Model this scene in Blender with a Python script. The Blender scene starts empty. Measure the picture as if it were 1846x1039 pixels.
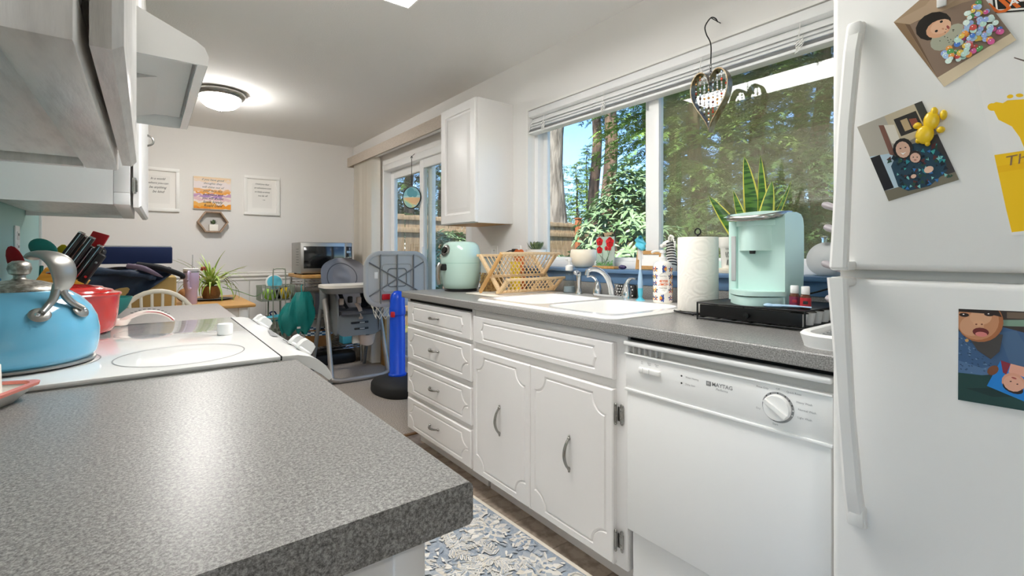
import bpy, bmesh, math, random
from mathutils import Vector, Matrix
from mathutils.geometry import tessellate_polygon
SC = bpy.context.scene
COL = SC.collection
R = math.radians
PI = math.pi
# ------------------------------------------------------------------ camera
FPX, HX, HY, CAMH, YAW = 862.0, 923.0, 456.0, 1.145, R(37.4)
cam = bpy.data.objects.new('camera', bpy.data.cameras.new('camera'))
COL.objects.link(cam)
cam.location = (0, 0, CAMH)
cam.rotation_euler = (R(90), 0, -YAW)
cam.data.sensor_width = 36
cam.data.lens = FPX * 36 / 1846
cam.data.shift_y = -(519.5 - HY) / 1846
cam.data.clip_start = .02
cam.data.clip_end = 300
SC.camera = cam
# ------------------------------------------------------------------ sky, sun, exposure
world = bpy.data.worlds.new('world'); SC.world = world
world.use_nodes = True
wn = world.node_tree.nodes; wl = world.node_tree.links
sky = wn.new('ShaderNodeTexSky'); sky.sky_type = 'NISHITA'
sky.sun_disc = False; sky.sun_elevation = R(48); sky.sun_rotation = R(250); sky.altitude = 3000; sky.dust_density = 0; sky.ozone_density = 5
wl.new(sky.outputs[0], wn['Background'].inputs[0])
wn['Background'].inputs[1].default_value = 0.2
sun = bpy.data.objects.new('sun', bpy.data.lights.new('sun', 'SUN')); COL.objects.link(sun)
sun.data.energy = 4.2; sun.data.angle = R(4); sun.data.color = (1, .95, .87)
sun.rotation_euler = Vector((.72, .42, -.86)).to_track_quat('-Z', 'Y').to_euler()
SC.view_settings.view_transform = 'Standard'
SC.view_settings.look = 'None'
SC.view_settings.gamma = 1
SC.view_settings.use_curve_mapping = False
SC.view_settings.exposure = 1.56
SC.cycles.use_denoising = True
SC.cycles.max_bounces = 14
SC.cycles.diffuse_bounces = 10
SC.cycles.transparent_max_bounces = 16
SC.cycles.caustics_reflective = False
SC.cycles.caustics_refractive = False
SC.cycles.sample_clamp_indirect = 6
LAMP_TUBE, LAMP_DOME = 8.5, 33.0

# ------------------------------------------------------------------ helpers
def ray(px, py):
    a = (px - HX) / FPX; b = (HY - py) / FPX
    s, c = math.sin(YAW), math.cos(YAW)
    return Vector((s + a * c, c - a * s, b))
def at(px, py, X=None, Y=None, Z=None):
    """where the sight line through a photo pixel meets a known wall, shelf or floor plane"""
    r = ray(px, py)
    t = X / r.x if X is not None else Y / r.y if Y is not None else (Z - CAMH) / r.z
    return Vector((r.x * t, r.y * t, CAMH + r.z * t))
def lin(h):
    if isinstance(h, str):
        h = h.lstrip('#'); h = [int(h[i:i + 2], 16) for i in (0, 2, 4)]
    o = []
    for c in h[:3]:
        c /= 255
        o.append(c / 12.92 if c <= .04045 else ((c + .055) / 1.055) ** 2.4)
    return (o[0], o[1], o[2], 1)
MATS = {}
def mat(name, col='#ffffff', rough=.5, metal=0, noise=None, bump=None, coat=0, trans=0, ior=1.45, emit=0, alpha=1, attr=False, sheen=0, spec=None, sss=0):
    m = bpy.data.materials.new(name); m.use_nodes = True
    nt = m.node_tree; b = nt.nodes['Principled BSDF']
    b.inputs['Base Color'].default_value = lin(col)
    b.inputs['Roughness'].default_value = rough
    b.inputs['Metallic'].default_value = metal
    b.inputs['Coat Weight'].default_value = coat
    b.inputs['Coat Roughness'].default_value = .08
    b.inputs['Transmission Weight'].default_value = trans
    b.inputs['IOR'].default_value = ior
    b.inputs['Alpha'].default_value = alpha
    b.inputs['Sheen Weight'].default_value = sheen
    if spec is not None: b.inputs['Specular IOR Level'].default_value = spec
    if emit:
        b.inputs['Emission Color'].default_value = lin(col); b.inputs['Emission Strength'].default_value = emit
    tc = nt.nodes.new('ShaderNodeTexCoord')
    src = None
    if attr:
        a = nt.nodes.new('ShaderNodeVertexColor'); a.layer_name = 'Col'
        src = a.outputs[0]
        nt.links.new(src, b.inputs['Base Color'])
    if noise:                                   # (second colour, scale, detail, lo, hi, stretch)
        c2, sc_, det, lo, hi = noise[:5]
        st = noise[5] if len(noise) > 5 else (1, 1, 1)
        mp = nt.nodes.new('ShaderNodeMapping'); mp.inputs['Scale'].default_value = st
        n = nt.nodes.new('ShaderNodeTexNoise'); n.inputs['Scale'].default_value = sc_; n.inputs['Detail'].default_value = det
        rp = nt.nodes.new('ShaderNodeMapRange'); rp.inputs[1].default_value = lo; rp.inputs[2].default_value = hi
        mx = nt.nodes.new('ShaderNodeMix'); mx.data_type = 'RGBA'
        nt.links.new(tc.outputs['Object'], mp.inputs[0]); nt.links.new(mp.outputs[0], n.inputs['Vector'])
        nt.links.new(n.outputs[0], rp.inputs[0]); nt.links.new(rp.outputs[0], mx.inputs[0])
        if src is None: mx.inputs[6].default_value = lin(col)
        else: nt.links.new(src, mx.inputs[6])
        mx.inputs[7].default_value = lin(c2)
        nt.links.new(mx.outputs[2], b.inputs['Base Color'])
    if bump:                                    # (scale, strength, distance, stretch)
        n = nt.nodes.new('ShaderNodeTexNoise'); n.inputs['Scale'].default_value = bump[0]; n.inputs['Detail'].default_value = 3
        bp = nt.nodes.new('ShaderNodeBump'); bp.inputs['Strength'].default_value = bump[1]; bp.inputs['Distance'].default_value = bump[2]
        mp = nt.nodes.new('ShaderNodeMapping')
        if len(bump) > 3: mp.inputs['Scale'].default_value = bump[3]
        nt.links.new(tc.outputs['Object'], mp.inputs[0]); nt.links.new(mp.outputs[0], n.inputs['Vector'])
        nt.links.new(n.outputs[0], bp.inputs['Height']); nt.links.new(bp.outputs[0], b.inputs['Normal'])
    MATS[name] = m
    return m
ORG = {}
class MB:
    def __init__(s): s.v = []; s.f = []; s.c = []
    def add(s, vs, fs, col=None):
        o = len(s.v); s.v += [Vector(v) for v in vs]
        for f in fs: s.f.append([i + o for i in f]); s.c.append(col)
        return s
    def box(s, x0, x1, y0, y1, z0, z1, col=None):
        vs = [(x, y, z) for z in (z0, z1) for y in (y0, y1) for x in (x0, x1)]
        return s.add(vs, [(0, 2, 3, 1), (4, 5, 7, 6), (0, 1, 5, 4), (2, 6, 7, 3), (0, 4, 6, 2), (1, 3, 7, 5)], col)
    def rbox(s, x0, x1, y0, y1, z0, z1, r=.003, seg=2, col=None, M=None):
        bm = bmesh.new(); bmesh.ops.create_cube(bm, size=1)
        for v in bm.verts:
            v.co = Vector(((x0 + x1) / 2 + v.co.x * (x1 - x0), (y0 + y1) / 2 + v.co.y * (y1 - y0), (z0 + z1) / 2 + v.co.z * (z1 - z0)))
        bmesh.ops.bevel(bm, geom=bm.edges[:], offset=min(r, .49 * min(abs(x1 - x0), abs(y1 - y0), abs(z1 - z0))), segments=seg, affect='EDGES', profile=.5)
        return s.bm(bm, col, M)
    def bm(s, bm, col=None, M=None):
        bm.verts.index_update()
        vs = [(M @ v.co) if M else v.co.copy() for v in bm.verts]
        fs = [[v.index for v in f.verts] for f in bm.faces]
        bm.free(); return s.add(vs, fs, col)
    def obox(s, c, size, M, r=0, seg=2, col=None):
        h = [d / 2 for d in size]; T = Matrix.Translation(Vector(c)) @ M.to_4x4()
        t = MB()
        if r: t.rbox(-h[0], h[0], -h[1], h[1], -h[2], h[2], r, seg)
        else: t.box(-h[0], h[0], -h[1], h[1], -h[2], h[2])
        return s.add([T @ v for v in t.v], t.f, col)
    def cyl(s, p0, p1, r0, r1=None, n=16, caps=True, col=None):
        p0, p1 = Vector(p0), Vector(p1); r1 = r0 if r1 is None else r1
        d = (p1 - p0).normalized(); a = d.orthogonal().normalized(); b = d.cross(a)
        vs = []
        for p, r in ((p0, r0), (p1, r1)):
            for i in range(n):
                t = 2 * PI * i / n; vs.append(p + (a * math.cos(t) + b * math.sin(t)) * r)
        fs = [(i, (i + 1) % n, n + (i + 1) % n, n + i) for i in range(n)]
        if caps: fs += [list(range(n))[::-1], list(range(n, 2 * n))]
        return s.add(vs, fs, col)
    def tube(s, pts, r, n=8, closed=False, col=None, flat=None, up=(0, 0, 1), caps=True, uvec=None):
        """round tube through points; r number or list; flat=(wide,thick) multipliers"""
        P = [Vector(p) for p in pts]; m = len(P); rs = r if isinstance(r, (list, tuple)) else [r] * m
        vs = []; prev = None
        for i in range(m):
            a = P[(i - 1) % m] if (closed or i > 0) else P[0]; b = P[(i + 1) % m] if (closed or i < m - 1) else P[-1]
            d = (b - a).normalized()
            if flat:
                u = Vector(up).cross(d) if uvec is None else uvec - d * uvec.dot(d)
                if u.length < 1e-4: u = d.orthogonal()
                u.normalize(); w = d.cross(u)
            else:
                u = d.orthogonal().normalized() if prev is None else (prev - d * prev.dot(d)).normalized(); w = d.cross(u); prev = u
            k1, k2 = flat if flat else (1, 1)
            for j in range(n):
                t = 2 * PI * j / n; vs.append(P[i] + (u * math.cos(t) * k1 + w * math.sin(t) * k2) * rs[i])
        fs = []
        for i in range(m if closed else m - 1):
            for j in range(n):
                a = i * n + j; b = i * n + (j + 1) % n; k = ((i + 1) % m) * n
                fs.append((a, b, k + (j + 1) % n, k + j))
        if not closed and caps: fs += [list(range(n))[::-1], [(m - 1) * n + j for j in range(n)]]
        return s.add(vs, fs, col)
    def lathe(s, prof, c=(0, 0, 0), n=32, col=None, sx=1, sy=1):
        c = Vector(c); vs = []; fs = []; m = len(prof)
        for r, z in prof:
            for j in range(n):
                t = 2 * PI * j / n; vs.append(c + Vector((r * math.cos(t) * sx, r * math.sin(t) * sy, z)))
        for i in range(m - 1):
            for j in range(n): fs.append((i * n + j, i * n + (j + 1) % n, (i + 1) * n + (j + 1) % n, (i + 1) * n + j))
        if prof[0][0] > 1e-5: fs.append(list(range(n))[::-1])
        if prof[-1][0] > 1e-5: fs.append([(m - 1) * n + j for j in range(n)])
        return s.add(vs, fs, col)
    def ell(s, c, r, n=16, m=8, M=None, col=None):
        if not hasattr(r, '__len__'): r = (r, r, r)
        c = Vector(c); vs = []; fs = []
        for i in range(m + 1):
            p = PI * i / m
            for j in range(n):
                t = 2 * PI * j / n
                v = Vector((r[0] * math.sin(p) * math.cos(t), r[1] * math.sin(p) * math.sin(t), r[2] * math.cos(p)))
                vs.append(c + ((M @ v) if M else v))
        for i in range(m):
            for j in range(n): fs.append(((i + 1) * n + j, (i + 1) * n + (j + 1) % n, i * n + (j + 1) % n, i * n + j))
        return s.add(vs, fs, col)
    def prism(s, poly, fn, d0, d1, col=None):
        """poly 2D outline; fn(u,v,d)->point"""
        n = len(poly)
        vs = [fn(u, v, d0) for u, v in poly] + [fn(u, v, d1) for u, v in poly]
        fs = [(i, (i + 1) % n, n + (i + 1) % n, n + i) for i in range(n)]
        for t in tessellate_polygon([[Vector((u, v, 0)) for u, v in poly]]):
            fs.append(tuple(t)); fs.append(tuple(n + i for i in t[::-1]))
        return s.add(vs, fs, col)
    def poly(s, pts, col=None):
        pts = [Vector(p) for p in pts]
        return s.add(pts, [list(range(len(pts)))], col)
    def grid(s, fn, nu, nv, cu=False, cv=False, col=None):
        vs = [fn(i / (nu if cu else nu - 1), j / (nv if cv else nv - 1)) for i in range(nu) for j in range(nv)]
        fs = []
        for i in range(nu if cu else nu - 1):
            for j in range(nv if cv else nv - 1):
                a = i * nv + j; b = i * nv + (j + 1) % nv; k = ((i + 1) % nu) * nv
                fs.append((a, k + j, k + (j + 1) % nv, b))
        return s.add(vs, fs, col)
    def xf(s, M, start=0):
        for i in range(start, len(s.v)): s.v[i] = M @ s.v[i]
        return s
    def mesh(s, name, m, off=Vector(), angle=40):
        me = bpy.data.meshes.new(name)
        me.from_pydata([v - off for v in s.v], [], s.f)
        b = bmesh.new(); b.from_mesh(me); bmesh.ops.recalc_face_normals(b, faces=b.faces[:]); b.to_mesh(me); b.free()
        if any(c is not None for c in s.c):
            ca = me.color_attributes.new('Col', 'FLOAT_COLOR', 'CORNER')
            cs = [lin(c) if c is not None else (1, 1, 1, 1) for c in s.c]; dat = []
            for p in me.polygons:
                for _ in p.loop_indices: dat += cs[p.index]
            ca.data.foreach_set('color', dat)
        if angle:
            me.polygons.foreach_set('use_smooth', [True] * len(me.polygons))
            me.set_sharp_from_angle(angle=R(angle))
        me.materials.append(MATS[m] if isinstance(m, str) else m)
        return me
    def build(s, name, m, parent=None, label=None, angle=40, kind=None):
        if parent is not None: off = ORG[parent]
        else:
            xs = [v.x for v in s.v]; ys = [v.y for v in s.v]; zs = [v.z for v in s.v]
            off = Vector(((min(xs) + max(xs)) / 2, (min(ys) + max(ys)) / 2, min(zs)))
        o = bpy.data.objects.new(name, s.mesh(name, m, off, angle)); COL.objects.link(o)
        if parent is not None: o.parent = parent
        else: o.location = off
        ORG[o] = off
        if label: o['label'] = label
        if kind: o['kind'] = kind
        return o
def tag(o, label, cat, group=None):
    o['label'] = label; o['category'] = cat
    if group: o['group'] = group
    return o
def thing(name, label, cat, loc=(0, 0, 0), rz=0, group=None, local=False):
    o = bpy.data.objects.new(name, None); COL.objects.link(o)
    o.empty_display_size = .05; o.location = loc; o.rotation_euler = (0, 0, rz)
    ORG[o] = Vector() if (local or rz) else Vector(loc)
    return tag(o, label, cat, group)
def struct(o): o['kind'] = 'structure'; return o
def ref(mesh_obj, name, parent, M):
    """another piece sharing an already built mesh"""
    o = bpy.data.objects.new(name, mesh_obj.data if not isinstance(mesh_obj, bpy.types.Mesh) else mesh_obj); COL.objects.link(o)
    o.parent = parent; o.matrix_local = M; ORG[o] = Vector(); return o
def copy_tree(o, parent=None):
    c = o.copy(); COL.objects.link(c); c.parent = parent
    for ch in list(o.children): copy_tree(ch, c)
    return c
def write(txt, size, origin, right, up, m, parent, name='lettering', shear=0, align='CENTER', lift=.0005, bold=0, space=1, extrude=0):
    """words set flat on a surface spanned by right/up"""
    cu = bpy.data.curves.new('t', 'FONT'); cu.body = txt; cu.size = size; cu.align_x = align; cu.align_y = 'CENTER'
    cu.shear = shear; cu.resolution_u = 2; cu.offset = bold; cu.space_character = space; cu.extrude = extrude
    t = bpy.data.objects.new('t', cu); COL.objects.link(t)
    bpy.context.view_layer.update()
    me = bpy.data.meshes.new_from_object(t.evaluated_get(bpy.context.evaluated_depsgraph_get()))
    bpy.data.objects.remove(t); bpy.data.curves.remove(cu)
    r = Vector(right).normalized(); u = Vector(up).normalized(); n = r.cross(u)
    off = ORG[parent]
    org = Vector(origin) + n * lift - off
    for v in me.vertices: v.co = org + r * v.co.x + u * v.co.y + n * v.co.z
    me.materials.clear(); me.materials.append(MATS[m])
    o = bpy.data.objects.new(name, me); COL.objects.link(o); o.parent = parent; ORG[o] = off
    return o
def arc(c, r, a0, a1, n, ax=(1, 0, 0), ay=(0, 0, 1)):
    c, ax, ay = Vector(c), Vector(ax), Vector(ay)
    return [c + ax * r * math.cos(R(a0 + (a1 - a0) * i / n)) + ay * r * math.sin(R(a0 + (a1 - a0) * i / n)) for i in range(n + 1)]
def bez(pts, n=12):
    """smooth path through points (Catmull-Rom)"""
    P = [Vector(p) for p in pts]; P = [P[0] * 2 - P[1]] + P + [P[-1] * 2 - P[-2]]; o = []
    for i in range(1, len(P) - 2):
        for k in range(n):
            t = k / n
            o.append(.5 * ((2 * P[i]) + (P[i + 1] - P[i - 1]) * t + (2 * P[i - 1] - 5 * P[i] + 4 * P[i + 1] - P[i + 2]) * t * t + (3 * P[i] - P[i - 1] - 3 * P[i + 1] + P[i + 2]) * t ** 3))
    o.append(P[-2]); return o
rnd = random.Random(7)
# ------------------------------------------------------------------ materials
mat('wall_paint', '#e9e7e4', .85, bump=(220, .12, .002))
mat('ceiling_paint', '#ecebe9', .9, bump=(120, .35, .004))
mat('teal_paint', '#a9cfcb', .6, bump=(200, .1, .001))
mat('trim_white', '#eceae6', .45)
mat('cabinet_white', '#ebe9e7', .38, bump=(60, .05, .001, (1, 1, .2)))
mat('cabinet_old', '#e3e0dc', .30, noise=('#cfccc8', 14, 4, .45, .75, (6, 1, 1)), bump=(30, .25, .002, (8, 1, 1)))
mat('cabinet_edge', '#c9c3ba', .6)
mat('dark_gap', '#17130f', .9)
mat('appliance', '#ececea', .22, coat=.3)
mat('appliance_grey', '#d2d1ce', .35)
mat('appliance_shade', '#bdbbb6', .5)
mat('fridge_white', '#e6e5e2', .34, bump=(500, .12, .0006))
mat('porcelain', '#f4f3ef', .12, coat=.5)
mat('glass_white', '#f3f3f1', .06, coat=.6)
mat('ink', '#2a2a2a', .6)
mat('ink_grey', '#8d8d8d', .6)
mat('chrome', '#d8dadc', .12, 1)
mat('nickel', '#a3a19c', .26, 1)
mat('steel', '#a8a6a1', .36, 1, bump=(40, .1, .001, (1, 1, 30)))
mat('pewter', '#8f8a80', .42, 1, noise=('#d4d0c8', 120, 3, .4, .7))
mat('black_metal', '#131313', .35, .3)
mat('black_plastic', '#1a1a1b', .38)
mat('rubber', '#232323', .7)
mat('white_plastic', '#efeeeb', .35)
mat('vinyl', '#f1f1f0', .3)
mat('mint', '#bddacf', .22, coat=.3)
mat('mint_matte', '#c2dfd7', .38)
mat('mint_dark', '#8fb9ab', .4)
mat('bamboo', '#e2c79f', .5, noise=('#d3b07f', 60, 3, .4, .7, (1, 1, 8)))
mat('bamboo_dark', '#d3a668', .5)
mat('wood_top', '#d0a15f', .45, noise=('#b98543', 12, 5, .4, .65, (1, 8, 1)))
mat('wood_block', '#dfa23d', .42, noise=('#c98a2a', 30, 3, .4, .7, (1, 1, 6)))
mat('sill_blue', '#5b7ca0', .35)
mat('towel', '#f3ede2', .95, bump=(90, .6, .003))
mat('cloth_grey', '#8b8a8f', .95, bump=(160, .35, .002), sheen=.2)
mat('cloth_dark', '#5d5d63', .95, bump=(160, .35, .002))
mat('plastic_grey', '#7b7d7e', .45)
mat('plastic_midgrey', '#7d7f80', .4)
mat('plastic_lightgrey', '#b7b8b7', .5)
mat('tray_cream', '#ece6da', .4)
mat('metal_grey', '#a9a6a2', .38, .6)
mat('blue_plastic', '#1350d8', .3)
mat('red_plastic', '#c8202c', .35)
mat('kettle_blue', '#6fbde0', .14, coat=.6)
mat('red_enamel', '#c61f1b', .16, coat=.6, noise=('#9a1412', 5, 2, .45, .75))
mat('teal_silicone', '#2f8f87', .5)
mat('yellow_silicone', '#e6c41b', .5)
mat('red_silicone', '#b81f28', .5)
mat('orange_silicone', '#dd6a1e', .5)
mat('lavender', '#c9b6d3', .35)
mat('cream_paint', '#eee5d3', .4)
mat('navy', '#1c2c55', .8, bump=(250, .3, .001))
mat('navy_cloth', '#1d2a3f', .6, noise=('#2d4157', 8, 4, .4, .7), bump=(18, .5, .01))
mat('dusk_cloth', '#6d5f70', .8, bump=(60, .4, .004))
mat('black_cloth', '#14161d', .7, bump=(40, .4, .004))
mat('tan_fabric', '#b79a5f', .85, bump=(220, .3, .001))
mat('teal_film', '#208480', .25, bump=(25, .5, .01))
mat('sage_metal', '#8f9888', .45)
mat('clear', '#ffffff', .03, trans=1, ior=1.2)
mat('clear_plastic', '#f4f6f6', .08, trans=.9, ior=1.25)
mat('water', '#e6eef2', .03, trans=1, ior=1.33)
mat('smoke_glass', '#2b2b2c', .08, coat=.5)
mat('nuts', '#c79a55', .6, noise=('#8f5f2b', 60, 3, .4, .6))
mat('ceramic', '#f3efe6', .25, coat=.2)
mat('ceramic_cream', '#efe4cf', .35)
mat('soil', '#33261c', .95, bump=(120, 1, .01))
mat('print', '#ffffff', .35, attr=True)
mat('print_matte', '#ffffff', .8, attr=True)
mat('paper', '#f2f0ec', .8)
mat('kraft', '#c79a63', .75, noise=('#b6874f', 40, 3, .4, .7))
mat('sky_silicone', '#58bfd6', .4)
mat('pale_blue', '#a9c6df', .4)
mat('purple_stone', '#34294f', .25, noise=('#5d4c86', 40, 3, .45, .7))
mat('orange_cloth', '#c65f24', .6)
mat('lilac_grey', '#a7a0a3', .35)
mat('aged_brass', '#6d5a3c', .4, .8, noise=('#8d8474', 40, 3, .4, .7))
mat('beads', '#b9b4ae', .15, .6, attr=True)
mat('wicker', '#a4713d', .7, bump=(120, .8, .006, (1, 1, 3)))
mat('amber', '#5f3117', .2, coat=.3)
mat('bottle_red', '#b5232b', .3)
mat('bottle_wine', '#7b2a46', .3)
mat('blinds', '#eeeeee', .5)
mat('vane', '#e3ddd2', .75)
mat('valance', '#cbbfb2', .9, noise=('#b9ada0', 40, 4, .4, .7, (1, 1, 8)))
mat('leaf_dark', '#3f6b3b', .35, noise=('#5d8a48', 6, 3, .4, .65))
mat('leaf_snake', '#4f7a2e', .4, noise=('#28501e', 16, 2, .48, .56, (.6, .6, 5)))
mat('leaf_snake_rim', '#c9c552', .45)
mat('leaf_spider', '#93b04a', .5, noise=('#d6dc98', 14, 2, .5, .6))
mat('leaf_succ', '#44583f', .5, noise=('#7b8a5b', 30, 2, .45, .7))
mat('flower_red', '#a52a35', .6)
mat('bark', '#8d8075', .95, noise=('#5d5249', 9, 6, .42, .62, (1, 1, .18)), bump=(14, 1, .06, (1, 1, .2)))
mat('bark_dark', '#7d6353', .95, noise=('#4c3c33', 9, 6, .42, .62, (1, 1, .18)), bump=(14, 1, .05, (1, 1, .2)))
mat('fir', '#86a24e', .7, noise=('#557538', 1.4, 4, .4, .62))
mat('fir_light', '#86a04a', .75, noise=('#5f8038', 1.2, 4, .4, .62))
mat('fir_dark', '#5f7a40', .8, noise=('#3a522b', 1.4, 4, .4, .62))
mat('far_leaf', '#a3b766', .8, noise=('#7e9a4e', .9, 4, .4, .62))
mat('bush_leaf', '#93a67c', .28, noise=('#5f7c52', 4, 3, .4, .65))
mat('fence_wood', '#a4896b', .9, noise=('#7c644c', 9, 5, .4, .65, (6, 6, .5)), bump=(30, .4, .004, (6, 6, .4)))
mat('fence_post', '#a2603a', .85, noise=('#7f4527', 9, 5, .4, .65, (6, 6, .5)))
mat('grass', '#6f7a3d', .95, noise=('#8a7a55', 3, 6, .4, .6), bump=(60, 1, .03))
mat('patio', '#a39d93', .9, noise=('#8a847a', 20, 4, .4, .6))
mat('carpet', '#ddd2c6', 1, noise=('#9c9084', 200, 3, .42, .58), bump=(300, 1, .01))
mat('tile', '#a59687', .45, noise=('#84766a', 26, 6, .42, .62), bump=(60, .1, .001))
mat('grout', '#4c423a', .9)
mat('rug_blue', '#a5aeb8', 1, noise=('#929eac', 60, 3, .4, .6), bump=(400, .5, .002))
mat('rug_print', '#d9d6d0', 1, attr=True, bump=(400, .5, .002))
mat('rug_edge', '#ded6c8', 1)
mat('lime', '#9ccf3c', .4)
mat('taupe_wood', '#ab9079', .6, noise=('#957a63', 30, 3, .4, .7))
mat('shelf_back', '#d3d0cc', .8)
mat('coral', '#ef8d7c', .25, coat=.3)
mat('leather_tan', '#8b6a48', .6)
mat('silicone_beige', '#c4b1a3', .45)
mat('net', '#efe9dc', .8)
mat('skin_shade', '#000000', .5)
mat('yellow_paint', '#f0c81e', .35, coat=.3)
mat('screen_black', '#0d0f11', .1, coat=.5)
mat('lamp_glass', '#fffcf8', .4, emit=LAMP_DOME)
mat('lamp_diffuser', '#fffdfa', .5, emit=LAMP_TUBE)
def speckle(name, dark, mid, light, rough):
    m = mat(name, mid, rough); nt = m.node_tree; b = nt.nodes['Principled BSDF']; tc = nt.nodes['Texture Coordinate']
    n = nt.nodes.new('ShaderNodeTexNoise'); n.inputs['Scale'].default_value = 300; n.inputs['Detail'].default_value = 2; n.inputs['Roughness'].default_value = .7
    n2 = nt.nodes.new('ShaderNodeTexNoise'); n2.inputs['Scale'].default_value = 900; n2.inputs['Detail'].default_value = 1
    b.inputs['Specular IOR Level'].default_value = .75
    cr = nt.nodes.new('ShaderNodeValToRGB'); e = cr.color_ramp.elements
    e[0].position = .36; e[0].color = lin(dark); e[1].position = .64; e[1].color = lin(light)
    k = e.new(.49); k.color = lin(mid)
    mx = nt.nodes.new('ShaderNodeMix'); mx.data_type = 'FLOAT'; mx.inputs[0].default_value = .35
    nt.links.new(tc.outputs['Object'], n.inputs['Vector']); nt.links.new(tc.outputs['Object'], n2.inputs['Vector'])
    nt.links.new(n.outputs[0], mx.inputs[2]); nt.links.new(n2.outputs[0], mx.inputs[3])
    nt.links.new(mx.outputs[0], cr.inputs[0]); nt.links.new(cr.outputs[0], b.inputs['Base Color'])
    return m
speckle('laminate', '#555351', '#82807d', '#afadaa', .34)
speckle('laminate_far', '#7a736f', '#8b847f', '#9c9691', .36)
def pane(name, tint='#ffffff', haze=None, mix=0):
    m = bpy.data.materials.new(name); m.use_nodes = True; nt = m.node_tree; nt.nodes.clear()
    out = nt.nodes.new('ShaderNodeOutputMaterial'); tr = nt.nodes.new('ShaderNodeBsdfTransparent'); tr.inputs[0].default_value = lin(tint)
    gl = nt.nodes.new('ShaderNodeBsdfGlossy'); gl.inputs['Roughness'].default_value = .0
    fr = nt.nodes.new('ShaderNodeFresnel'); ge = nt.nodes.new('ShaderNodeNewGeometry'); ir = nt.nodes.new('ShaderNodeMapRange'); ir.inputs[3].default_value = 1.5; ir.inputs[4].default_value = 1 / 1.5
    nt.links.new(ge.outputs['Backfacing'], ir.inputs[0]); nt.links.new(ir.outputs[0], fr.inputs[0])
    ms = nt.nodes.new('ShaderNodeMixShader')
    nt.links.new(fr.outputs[0], ms.inputs[0]); nt.links.new(tr.outputs[0], ms.inputs[1]); nt.links.new(gl.outputs[0], ms.inputs[2])
    if haze:
        df = nt.nodes.new('ShaderNodeBsdfDiffuse'); df.inputs[0].default_value = lin(haze)
        m2 = nt.nodes.new('ShaderNodeMixShader'); m2.inputs[0].default_value = mix
        nt.links.new(ms.outputs[0], m2.inputs[1]); nt.links.new(df.outputs[0], m2.inputs[2]); ms = m2
    nt.links.new(ms.outputs[0], out.inputs[0]); MATS[name] = m
pane('window_glass', '#f6faf8')
pane('thin_clear', '#eef3f3')
def mesh_cloth(name, col, cover):
    m = bpy.data.materials.new(name); m.use_nodes = True; nt = m.node_tree; nt.nodes.clear()
    out = nt.nodes.new('ShaderNodeOutputMaterial'); tr = nt.nodes.new('ShaderNodeBsdfTransparent')
    df = nt.nodes.new('ShaderNodeBsdfDiffuse'); df.inputs[0].default_value = lin(col)
    ms = nt.nodes.new('ShaderNodeMixShader'); ms.inputs[0].default_value = cover
    nt.links.new(tr.outputs[0], ms.inputs[1]); nt.links.new(df.outputs[0], ms.inputs[2]); nt.links.new(ms.outputs[0], out.inputs[0]); MATS[name] = m
mesh_cloth('insect_screen', '#b8a988', .27)
# ================================================================== THE ROOM
WX, FY, CZ = 1.93, 5.59, 2.38           # window wall, far wall, ceiling
def wall(name, boxes, m='wall_paint'):
    mb = MB()
    for b in boxes: mb.box(*b)
    return struct(mb.build(name, m, angle=0))
wall('wall_right', [(WX, 2.08, -3, .25, 0, CZ), (WX, 2.08, .25, 2.37, 0, 1.045), (WX, 2.08, .25, 2.37, 2.06, CZ), (WX, 2.08, 2.37, 3.02, 0, CZ),
                    (WX, 2.08, 3.02, 4.75, 2.04, CZ), (WX, 2.08, 4.75, FY + .12, 0, CZ)])
wfar = wall('wall_far', [(-2.62, 2.08, FY, FY + .12, 0, CZ)])
wleft = wall('wall_left', [(-.475, -.375, .38, 2.93, 0, CZ)], 'teal_paint')
wall('wall_dining', [(-2.62, -.475, 2.81, 2.93, 0, CZ), (-2.62, -2.5, 2.93, FY, 0, CZ)])
wall('wall_living', [(-4, -.475, .38, .5, 0, CZ), (-4.12, -4, -3, -2.5, 0, CZ), (-4.12, -4, .15, .5, 0, CZ), (-4.12, -4, -2.5, .15, 0, .4), (-4.12, -4, -2.5, .15, 2.2, CZ)])
wall('wall_back', [(-4.12, 2.08, -3.12, -3, 0, CZ)])
struct(MB().box(-4.12, 2.4, -3.12, FY + .12, CZ, CZ + .12).build('ceiling', 'ceiling_paint', angle=0))
floor = struct(MB().box(-4.12, 2.08, -3.12, FY + .12, -.1, -.006).build('floor', 'grout', angle=0))
struct(MB().box(-2.5, WX, 2.78, FY, -.006, .004).build('carpet', 'carpet', angle=0))
struct(MB().box(-4, -.0, -3, .38, -.006, .004).build('carpet', 'carpet', angle=0))
struct(MB().rbox(.28, WX, 2.765, 2.79, -.004, .009, .003).build('trim_1', 'leather_tan'))
# vinyl tiles of the kitchen floor, each its own piece
tile = None; TS = .232
for i in range(8):
    for j in range(15):
        x = .01 + i * TS; y = 2.765 - (j + 1) * TS
        if x > 1.75: continue
        if tile is None:
            tile = MB().rbox(x + .001, x + TS - .001, y + .001, y + TS - .001, -.006, 0, .0015, 1).build('tile', 'tile', floor)
            t0 = (x, y)
        else:
            ref(tile, 'tile', floor, Matrix.Translation((x - t0[0], y - t0[1], rnd.uniform(-.0004, .0004))))
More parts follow.
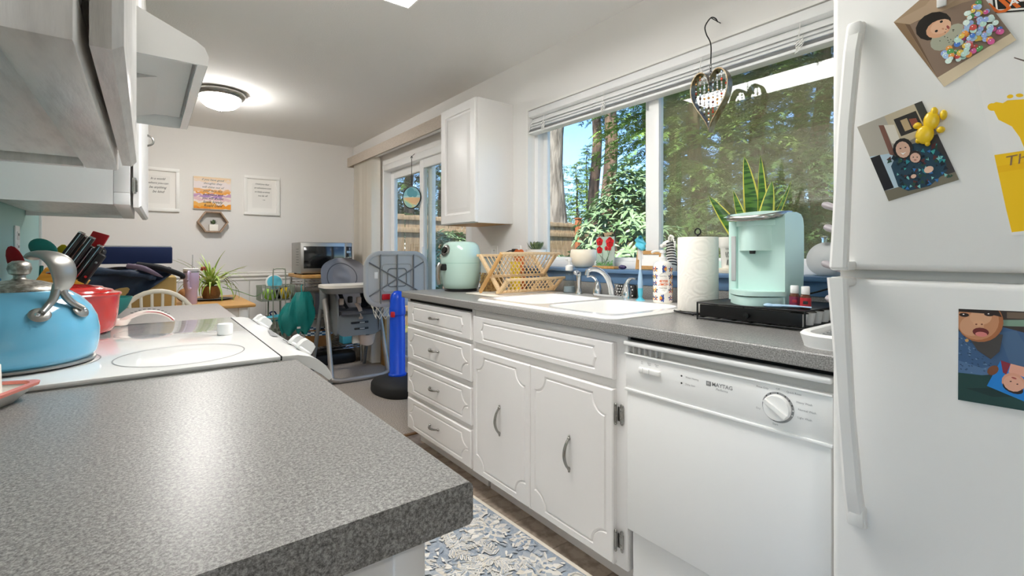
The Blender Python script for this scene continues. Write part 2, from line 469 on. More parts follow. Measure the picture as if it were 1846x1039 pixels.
# wainscot boards and chair rail on the far wall
wb = None; bw = .152
for i in range(30):
    x = -2.5 + .004 + i * bw
    if x + bw > WX: continue
    if wb is None:
        wb = MB().rbox(x + .0015, x + bw - .0015, FY - .012, FY, .09, .855, .004, 2).build('board', 'wall_paint', wfar); x0 = x
    else: ref(wb, 'board', wfar, Matrix.Translation((x - x0, 0, 0)))
pr = [(0, 0), (.014, .004), (.018, .018), (.012, .03), (.018, .042), (.026, .05), (.026, .062), (.016, .074), (.02, .084), (0, .09)]
struct(MB().prism(pr, lambda u, v, d: (d, FY - u, .855 + v), -2.5, WX).build('trim_2', 'trim_white'))
struct(MB().rbox(-2.5, WX, FY - .016, FY, .004, .09, .004).build('baseboard_far', 'trim_white'))
struct(MB().rbox(WX - .014, WX, 4.83, FY - .018, .004, .09, .004).build('baseboard_right', 'trim_white'))
struct(MB().rbox(-.476, -.366, 2.93, 2.946, 0, CZ - .002, .003).build('trim_3', 'trim_white'))
# added unseen living room window, lets fill daylight onto fridge and cabinets
w3 = struct(MB().box(-4.09, -4.03, -2.5, .15, .4, .45).box(-4.09, -4.03, -2.5, .15, 2.15, 2.2).box(-4.09, -4.03, -2.5, -2.45, .45, 2.15).box(-4.09, -4.03, .1, .15, .45, 2.15).box(-4.09, -4.03, -1.2, -1.15, .45, 2.15).build('fill_window', 'vinyl', angle=0))
MB().box(-4.065, -4.06, -2.45, .1, .45, 2.15).build('pane', 'window_glass', w3, angle=0)

# ---------------------------------------------------------------- kitchen window
win = struct(MB().build('window_1', 'vinyl') if False else MB().rbox(1.985, 2.06, .25, 2.37, 1.06, 1.1, .004).rbox(1.985, 2.06, .25, 2.37, 2.02, 2.06, .004).rbox(1.985, 2.06, 2.325, 2.37, 1.1, 2.02, .004).rbox(1.985, 2.06, .25, .29, 1.1, 2.02, .004).build('window_1', 'vinyl'))
MB().rbox(1.995, 2.035, 1.425, 1.485, 1.1, 2.02, .004).rbox(2.0, 2.03, .29, 1.425, 1.1, 1.122, .003).rbox(2.0, 2.03, .29, 1.425, 1.998, 2.02, .003).build('sliding_sash', 'vinyl', win)
MB().rbox(2.03, 2.058, 1.47, 1.53, 1.1, 2.02, .004).rbox(2.03, 2.055, 2.285, 2.325, 1.1, 2.02, .004).rbox(2.03, 2.055, 1.53, 2.285, 1.1, 1.12, .003).rbox(2.03, 2.055, 1.53, 2.285, 1.998, 2.02, .003).build('fixed_sash', 'vinyl', win)
MB().box(2.013, 2.017, .29, 1.43, 1.12, 2.0).build('pane', 'window_glass', win, angle=0)
MB().box(2.041, 2.045, 1.52, 2.29, 1.12, 2.0).build('pane', 'window_glass', win, angle=0)
MB().box(2.056, 2.057, .29, 1.475, 1.11, 2.01).build('insect_screen', 'insect_screen', win, angle=0)
# painted jamb liner and the blue sill
struct(MB().box(WX - .002, 1.99, 2.355, 2.372, 1.06, 2.06).box(WX - .002, 1.99, .248, 2.355, 2.048, 2.062).build('trim_4', 'trim_white', angle=0))
struct(MB().rbox(1.885, 1.99, .28, 2.43, 1.04, 1.06, .006).rbox(1.908, 1.93, .28, 2.43, .987, 1.04, .003).build('window_sill', 'sill_blue'))
# ---------------------------------------------------------------- horizontal blind
bl = thing('window_blind', 'white horizontal slat blind drawn up at top of kitchen window', 'blind', (1.958, 1.35, 1.88))
MB().rbox(1.931, 1.985, .27, 2.352, 2.004, 2.044, .004).build('headrail', 'blinds', bl)
sl = None
for i in range(15):
    z = 1.983 - (i * .0165 if i < 4 else .062 + (i - 4) * .0011)
    M = Matrix.Rotation(R(-48 if i < 4 else -2), 4, 'Y')
    if sl is None:
        sl = MB().grid(lambda u, v: Vector((-.028 + .056 * u, -1.04 + 2.08 * v, .003 * math.sin(PI * u))), 6, 2).build('slat', 'blinds', bl, angle=60)
        sl.data.transform(Matrix.Translation(-Vector(sl.data.vertices[0].co) + Vector((-.028, -1.04, 0))))
        sl.matrix_local = Matrix.Translation((0, -.04, z - 1.88)) @ M
    else: ref(sl, 'slat', bl, Matrix.Translation((rnd.uniform(-.002, .002), -.04, z - 1.88)) @ M)
MB().rbox(1.93, 1.986, .268, 2.352, 1.897, 1.911, .005).build('bottom_rail', 'blinds', bl)
for y in (2.2, 1.72, 1.16, .76):
    pts = [(1.928, y, 2.0), (1.925, y + .004, 1.95), (1.924, y, 1.92)]
    mb = MB().tube(pts, .0016, 6)
    for k in range(7):
        a = rnd.uniform(0, 6)
        mb.tube([(1.92 + .004 * math.cos(a + q), y + .014 * math.cos(q * 1.3 + k), 1.935 - k * .006 + .012 * math.sin(q + k)) for q in range(7)], .0013, 5)
    mb.build('lift_cord', 'white_plastic', bl)
# ---------------------------------------------------------------- sliding door
dr = struct(MB().rbox(1.93, 2.07, 4.69, 4.75, 0, 2.04, .004).rbox(1.93, 2.07, 3.02, 3.07, 0, 2.04, .004).rbox(1.93, 2.07, 3.07, 4.69, 1.98, 2.04, .004).rbox(1.93, 2.07, 3.07, 4.69, 0, .03, .004).build('door_1', 'vinyl'))
def sash(x0, x1, y0, y1, nm):
    s = .075
    o = MB().rbox(x0, x1, y0, y0 + s, .03, 1.98, .005).rbox(x0, x1, y1 - s, y1, .03, 1.98, .005).rbox(x0, x1, y0 + s, y1 - s, .03, .13, .005).rbox(x0, x1, y0 + s, y1 - s, 1.9, 1.98, .005).build(nm, 'vinyl', dr)
    xm = (x0 + x1) / 2
    MB().box(xm - .003, xm + .003, y0 + s, y1 - s, .13, 1.9).build('pane', 'window_glass', o, angle=0)
sash(2.01, 2.05, 3.8, 4.69, 'fixed_panel')
sash(1.955, 1.995, 3.07, 3.93, 'sliding_panel')
MB().rbox(1.938, 1.956, 3.845, 3.88, .95, 1.2, .008).build('door_handle', 'vinyl', dr)
MB().rbox(1.905, 1.93, 4.6, 4.7, .004, .5, .004).build('floor_strip', 'wood_top', dr)
# vertical blind: valance, vanes
vb = thing('vertical_blind', 'off-white vertical vane blind stacked beside sliding glass door', 'blind', (1.86, 4.9, .02))
vn = None
for i in range(13):
    y = 4.72 + i * .043
    M = Matrix.Translation((0, y - 4.9, 0)) @ Matrix.Rotation(R(-18 + rnd.uniform(-7, 7)), 4, 'Z')
    if vn is None:
        vn = MB().grid(lambda u, v: Vector((-.044 + .088 * u, .006 * math.sin(PI * u), 2.1 * v)), 5, 2).build('vane', 'vane', vb, angle=60)
        vn.data.transform(Matrix.Translation(Vector((-.044, 0, 0)) - Vector(vn.data.vertices[0].co))); vn.matrix_local = M
    else: ref(vn, 'vane', vb, M)
MB().rbox(1.85, 1.89, 3.05, 5.35, 2.125, 2.155, .004).build('track', 'white_plastic', vb)
va = thing('valance', 'beige fabric covered valance above the sliding glass door', 'valance', (1.86, 4.2, 2.1))
MB().rbox(1.792, 1.803, 2.98, 5.39, 2.105, 2.205, .003).build('front_board', 'valance', va)
MB().rbox(1.803, WX, 5.379, 5.39, 2.105, 2.205, .003).rbox(1.803, WX, 2.98, 2.991, 2.105, 2.205, .003).build('end_board', 'valance', va)
MB().rbox(1.803, WX, 2.991, 5.379, 2.194, 2.205, .002).build('top_board', 'valance', va)

# ================================================================== CABINETRY
def scoop(w, h, m, r, e):
    ru = r + e; de = math.asin(max(-1, min(1, e / ru)))
    meet = (h / 2 - m) < ru
    amax = math.asin((h / 2 - m) / ru) if meet else PI / 2 - de
    q = [amax + (de - amax) * i / 8 for i in range(9)]
    bl_ = [(m + ru * math.cos(a), m + ru * math.sin(a)) for a in q]          # left side -> bottom
    br = [(w - u, v) for u, v in bl_[::-1]]
    tr = [(w - u, h - v) for u, v in bl_]; tl = [(u, h - v) for u, v in bl_[::-1]]
    if meet: br = br[:-1]; tl = tl[:-1]
    return bl_ + br + tr + tl
def rect(w, h, m, e): k = m + e; return [(k, k), (w - k, k), (w - k, h - k), (k, h - k)]
def routed(fn, w, h, th, loops, cham=.004):
    """slab front with profile loops [(outline, depth), ...] from outside in"""
    mb = MB(); L = [([(0, 0), (w, 0), (w, h), (0, h)], 0), ([(0, 0), (w, 0), (w, h), (0, h)], th - cham), ([(cham, cham), (w - cham, cham), (w - cham, h - cham), (cham, h - cham)], th)]
    vs = []; idx = []
    def ringv(poly, d):
        o = len(vs); vs.extend(fn(u, v, d) for u, v in poly); return list(range(o, o + len(poly)))
    fs = []
    def strip(a, b):
        n = len(a)
        for i in range(n): fs.append((a[i], a[(i + 1) % n], b[(i + 1) % n], b[i]))
    a = [ringv(p, d) for p, d in L]; strip(a[0], a[1]); strip(a[1], a[2]); fs.append(a[0][::-1])
    rs = [ringv(p, d) for p, d in loops]
    def tess(outer, inner):
        polys = [[Vector((u, v, 0)) for u, v in outer[0]]]; ids = list(outer[1])
        if inner: polys.append([Vector((u, v, 0)) for u, v in inner[0]]); ids += inner[1]
        for t in tessellate_polygon(polys): fs.append(tuple(ids[i] for i in t))
    if rs:
        tess((L[2][0], a[2]), (loops[0][0], rs[0]))
        for i in range(len(rs) - 1): strip(rs[i], rs[i + 1])
        tess((loops[-1][0], rs[-1]), None)
    else: fs.append(a[2])
    mb.add(vs, fs); return mb
def groove(w, h, m, r, th):
    g = .0058
    return [(scoop(w, h, m, r, -g), th), (scoop(w, h, m, r, -g * .3), th - .005), (scoop(w, h, m, r, g * .3), th - .005), (scoop(w, h, m, r, g), th)]
def pull(fn, u, v, L, vertical, parent):
    ax = (lambda t, d: fn(u, v + t, d)) if vertical else (lambda t, d: fn(u + t, v, d))
    mb = MB(); n = 14
    pts = [ax(-L / 2 + L * i / n, .003 + .024 * math.sin(PI * i / n) ** .7) for i in range(n + 1)]
    rs = [.0034 + .0018 * math.sin(PI * i / n) for i in range(n + 1)]
    mb.tube(pts, [k * 1.25 for k in rs], 8)
    for s in (-1, 1):
        mb.ell(ax(s * L / 2, .003), (.007, .007, .007), 10, 6)
        mb.ell(ax(s * (L / 2 + .009), .002), (.0045, .0045, .0055), 8, 5)
    return mb.build('handle', 'nickel', parent)
def fnR(x0, y0, z0): return lambda u, v, d: Vector((x0 - d, y0 + u, z0 + v))
def fnL(x0, y0, z0): return lambda u, v, d: Vector((x0 + d, y0 + u, z0 + v))
# --- drawer unit at the far end of the window counter
DY0, DY1 = 1.931, 2.64
c1 = thing('drawer_cabinet', 'white four-drawer base cabinet at far end of window counter', 'cabinet', (1.55, 2.3, 0))
MB().rbox(1.25, 1.91, 1.921, 2.665, .1, .876, .002).box(1.33, 1.88, 1.93, 2.655, 0, .1).build('body', 'cabinet_white', c1)
MB().box(1.2485, 1.26, 1.95, 2.63, .859, .874).build('gap', 'dark_gap', c1, angle=0)
for z0, z1 in ((.726, .856), (.527, .706), (.318, .497), (.112, .292)):
    f = fnR(1.2495, DY0 + .004, z0); w = 2.626 - DY0 + .0; h = z1 - z0
    d = routed(f, w, h, .0195, groove(w, h, .028, .055, .0195)).build('drawer', 'cabinet_white', c1)
    pull(fnR(1.23, DY0 + .004, z0), w * .52, h * .52, .085, False, d)
# --- sink unit
c2 = thing('sink_cabinet', 'white two-door sink base cabinet with false drawer front', 'cabinet', (1.55, 1.48, 0))
MB().rbox(1.25, 1.262, 1.012, 1.92, .1, .876, .002).box(1.262, 1.9, 1.012, 1.03, .1, .876).box(1.262, 1.9, 1.903, 1.92, .1, .876).box(1.262, 1.9, 1.03, 1.903, .1, .118).box(1.33, 1.88, 1.02, 1.91, 0, .1).build('body', 'cabinet_white', c2)
f = fnR(1.2495, 1.058, .722)
routed(f, 1.914 - 1.058, .124, .0195, groove(1.914 - 1.058, .124, .026, .06, .0195)).build('false_front', 'cabinet_white', c2)
for y0, y1, hu in ((1.492, 1.914, .205), (1.058, 1.4885, .205)):
    w = y1 - y0; h = .58
    d = routed(fnR(1.2495, y0, .11), w, h, .0195, groove(w, h, .032, .062, .0195)).build('door', 'cabinet_white', c2)
    pull(fnR(1.23, y0, .11), hu, .30, .11, True, d)
for z in (.19, .61):
    mb = MB().cyl((1.238, 1.052, z - .028), (1.238, 1.052, z + .028), .0045, n=10)
    mb.rbox(1.244, 1.249, 1.026, 1.05, z - .024, z + .024, .002).ell((1.238, 1.052, z + .032), .005, 8, 6).ell((1.238, 1.052, z - .032), .005, 8, 6)
    for s in (-1, 1): mb.ell((1.2435, 1.037, z + s * .014), (.002, .004, .004), 8, 5); mb.ell((1.246, 1.033, z + s * .028), (.003, .007, .009), 8, 5)
    mb.build('hinge', 'nickel', c2)
# --- window counter with its backsplash
def edge_profile(x_front, x_back, z0, z1, sgn, r=.007):
    p = [(x_back, z0), (x_front + sgn * .004, z0), (x_front, z0 + .004)]
    for a in range(0, 91, 18): p.append((x_front + sgn * r * (1 - math.cos(R(a))), z1 - r + r * math.sin(R(a))))
    p.append((x_back, z1)); return p
wc = thing('window_counter', 'long grey speckled laminate countertop under the window', 'countertop', (1.56, 1.55, .877))
mb = MB().prism(edge_profile(1.22, 1.285, .877, .915, 1), lambda u, v, d: (u, d, v), .392, 2.69)
mb.box(1.285, 1.83, .392, 1.105, .877, .915).box(1.285, 1.83, 1.915, 2.69, .877, .915).box(1.83, 1.928, .392, 2.69, .877, .915)
mb.build('slab', 'laminate', wc)
MB().rbox(1.91, 1.928, .392, 2.69, .915, .986, .003).build('backsplash', 'laminate', wc)
# --- wall cabinet by the window
c3 = thing('wall_cabinet', 'white raised-panel wall cabinet hanging between window and sliding door', 'cabinet', (1.79, 2.73, 1.33))
MB().rbox(1.655, WX - .001, 2.514, 2.955, 1.335, 2.127, .002).build('body', 'cabinet_white', c3)
w, h, th = 2.953 - 2.516, 2.124 - 1.34, .021
lp = [(rect(w, h, .062, -.004), th), (rect(w, h, .062, 0), th - .009), (rect(w, h, .062, .010), th - .013), (rect(w, h, .062, .034), th - .002), (rect(w, h, .062, .038), th - .001)]
routed(fnR(1.654, 2.516, 1.34), w, h, th, lp).build('door', 'cabinet_white', c3)
MB().box(1.66, 1.925, 2.53, 2.94, 1.334, 1.3352).build('underside', 'wood_top', c3, angle=0)

# ================================================================== LEFT RUN
c4 = thing('base_cabinet', 'white base cabinet under the near stove-side counter', 'cabinet', (-.06, .76, 0))
MB().rbox(-.37, .215, .43, 1.1, .1, .871, .002).box(-.37, .13, .44, 1.1, 0, .1).build('body', 'cabinet_white', c4)
MB().rbox(.185, .2165, .4235, .43, .1, .871, .002).build('end_stile', 'cabinet_white', c4)
h = .74; w = .62
d = routed(fnL(.2155, .455, .115), w, h, .019, groove(w, h, .03, .055, .019)).build('door', 'cabinet_white', c4)
pull(fnL(.2345, .455, .115), .5, .5, .1, True, d)
lc = thing('stove_counter', 'grey speckled laminate countertop in the near left foreground', 'countertop', (-.06, .75, .872))
MB().prism(edge_profile(.262, -.374, .872, .915, -1), lambda u, v, d: (u, d, v), .4075, 1.0995).build('slab', 'laminate', lc)
MB().rbox(-.374, -.356, .4075, 1.1045, .915, .99, .003).build('backsplash', 'laminate', lc)
c5 = thing('base_cabinet', 'white base cabinet beyond the stove under the far counter', 'cabinet', (-.06, 2.2, 0))
MB().rbox(-.37, .215, 1.885, 2.52, .1, .876, .002).box(-.37, .13, 1.885, 2.51, 0, .1).build('body', 'cabinet_white', c5)
for k in range(2): routed(fnL(.2155, 1.9 + k * .305, .115), .3, .74, .019, groove(.3, .74, .03, .055, .019)).build('door', 'cabinet_white', c5)
fc = thing('far_counter', 'taupe grey laminate countertop just beyond the stove', 'countertop', (-.06, 2.2, .877))
MB().prism(edge_profile(.262, -.374, .877, .915, -1), lambda u, v, d: (u, d, v), 1.882, 2.545).build('slab', 'laminate_far', fc)
# near wall cabinet, door slightly ajar
c6 = thing('wall_cabinet', 'glossy white wall cabinet at upper left seen from below with worn frame', 'cabinet', (-.2, .78, 1.29))
MB().box(-.374, -.0855, .45, .468, 1.293, 2.12).box(-.374, -.0855, 1.092, 1.11, 1.293, 2.12).box(-.374, -.0855, .468, 1.092, 2.1, 2.12).box(-.374, -.36, .468, 1.092, 1.31, 2.1).build('body', 'cabinet_old', c6, angle=0)
MB().box(-.36, -.085, .468, 1.084, 1.306, 1.318).build('bottom_panel', 'cabinet_old', c6, angle=0)
MB().rbox(-.085, -.04, .45, 1.11, 1.2925, 1.335, .003).rbox(-.085, -.04, .45, .5, 1.335, 2.1, .003).rbox(-.085, -.04, 1.06, 1.11, 1.335, 2.1, .003).build('face_frame', 'cabinet_old', c6)
w, h = .62, .8
lp = [(rect(w, h, .05, -.003), .02), (rect(w, h, .05, 0), .016), (rect(w, h, .05, .02), .02)]
routed(fnL(-.034, .475, 1.3), w, h, .02, lp, .007).build('door', 'cabinet_old', c6)
# short cabinet over the hood and far wall cabinet
c7 = thing('wall_cabinet', 'short white wall cabinet mounted above the range hood', 'cabinet', (-.2, 1.5, 1.64))
MB().rbox(-.374, -.04, 1.112, 1.888, 1.64, 2.12, .002).build('body', 'cabinet_old', c7)
for k in range(2): routed(fnL(-.039, 1.118 + k * .384, 1.645), .38, .47, .019, [(rect(.38, .47, .045, -.003), .019), (rect(.38, .47, .045, 0), .015), (rect(.38, .47, .045, .02), .019)]).build('door', 'cabinet_old', c7)
c8 = thing('wall_cabinet', 'white wall cabinet beyond the stove with its door hanging ajar', 'cabinet', (-.2, 2.27, 1.29))
MB().box(-.374, -.0805, 1.89, 1.908, 1.2925, 2.12).box(-.374, -.0805, 2.632, 2.65, 1.2925, 2.12).box(-.374, -.0805, 1.908, 2.632, 2.1, 2.12).box(-.374, -.36, 1.908, 2.632, 1.31, 2.1).build('body', 'cabinet_white', c8, angle=0)
MB().box(-.36, -.08, 1.908, 2.632, 1.305, 1.315).build('bottom_panel', 'cabinet_old', c8, angle=0)
MB().rbox(-.08, -.04, 1.89, 2.65, 1.2925, 1.33, .003).rbox(-.08, -.04, 1.89, 1.93, 1.33, 2.1, .003).rbox(-.08, -.04, 2.61, 2.65, 1.33, 2.1, .003).build('face_frame', 'cabinet_white', c8)
w, h = .71, .82
dm = routed(lambda u, v, d: Vector((d, u, v)), w, h, .02, [(rect(w, h, .05, -.003), .02), (rect(w, h, .05, 0), .016), (rect(w, h, .05, .02), .02)], .006)
dm.xf(Matrix.Translation((-.033, 1.915, 1.288)) @ Matrix.Rotation(R(-1.6), 4, 'Z')); dm.build('door', 'cabinet_white', c8)
mb = MB().rbox(-.036, -.022, 1.903, 1.912, 1.335, 1.375, .002).cyl((-.03, 1.907, 1.33), (-.03, 1.907, 1.38), .005, n=8); mb.build('hinge', 'nickel', c8)
MB().tube(bez([(-.012, 2.5, 1.64), (.018, 2.5, 1.625), (.02, 2.5, 1.6), (-.01, 2.5, 1.585)]), .004, 8).build('handle', 'nickel', c8)
# range hood
hd = thing('range_hood', 'white sloped range hood jutting out above the stove', 'range hood', (-.14, 1.44, 1.517))
prof = [(-.374, 1.517), (.097, 1.517), (.099, 1.535), (.092, 1.552), (.078, 1.562), (-.03, 1.61), (-.04, 1.638), (-.374, 1.638)]
for y0, y1 in ((1.125, 1.131), (1.738, 1.744)): MB().prism(prof, lambda u, v, d: (u, d, v), y0, y1).build('side_panel', 'appliance', hd)
sh = [(.097, 1.517), (.099, 1.535), (.092, 1.552), (.078, 1.562), (-.03, 1.61), (-.04, 1.638), (-.374, 1.638)]
mb = MB()
for a, b in zip(sh[:-1], sh[1:]): mb.poly([(a[0], 1.131, a[1]), (b[0], 1.131, b[1]), (b[0], 1.738, b[1]), (a[0], 1.738, a[1])])
mb.box(.08, .0965, 1.131, 1.738, 1.517, 1.522); mb.build('canopy', 'appliance', hd)
MB().box(-.36, .078, 1.135, 1.735, 1.548, 1.552).build('liner', 'appliance_grey', hd, angle=0)
MB().box(-.3, -.05, 1.36, 1.735, 1.528, 1.547).prism([(-.05, 1.528), (.02, 1.548), (-.05, 1.548)], lambda u, v, d: (u, d, v), 1.36, 1.735).build('fan_housing', 'appliance_grey', hd, angle=30)
# ================================================================== STOVE
st = thing('stove', 'white slide-in electric range with smooth glass cooktop', 'stove', (-.05, 1.495, 0))
MB().rbox(-.37, .215, 1.115, 1.875, .05, .914, .004).build('body', 'appliance', st)
gt = MB().rbox(-.345, .228, 1.108, 1.882, .9155, .925, .003).build('cooktop', 'glass_white', st)
def ringflat(mb, x, y, r, w, z, n=64, col=None):
    vs = []
    for k in range(n):
        t = 2 * PI * k / n
        vs += [(x + (r - w) * math.cos(t), y + (r - w) * math.sin(t), z), (x + r * math.cos(t), y + r * math.sin(t), z)]
    mb.add(vs, [(2 * k, 2 * k + 1, (2 * k + 3) % (2 * n), (2 * k + 2) % (2 * n)) for k in range(n)], col)
for x, y, r in ((.062, 1.255, .118), (.052, 1.655, .122), (-.19, 1.32, .115), (-.185, 1.72, .1)):
    mb = MB(); ringflat(mb, x, y, r, .0024, .9256)
    o = mb.build('burner_ring', 'ink_grey', gt, angle=0)
    mb = MB(); rn = random.Random(int(x * 999))
    for k in range(34):
        a = rn.uniform(0, 6.28); q = r * .75 * math.sqrt(rn.random()); px_, py_ = x + q * math.cos(a), y + q * math.sin(a); l = rn.uniform(.004, .016); t = rn.uniform(0, 6.28)
        mb.poly([(px_, py_, .9256), (px_ + l * math.cos(t), py_ + l * math.sin(t), .9256), (px_ + l * math.cos(t) + .0006, py_ + l * math.sin(t) + .0007, .9256)])
    mb.build('scratches', 'appliance_shade', o, angle=0)
# control panel, rolled over the front
cp = [(.23, .9155), (.23, .9245), (.262, .923), (.285, .917), (.305, .906), (.32, .892), (.33, .876), (.334, .862), (.327, .858), (.31, .874), (.29, .889), (.262, .9), (.23, .905)]
pn = MB().prism(cp, lambda u, v, d: (u, d, v), 1.106, 1.884).build('control_panel', 'appliance', st)
MB().box(.228, .2305, 1.11, 1.88, .915, .9235).build('seam', 'dark_gap', st, angle=0)
MB().rbox(.215, .235, 1.125, 1.865, .2, .85, .005).build('oven_door', 'appliance', st)
MB().tube(bez([(.235, 1.17, .8), (.27, 1.17, .81), (.27, 1.49, .81), (.27, 1.82, .81), (.235, 1.82, .8)]), .009, 10).build('oven_handle', 'appliance', st)
MB().rbox(.215, .232, 1.125, 1.865, .06, .19, .005).build('drawer', 'appliance', st)
for y in (1.205, 1.275, 1.7, 1.77):
    t = MB().lathe([(.0, .0), (.026, 0), (.026, .006), (.022, .01), (0, .01)], n=24)
    t.prism([(-.026, .004), (.026, .004), (.022, .03), (.008, .036), (-.014, .036), (-.022, .026)], lambda u, v, d: Vector((u, d, v)), -.009, .009)
    t.xf(Matrix.Translation((.294, y, .911)) @ Matrix.Rotation(R(38), 4, 'Y') @ Matrix.Rotation(R(14), 4, 'Z') @ Matrix.Scale(.8, 4))
    k = t.build('knob', 'appliance', pn, angle=35)
    t = MB(); t.box(-.022, .022, .02, .024, .0, .0012); t.xf(Matrix.Translation((.29, y + .008, .9135)) @ Matrix.Rotation(R(36), 4, 'Y')); t.build('mark', 'ink', pn, angle=0)
t = MB()
for k in range(3): t.poly([(.262 + k * .006, 1.40, .9225 - k * .001), (.27 + k * .006, 1.40, .9215 - k * .0015), (.285 + k * .004, 1.55, .919 - k * .002), (.283 + k * .004, 1.55, .9195 - k * .002)])
t.xf(Matrix.Translation((0, 0, .0012))); t.build('mark', 'ink_grey', pn, angle=0)

# ================================================================== FRIDGE
XF = 1.07
fg = thing('refrigerator', 'white top-freezer refrigerator at right edge covered with photos', 'refrigerator', (1.46, 0, 0))
MB().rbox(1.135, 1.85, -.39, .355, .03, 1.7, .006).box(1.2, 1.84, -.38, .345, 0, .03).build('body', 'fridge_white', fg)
MB().rbox(1.12, 1.136, -.38, .348, .1, 1.7, .002).build('gasket', 'appliance_shade', fg)
def fdoor(z0, z1):
    t = MB().rbox(XF, 1.12, -.395, .365, z0, z1, .012, 4); return t.build('door', 'fridge_white', fg)
fz = fdoor(1.113, 1.72); fr = fdoor(.09, 1.096)
MB().box(1.1, 1.125, -.39, .36, 1.0955, 1.1135).build('gap', 'appliance_shade', fg, angle=0)
def bar(zs, xs, ys, ws, parent):
    """broad curved grip: section given at heights zs"""
    P = list(zip(zs, xs, ys, ws)); n = 24; mb = MB(); rows = []
    def s(t, k):
        f = t * (len(P) - 1); i = min(int(f), len(P) - 2); q = f - i; q = q * q * (3 - 2 * q); return P[i][k] * (1 - q) + P[i + 1][k] * q
    for j in range(n + 1):
        t = j / n; z, x, y, w = (s(t, k) for k in range(4))
        hw = w / 2; d = .016
        rows.append([(x + d, y - hw, z), (x + .004, y - hw, z), (x, y - hw + .005, z), (x, y + hw - .005, z), (x + .004, y + hw, z), (x + d, y + hw, z)])
    vs = [p for r_ in rows for p in r_]; fs = []
    for j in range(n):
        for k in range(6): fs.append((j * 6 + k, j * 6 + (k + 1) % 6, (j + 1) * 6 + (k + 1) % 6, (j + 1) * 6 + k))
    fs += [list(range(6)), [n * 6 + k for k in range(6)][::-1]]
    mb.add(vs, fs); return mb.build('handle', 'fridge_white', parent, angle=28)
bar([1.118, 1.2, 1.38, 1.52, 1.575], [1.022, 1.024, 1.03, 1.042, 1.055], [.34, .337, .332, .325, .322], [.028, .026, .024, .026, .028], fz)
MB().rbox(1.03, 1.075, .324, .356, 1.112, 1.13, .005).build('handle_mount', 'fridge_white', fz)
MB().rbox(1.05, 1.075, .311, .334, 1.545, 1.578, .005).build('handle_mount', 'fridge_white', fz)
bar([.632, .7, .85, 1.0, 1.098], [1.055, 1.042, 1.03, 1.024, 1.022], [.32, .324, .331, .337, .342], [.03, .028, .026, .028, .032], fr)
MB().rbox(1.03, 1.075, .324, .358, 1.082, 1.099, .005).build('handle_mount', 'fridge_white', fr)
MB().rbox(1.05, 1.075, .307, .334, .632, .67, .005).build('handle_mount', 'fridge_white', fr)

# ---- pictures held on the fridge: flat prints on thin paper
def fp(px, py, lift=.0): v = at(px, py, X=XF - lift); return v
class Print:
    """flat coloured shapes drawn on one sheet lying on the fridge front"""
    def __init__(s, lift, quad=None):
        s.mb = MB(); s.l = lift; s.q = quad
        if quad:
            ar = sum(a[0] * b[1] - b[0] * a[1] for a, b in zip(quad, quad[1:] + quad[:1])); s.sg = 1 if ar > 0 else -1
    def shape(s, pts, col):
        s.l += .00002; pts = list(pts)
        for a, b in (zip(s.q, s.q[1:] + s.q[:1]) if s.q else ()):            # trim to the sheet
            out = []; side = lambda p_: s.sg * ((b[0] - a[0]) * (p_[1] - a[1]) - (b[1] - a[1]) * (p_[0] - a[0]))
            for p0, p1 in zip(pts, pts[1:] + pts[:1]):
                d0, d1 = side(p0), side(p1)
                if d0 >= 0: out.append(p0)
                if (d0 >= 0) != (d1 >= 0): t = d0 / (d0 - d1); out.append((p0[0] + (p1[0] - p0[0]) * t, p0[1] + (p1[1] - p0[1]) * t))
            pts = out
        if len(pts) > 2: s.mb.poly([fp(x, y, s.l) for x, y in pts], col)
        return s
    def oval(s, cx, cy, rx, ry, col, rot=0, n=14):
        a = R(rot)
        return s.shape([(cx + rx * math.cos(t) * math.cos(a) - ry * math.sin(t) * math.sin(a), cy + rx * math.cos(t) * math.sin(a) + ry * math.sin(t) * math.cos(a)) for t in [2 * PI * k / n for k in range(n)]], col)
def sheet(name, quad, label, cat, lift, m='paper', th=.0004, group=None):
    a = [fp(x, y, lift) for x, y in quad]; b = [fp(x, y, lift - th) for x, y in quad]; n = len(a)
    root = thing(name, label, cat, sum(a, Vector()) / n, group=group)
    MB().add(a + b, [list(range(n)), list(range(n, 2 * n))[::-1]] + [(i, (i + 1) % n, n + (i + 1) % n, n + i) for i in range(n)]).build('paper', m, root, angle=0)
    return root
rp = random.Random(3)
# 1: baby among coloured balls in a box
q1 = [(1611, 40), (1702, 157), (1832, 72), (1730, -62)]
s1 = sheet('photo_print', q1, 'photo print of baby lying among coloured balls on freezer door', 'photo', .0016)
p = Print(.0017, q1)
p.shape(q1, '#a88f74').shape([(1611, 40), (1627, 36), (1691, 144), (1702, 157)], '#8a6f52').shape([(1627, 36), (1660, 20), (1740, 95), (1691, 142)], '#6e5640').shape([(1611, 40), (1668, 10), (1730, -62), (1760, -28), (1700, 16), (1640, 44)], '#b39a80')
p.shape([(1690, 140), (1822, 60), (1832, 72), (1702, 157)], '#d8c6a8').shape([(1640, 44), (1735, 5), (1775, -5), (1822, 60), (1690, 140)], '#8a7463')
p.oval(1683, 47, 34, 24, '#1f1812', -25).oval(1701, 72, 26, 17, '#a9ab97', -30).oval(1722, 58, 20, 14, '#b0b09b', -30).oval(1692, 52, 24, 15, '#d9a583', -25).oval(1696, 48, 20, 12, '#e2b595', -25)
for x, y in ((1688, 56), (1697, 39)): p.oval(x, y, 3, 2.1, '#1d1512', -28)
p.oval(1709, 49, 3.6, 2.4, '#9c4c46', 55).oval(1700, 52, 2.4, 1.6, '#c98f70')
for k in range(18): p.oval(rp.uniform(1694, 1732), rp.uniform(52, 78), 1.1, .9, '#4b4d44')
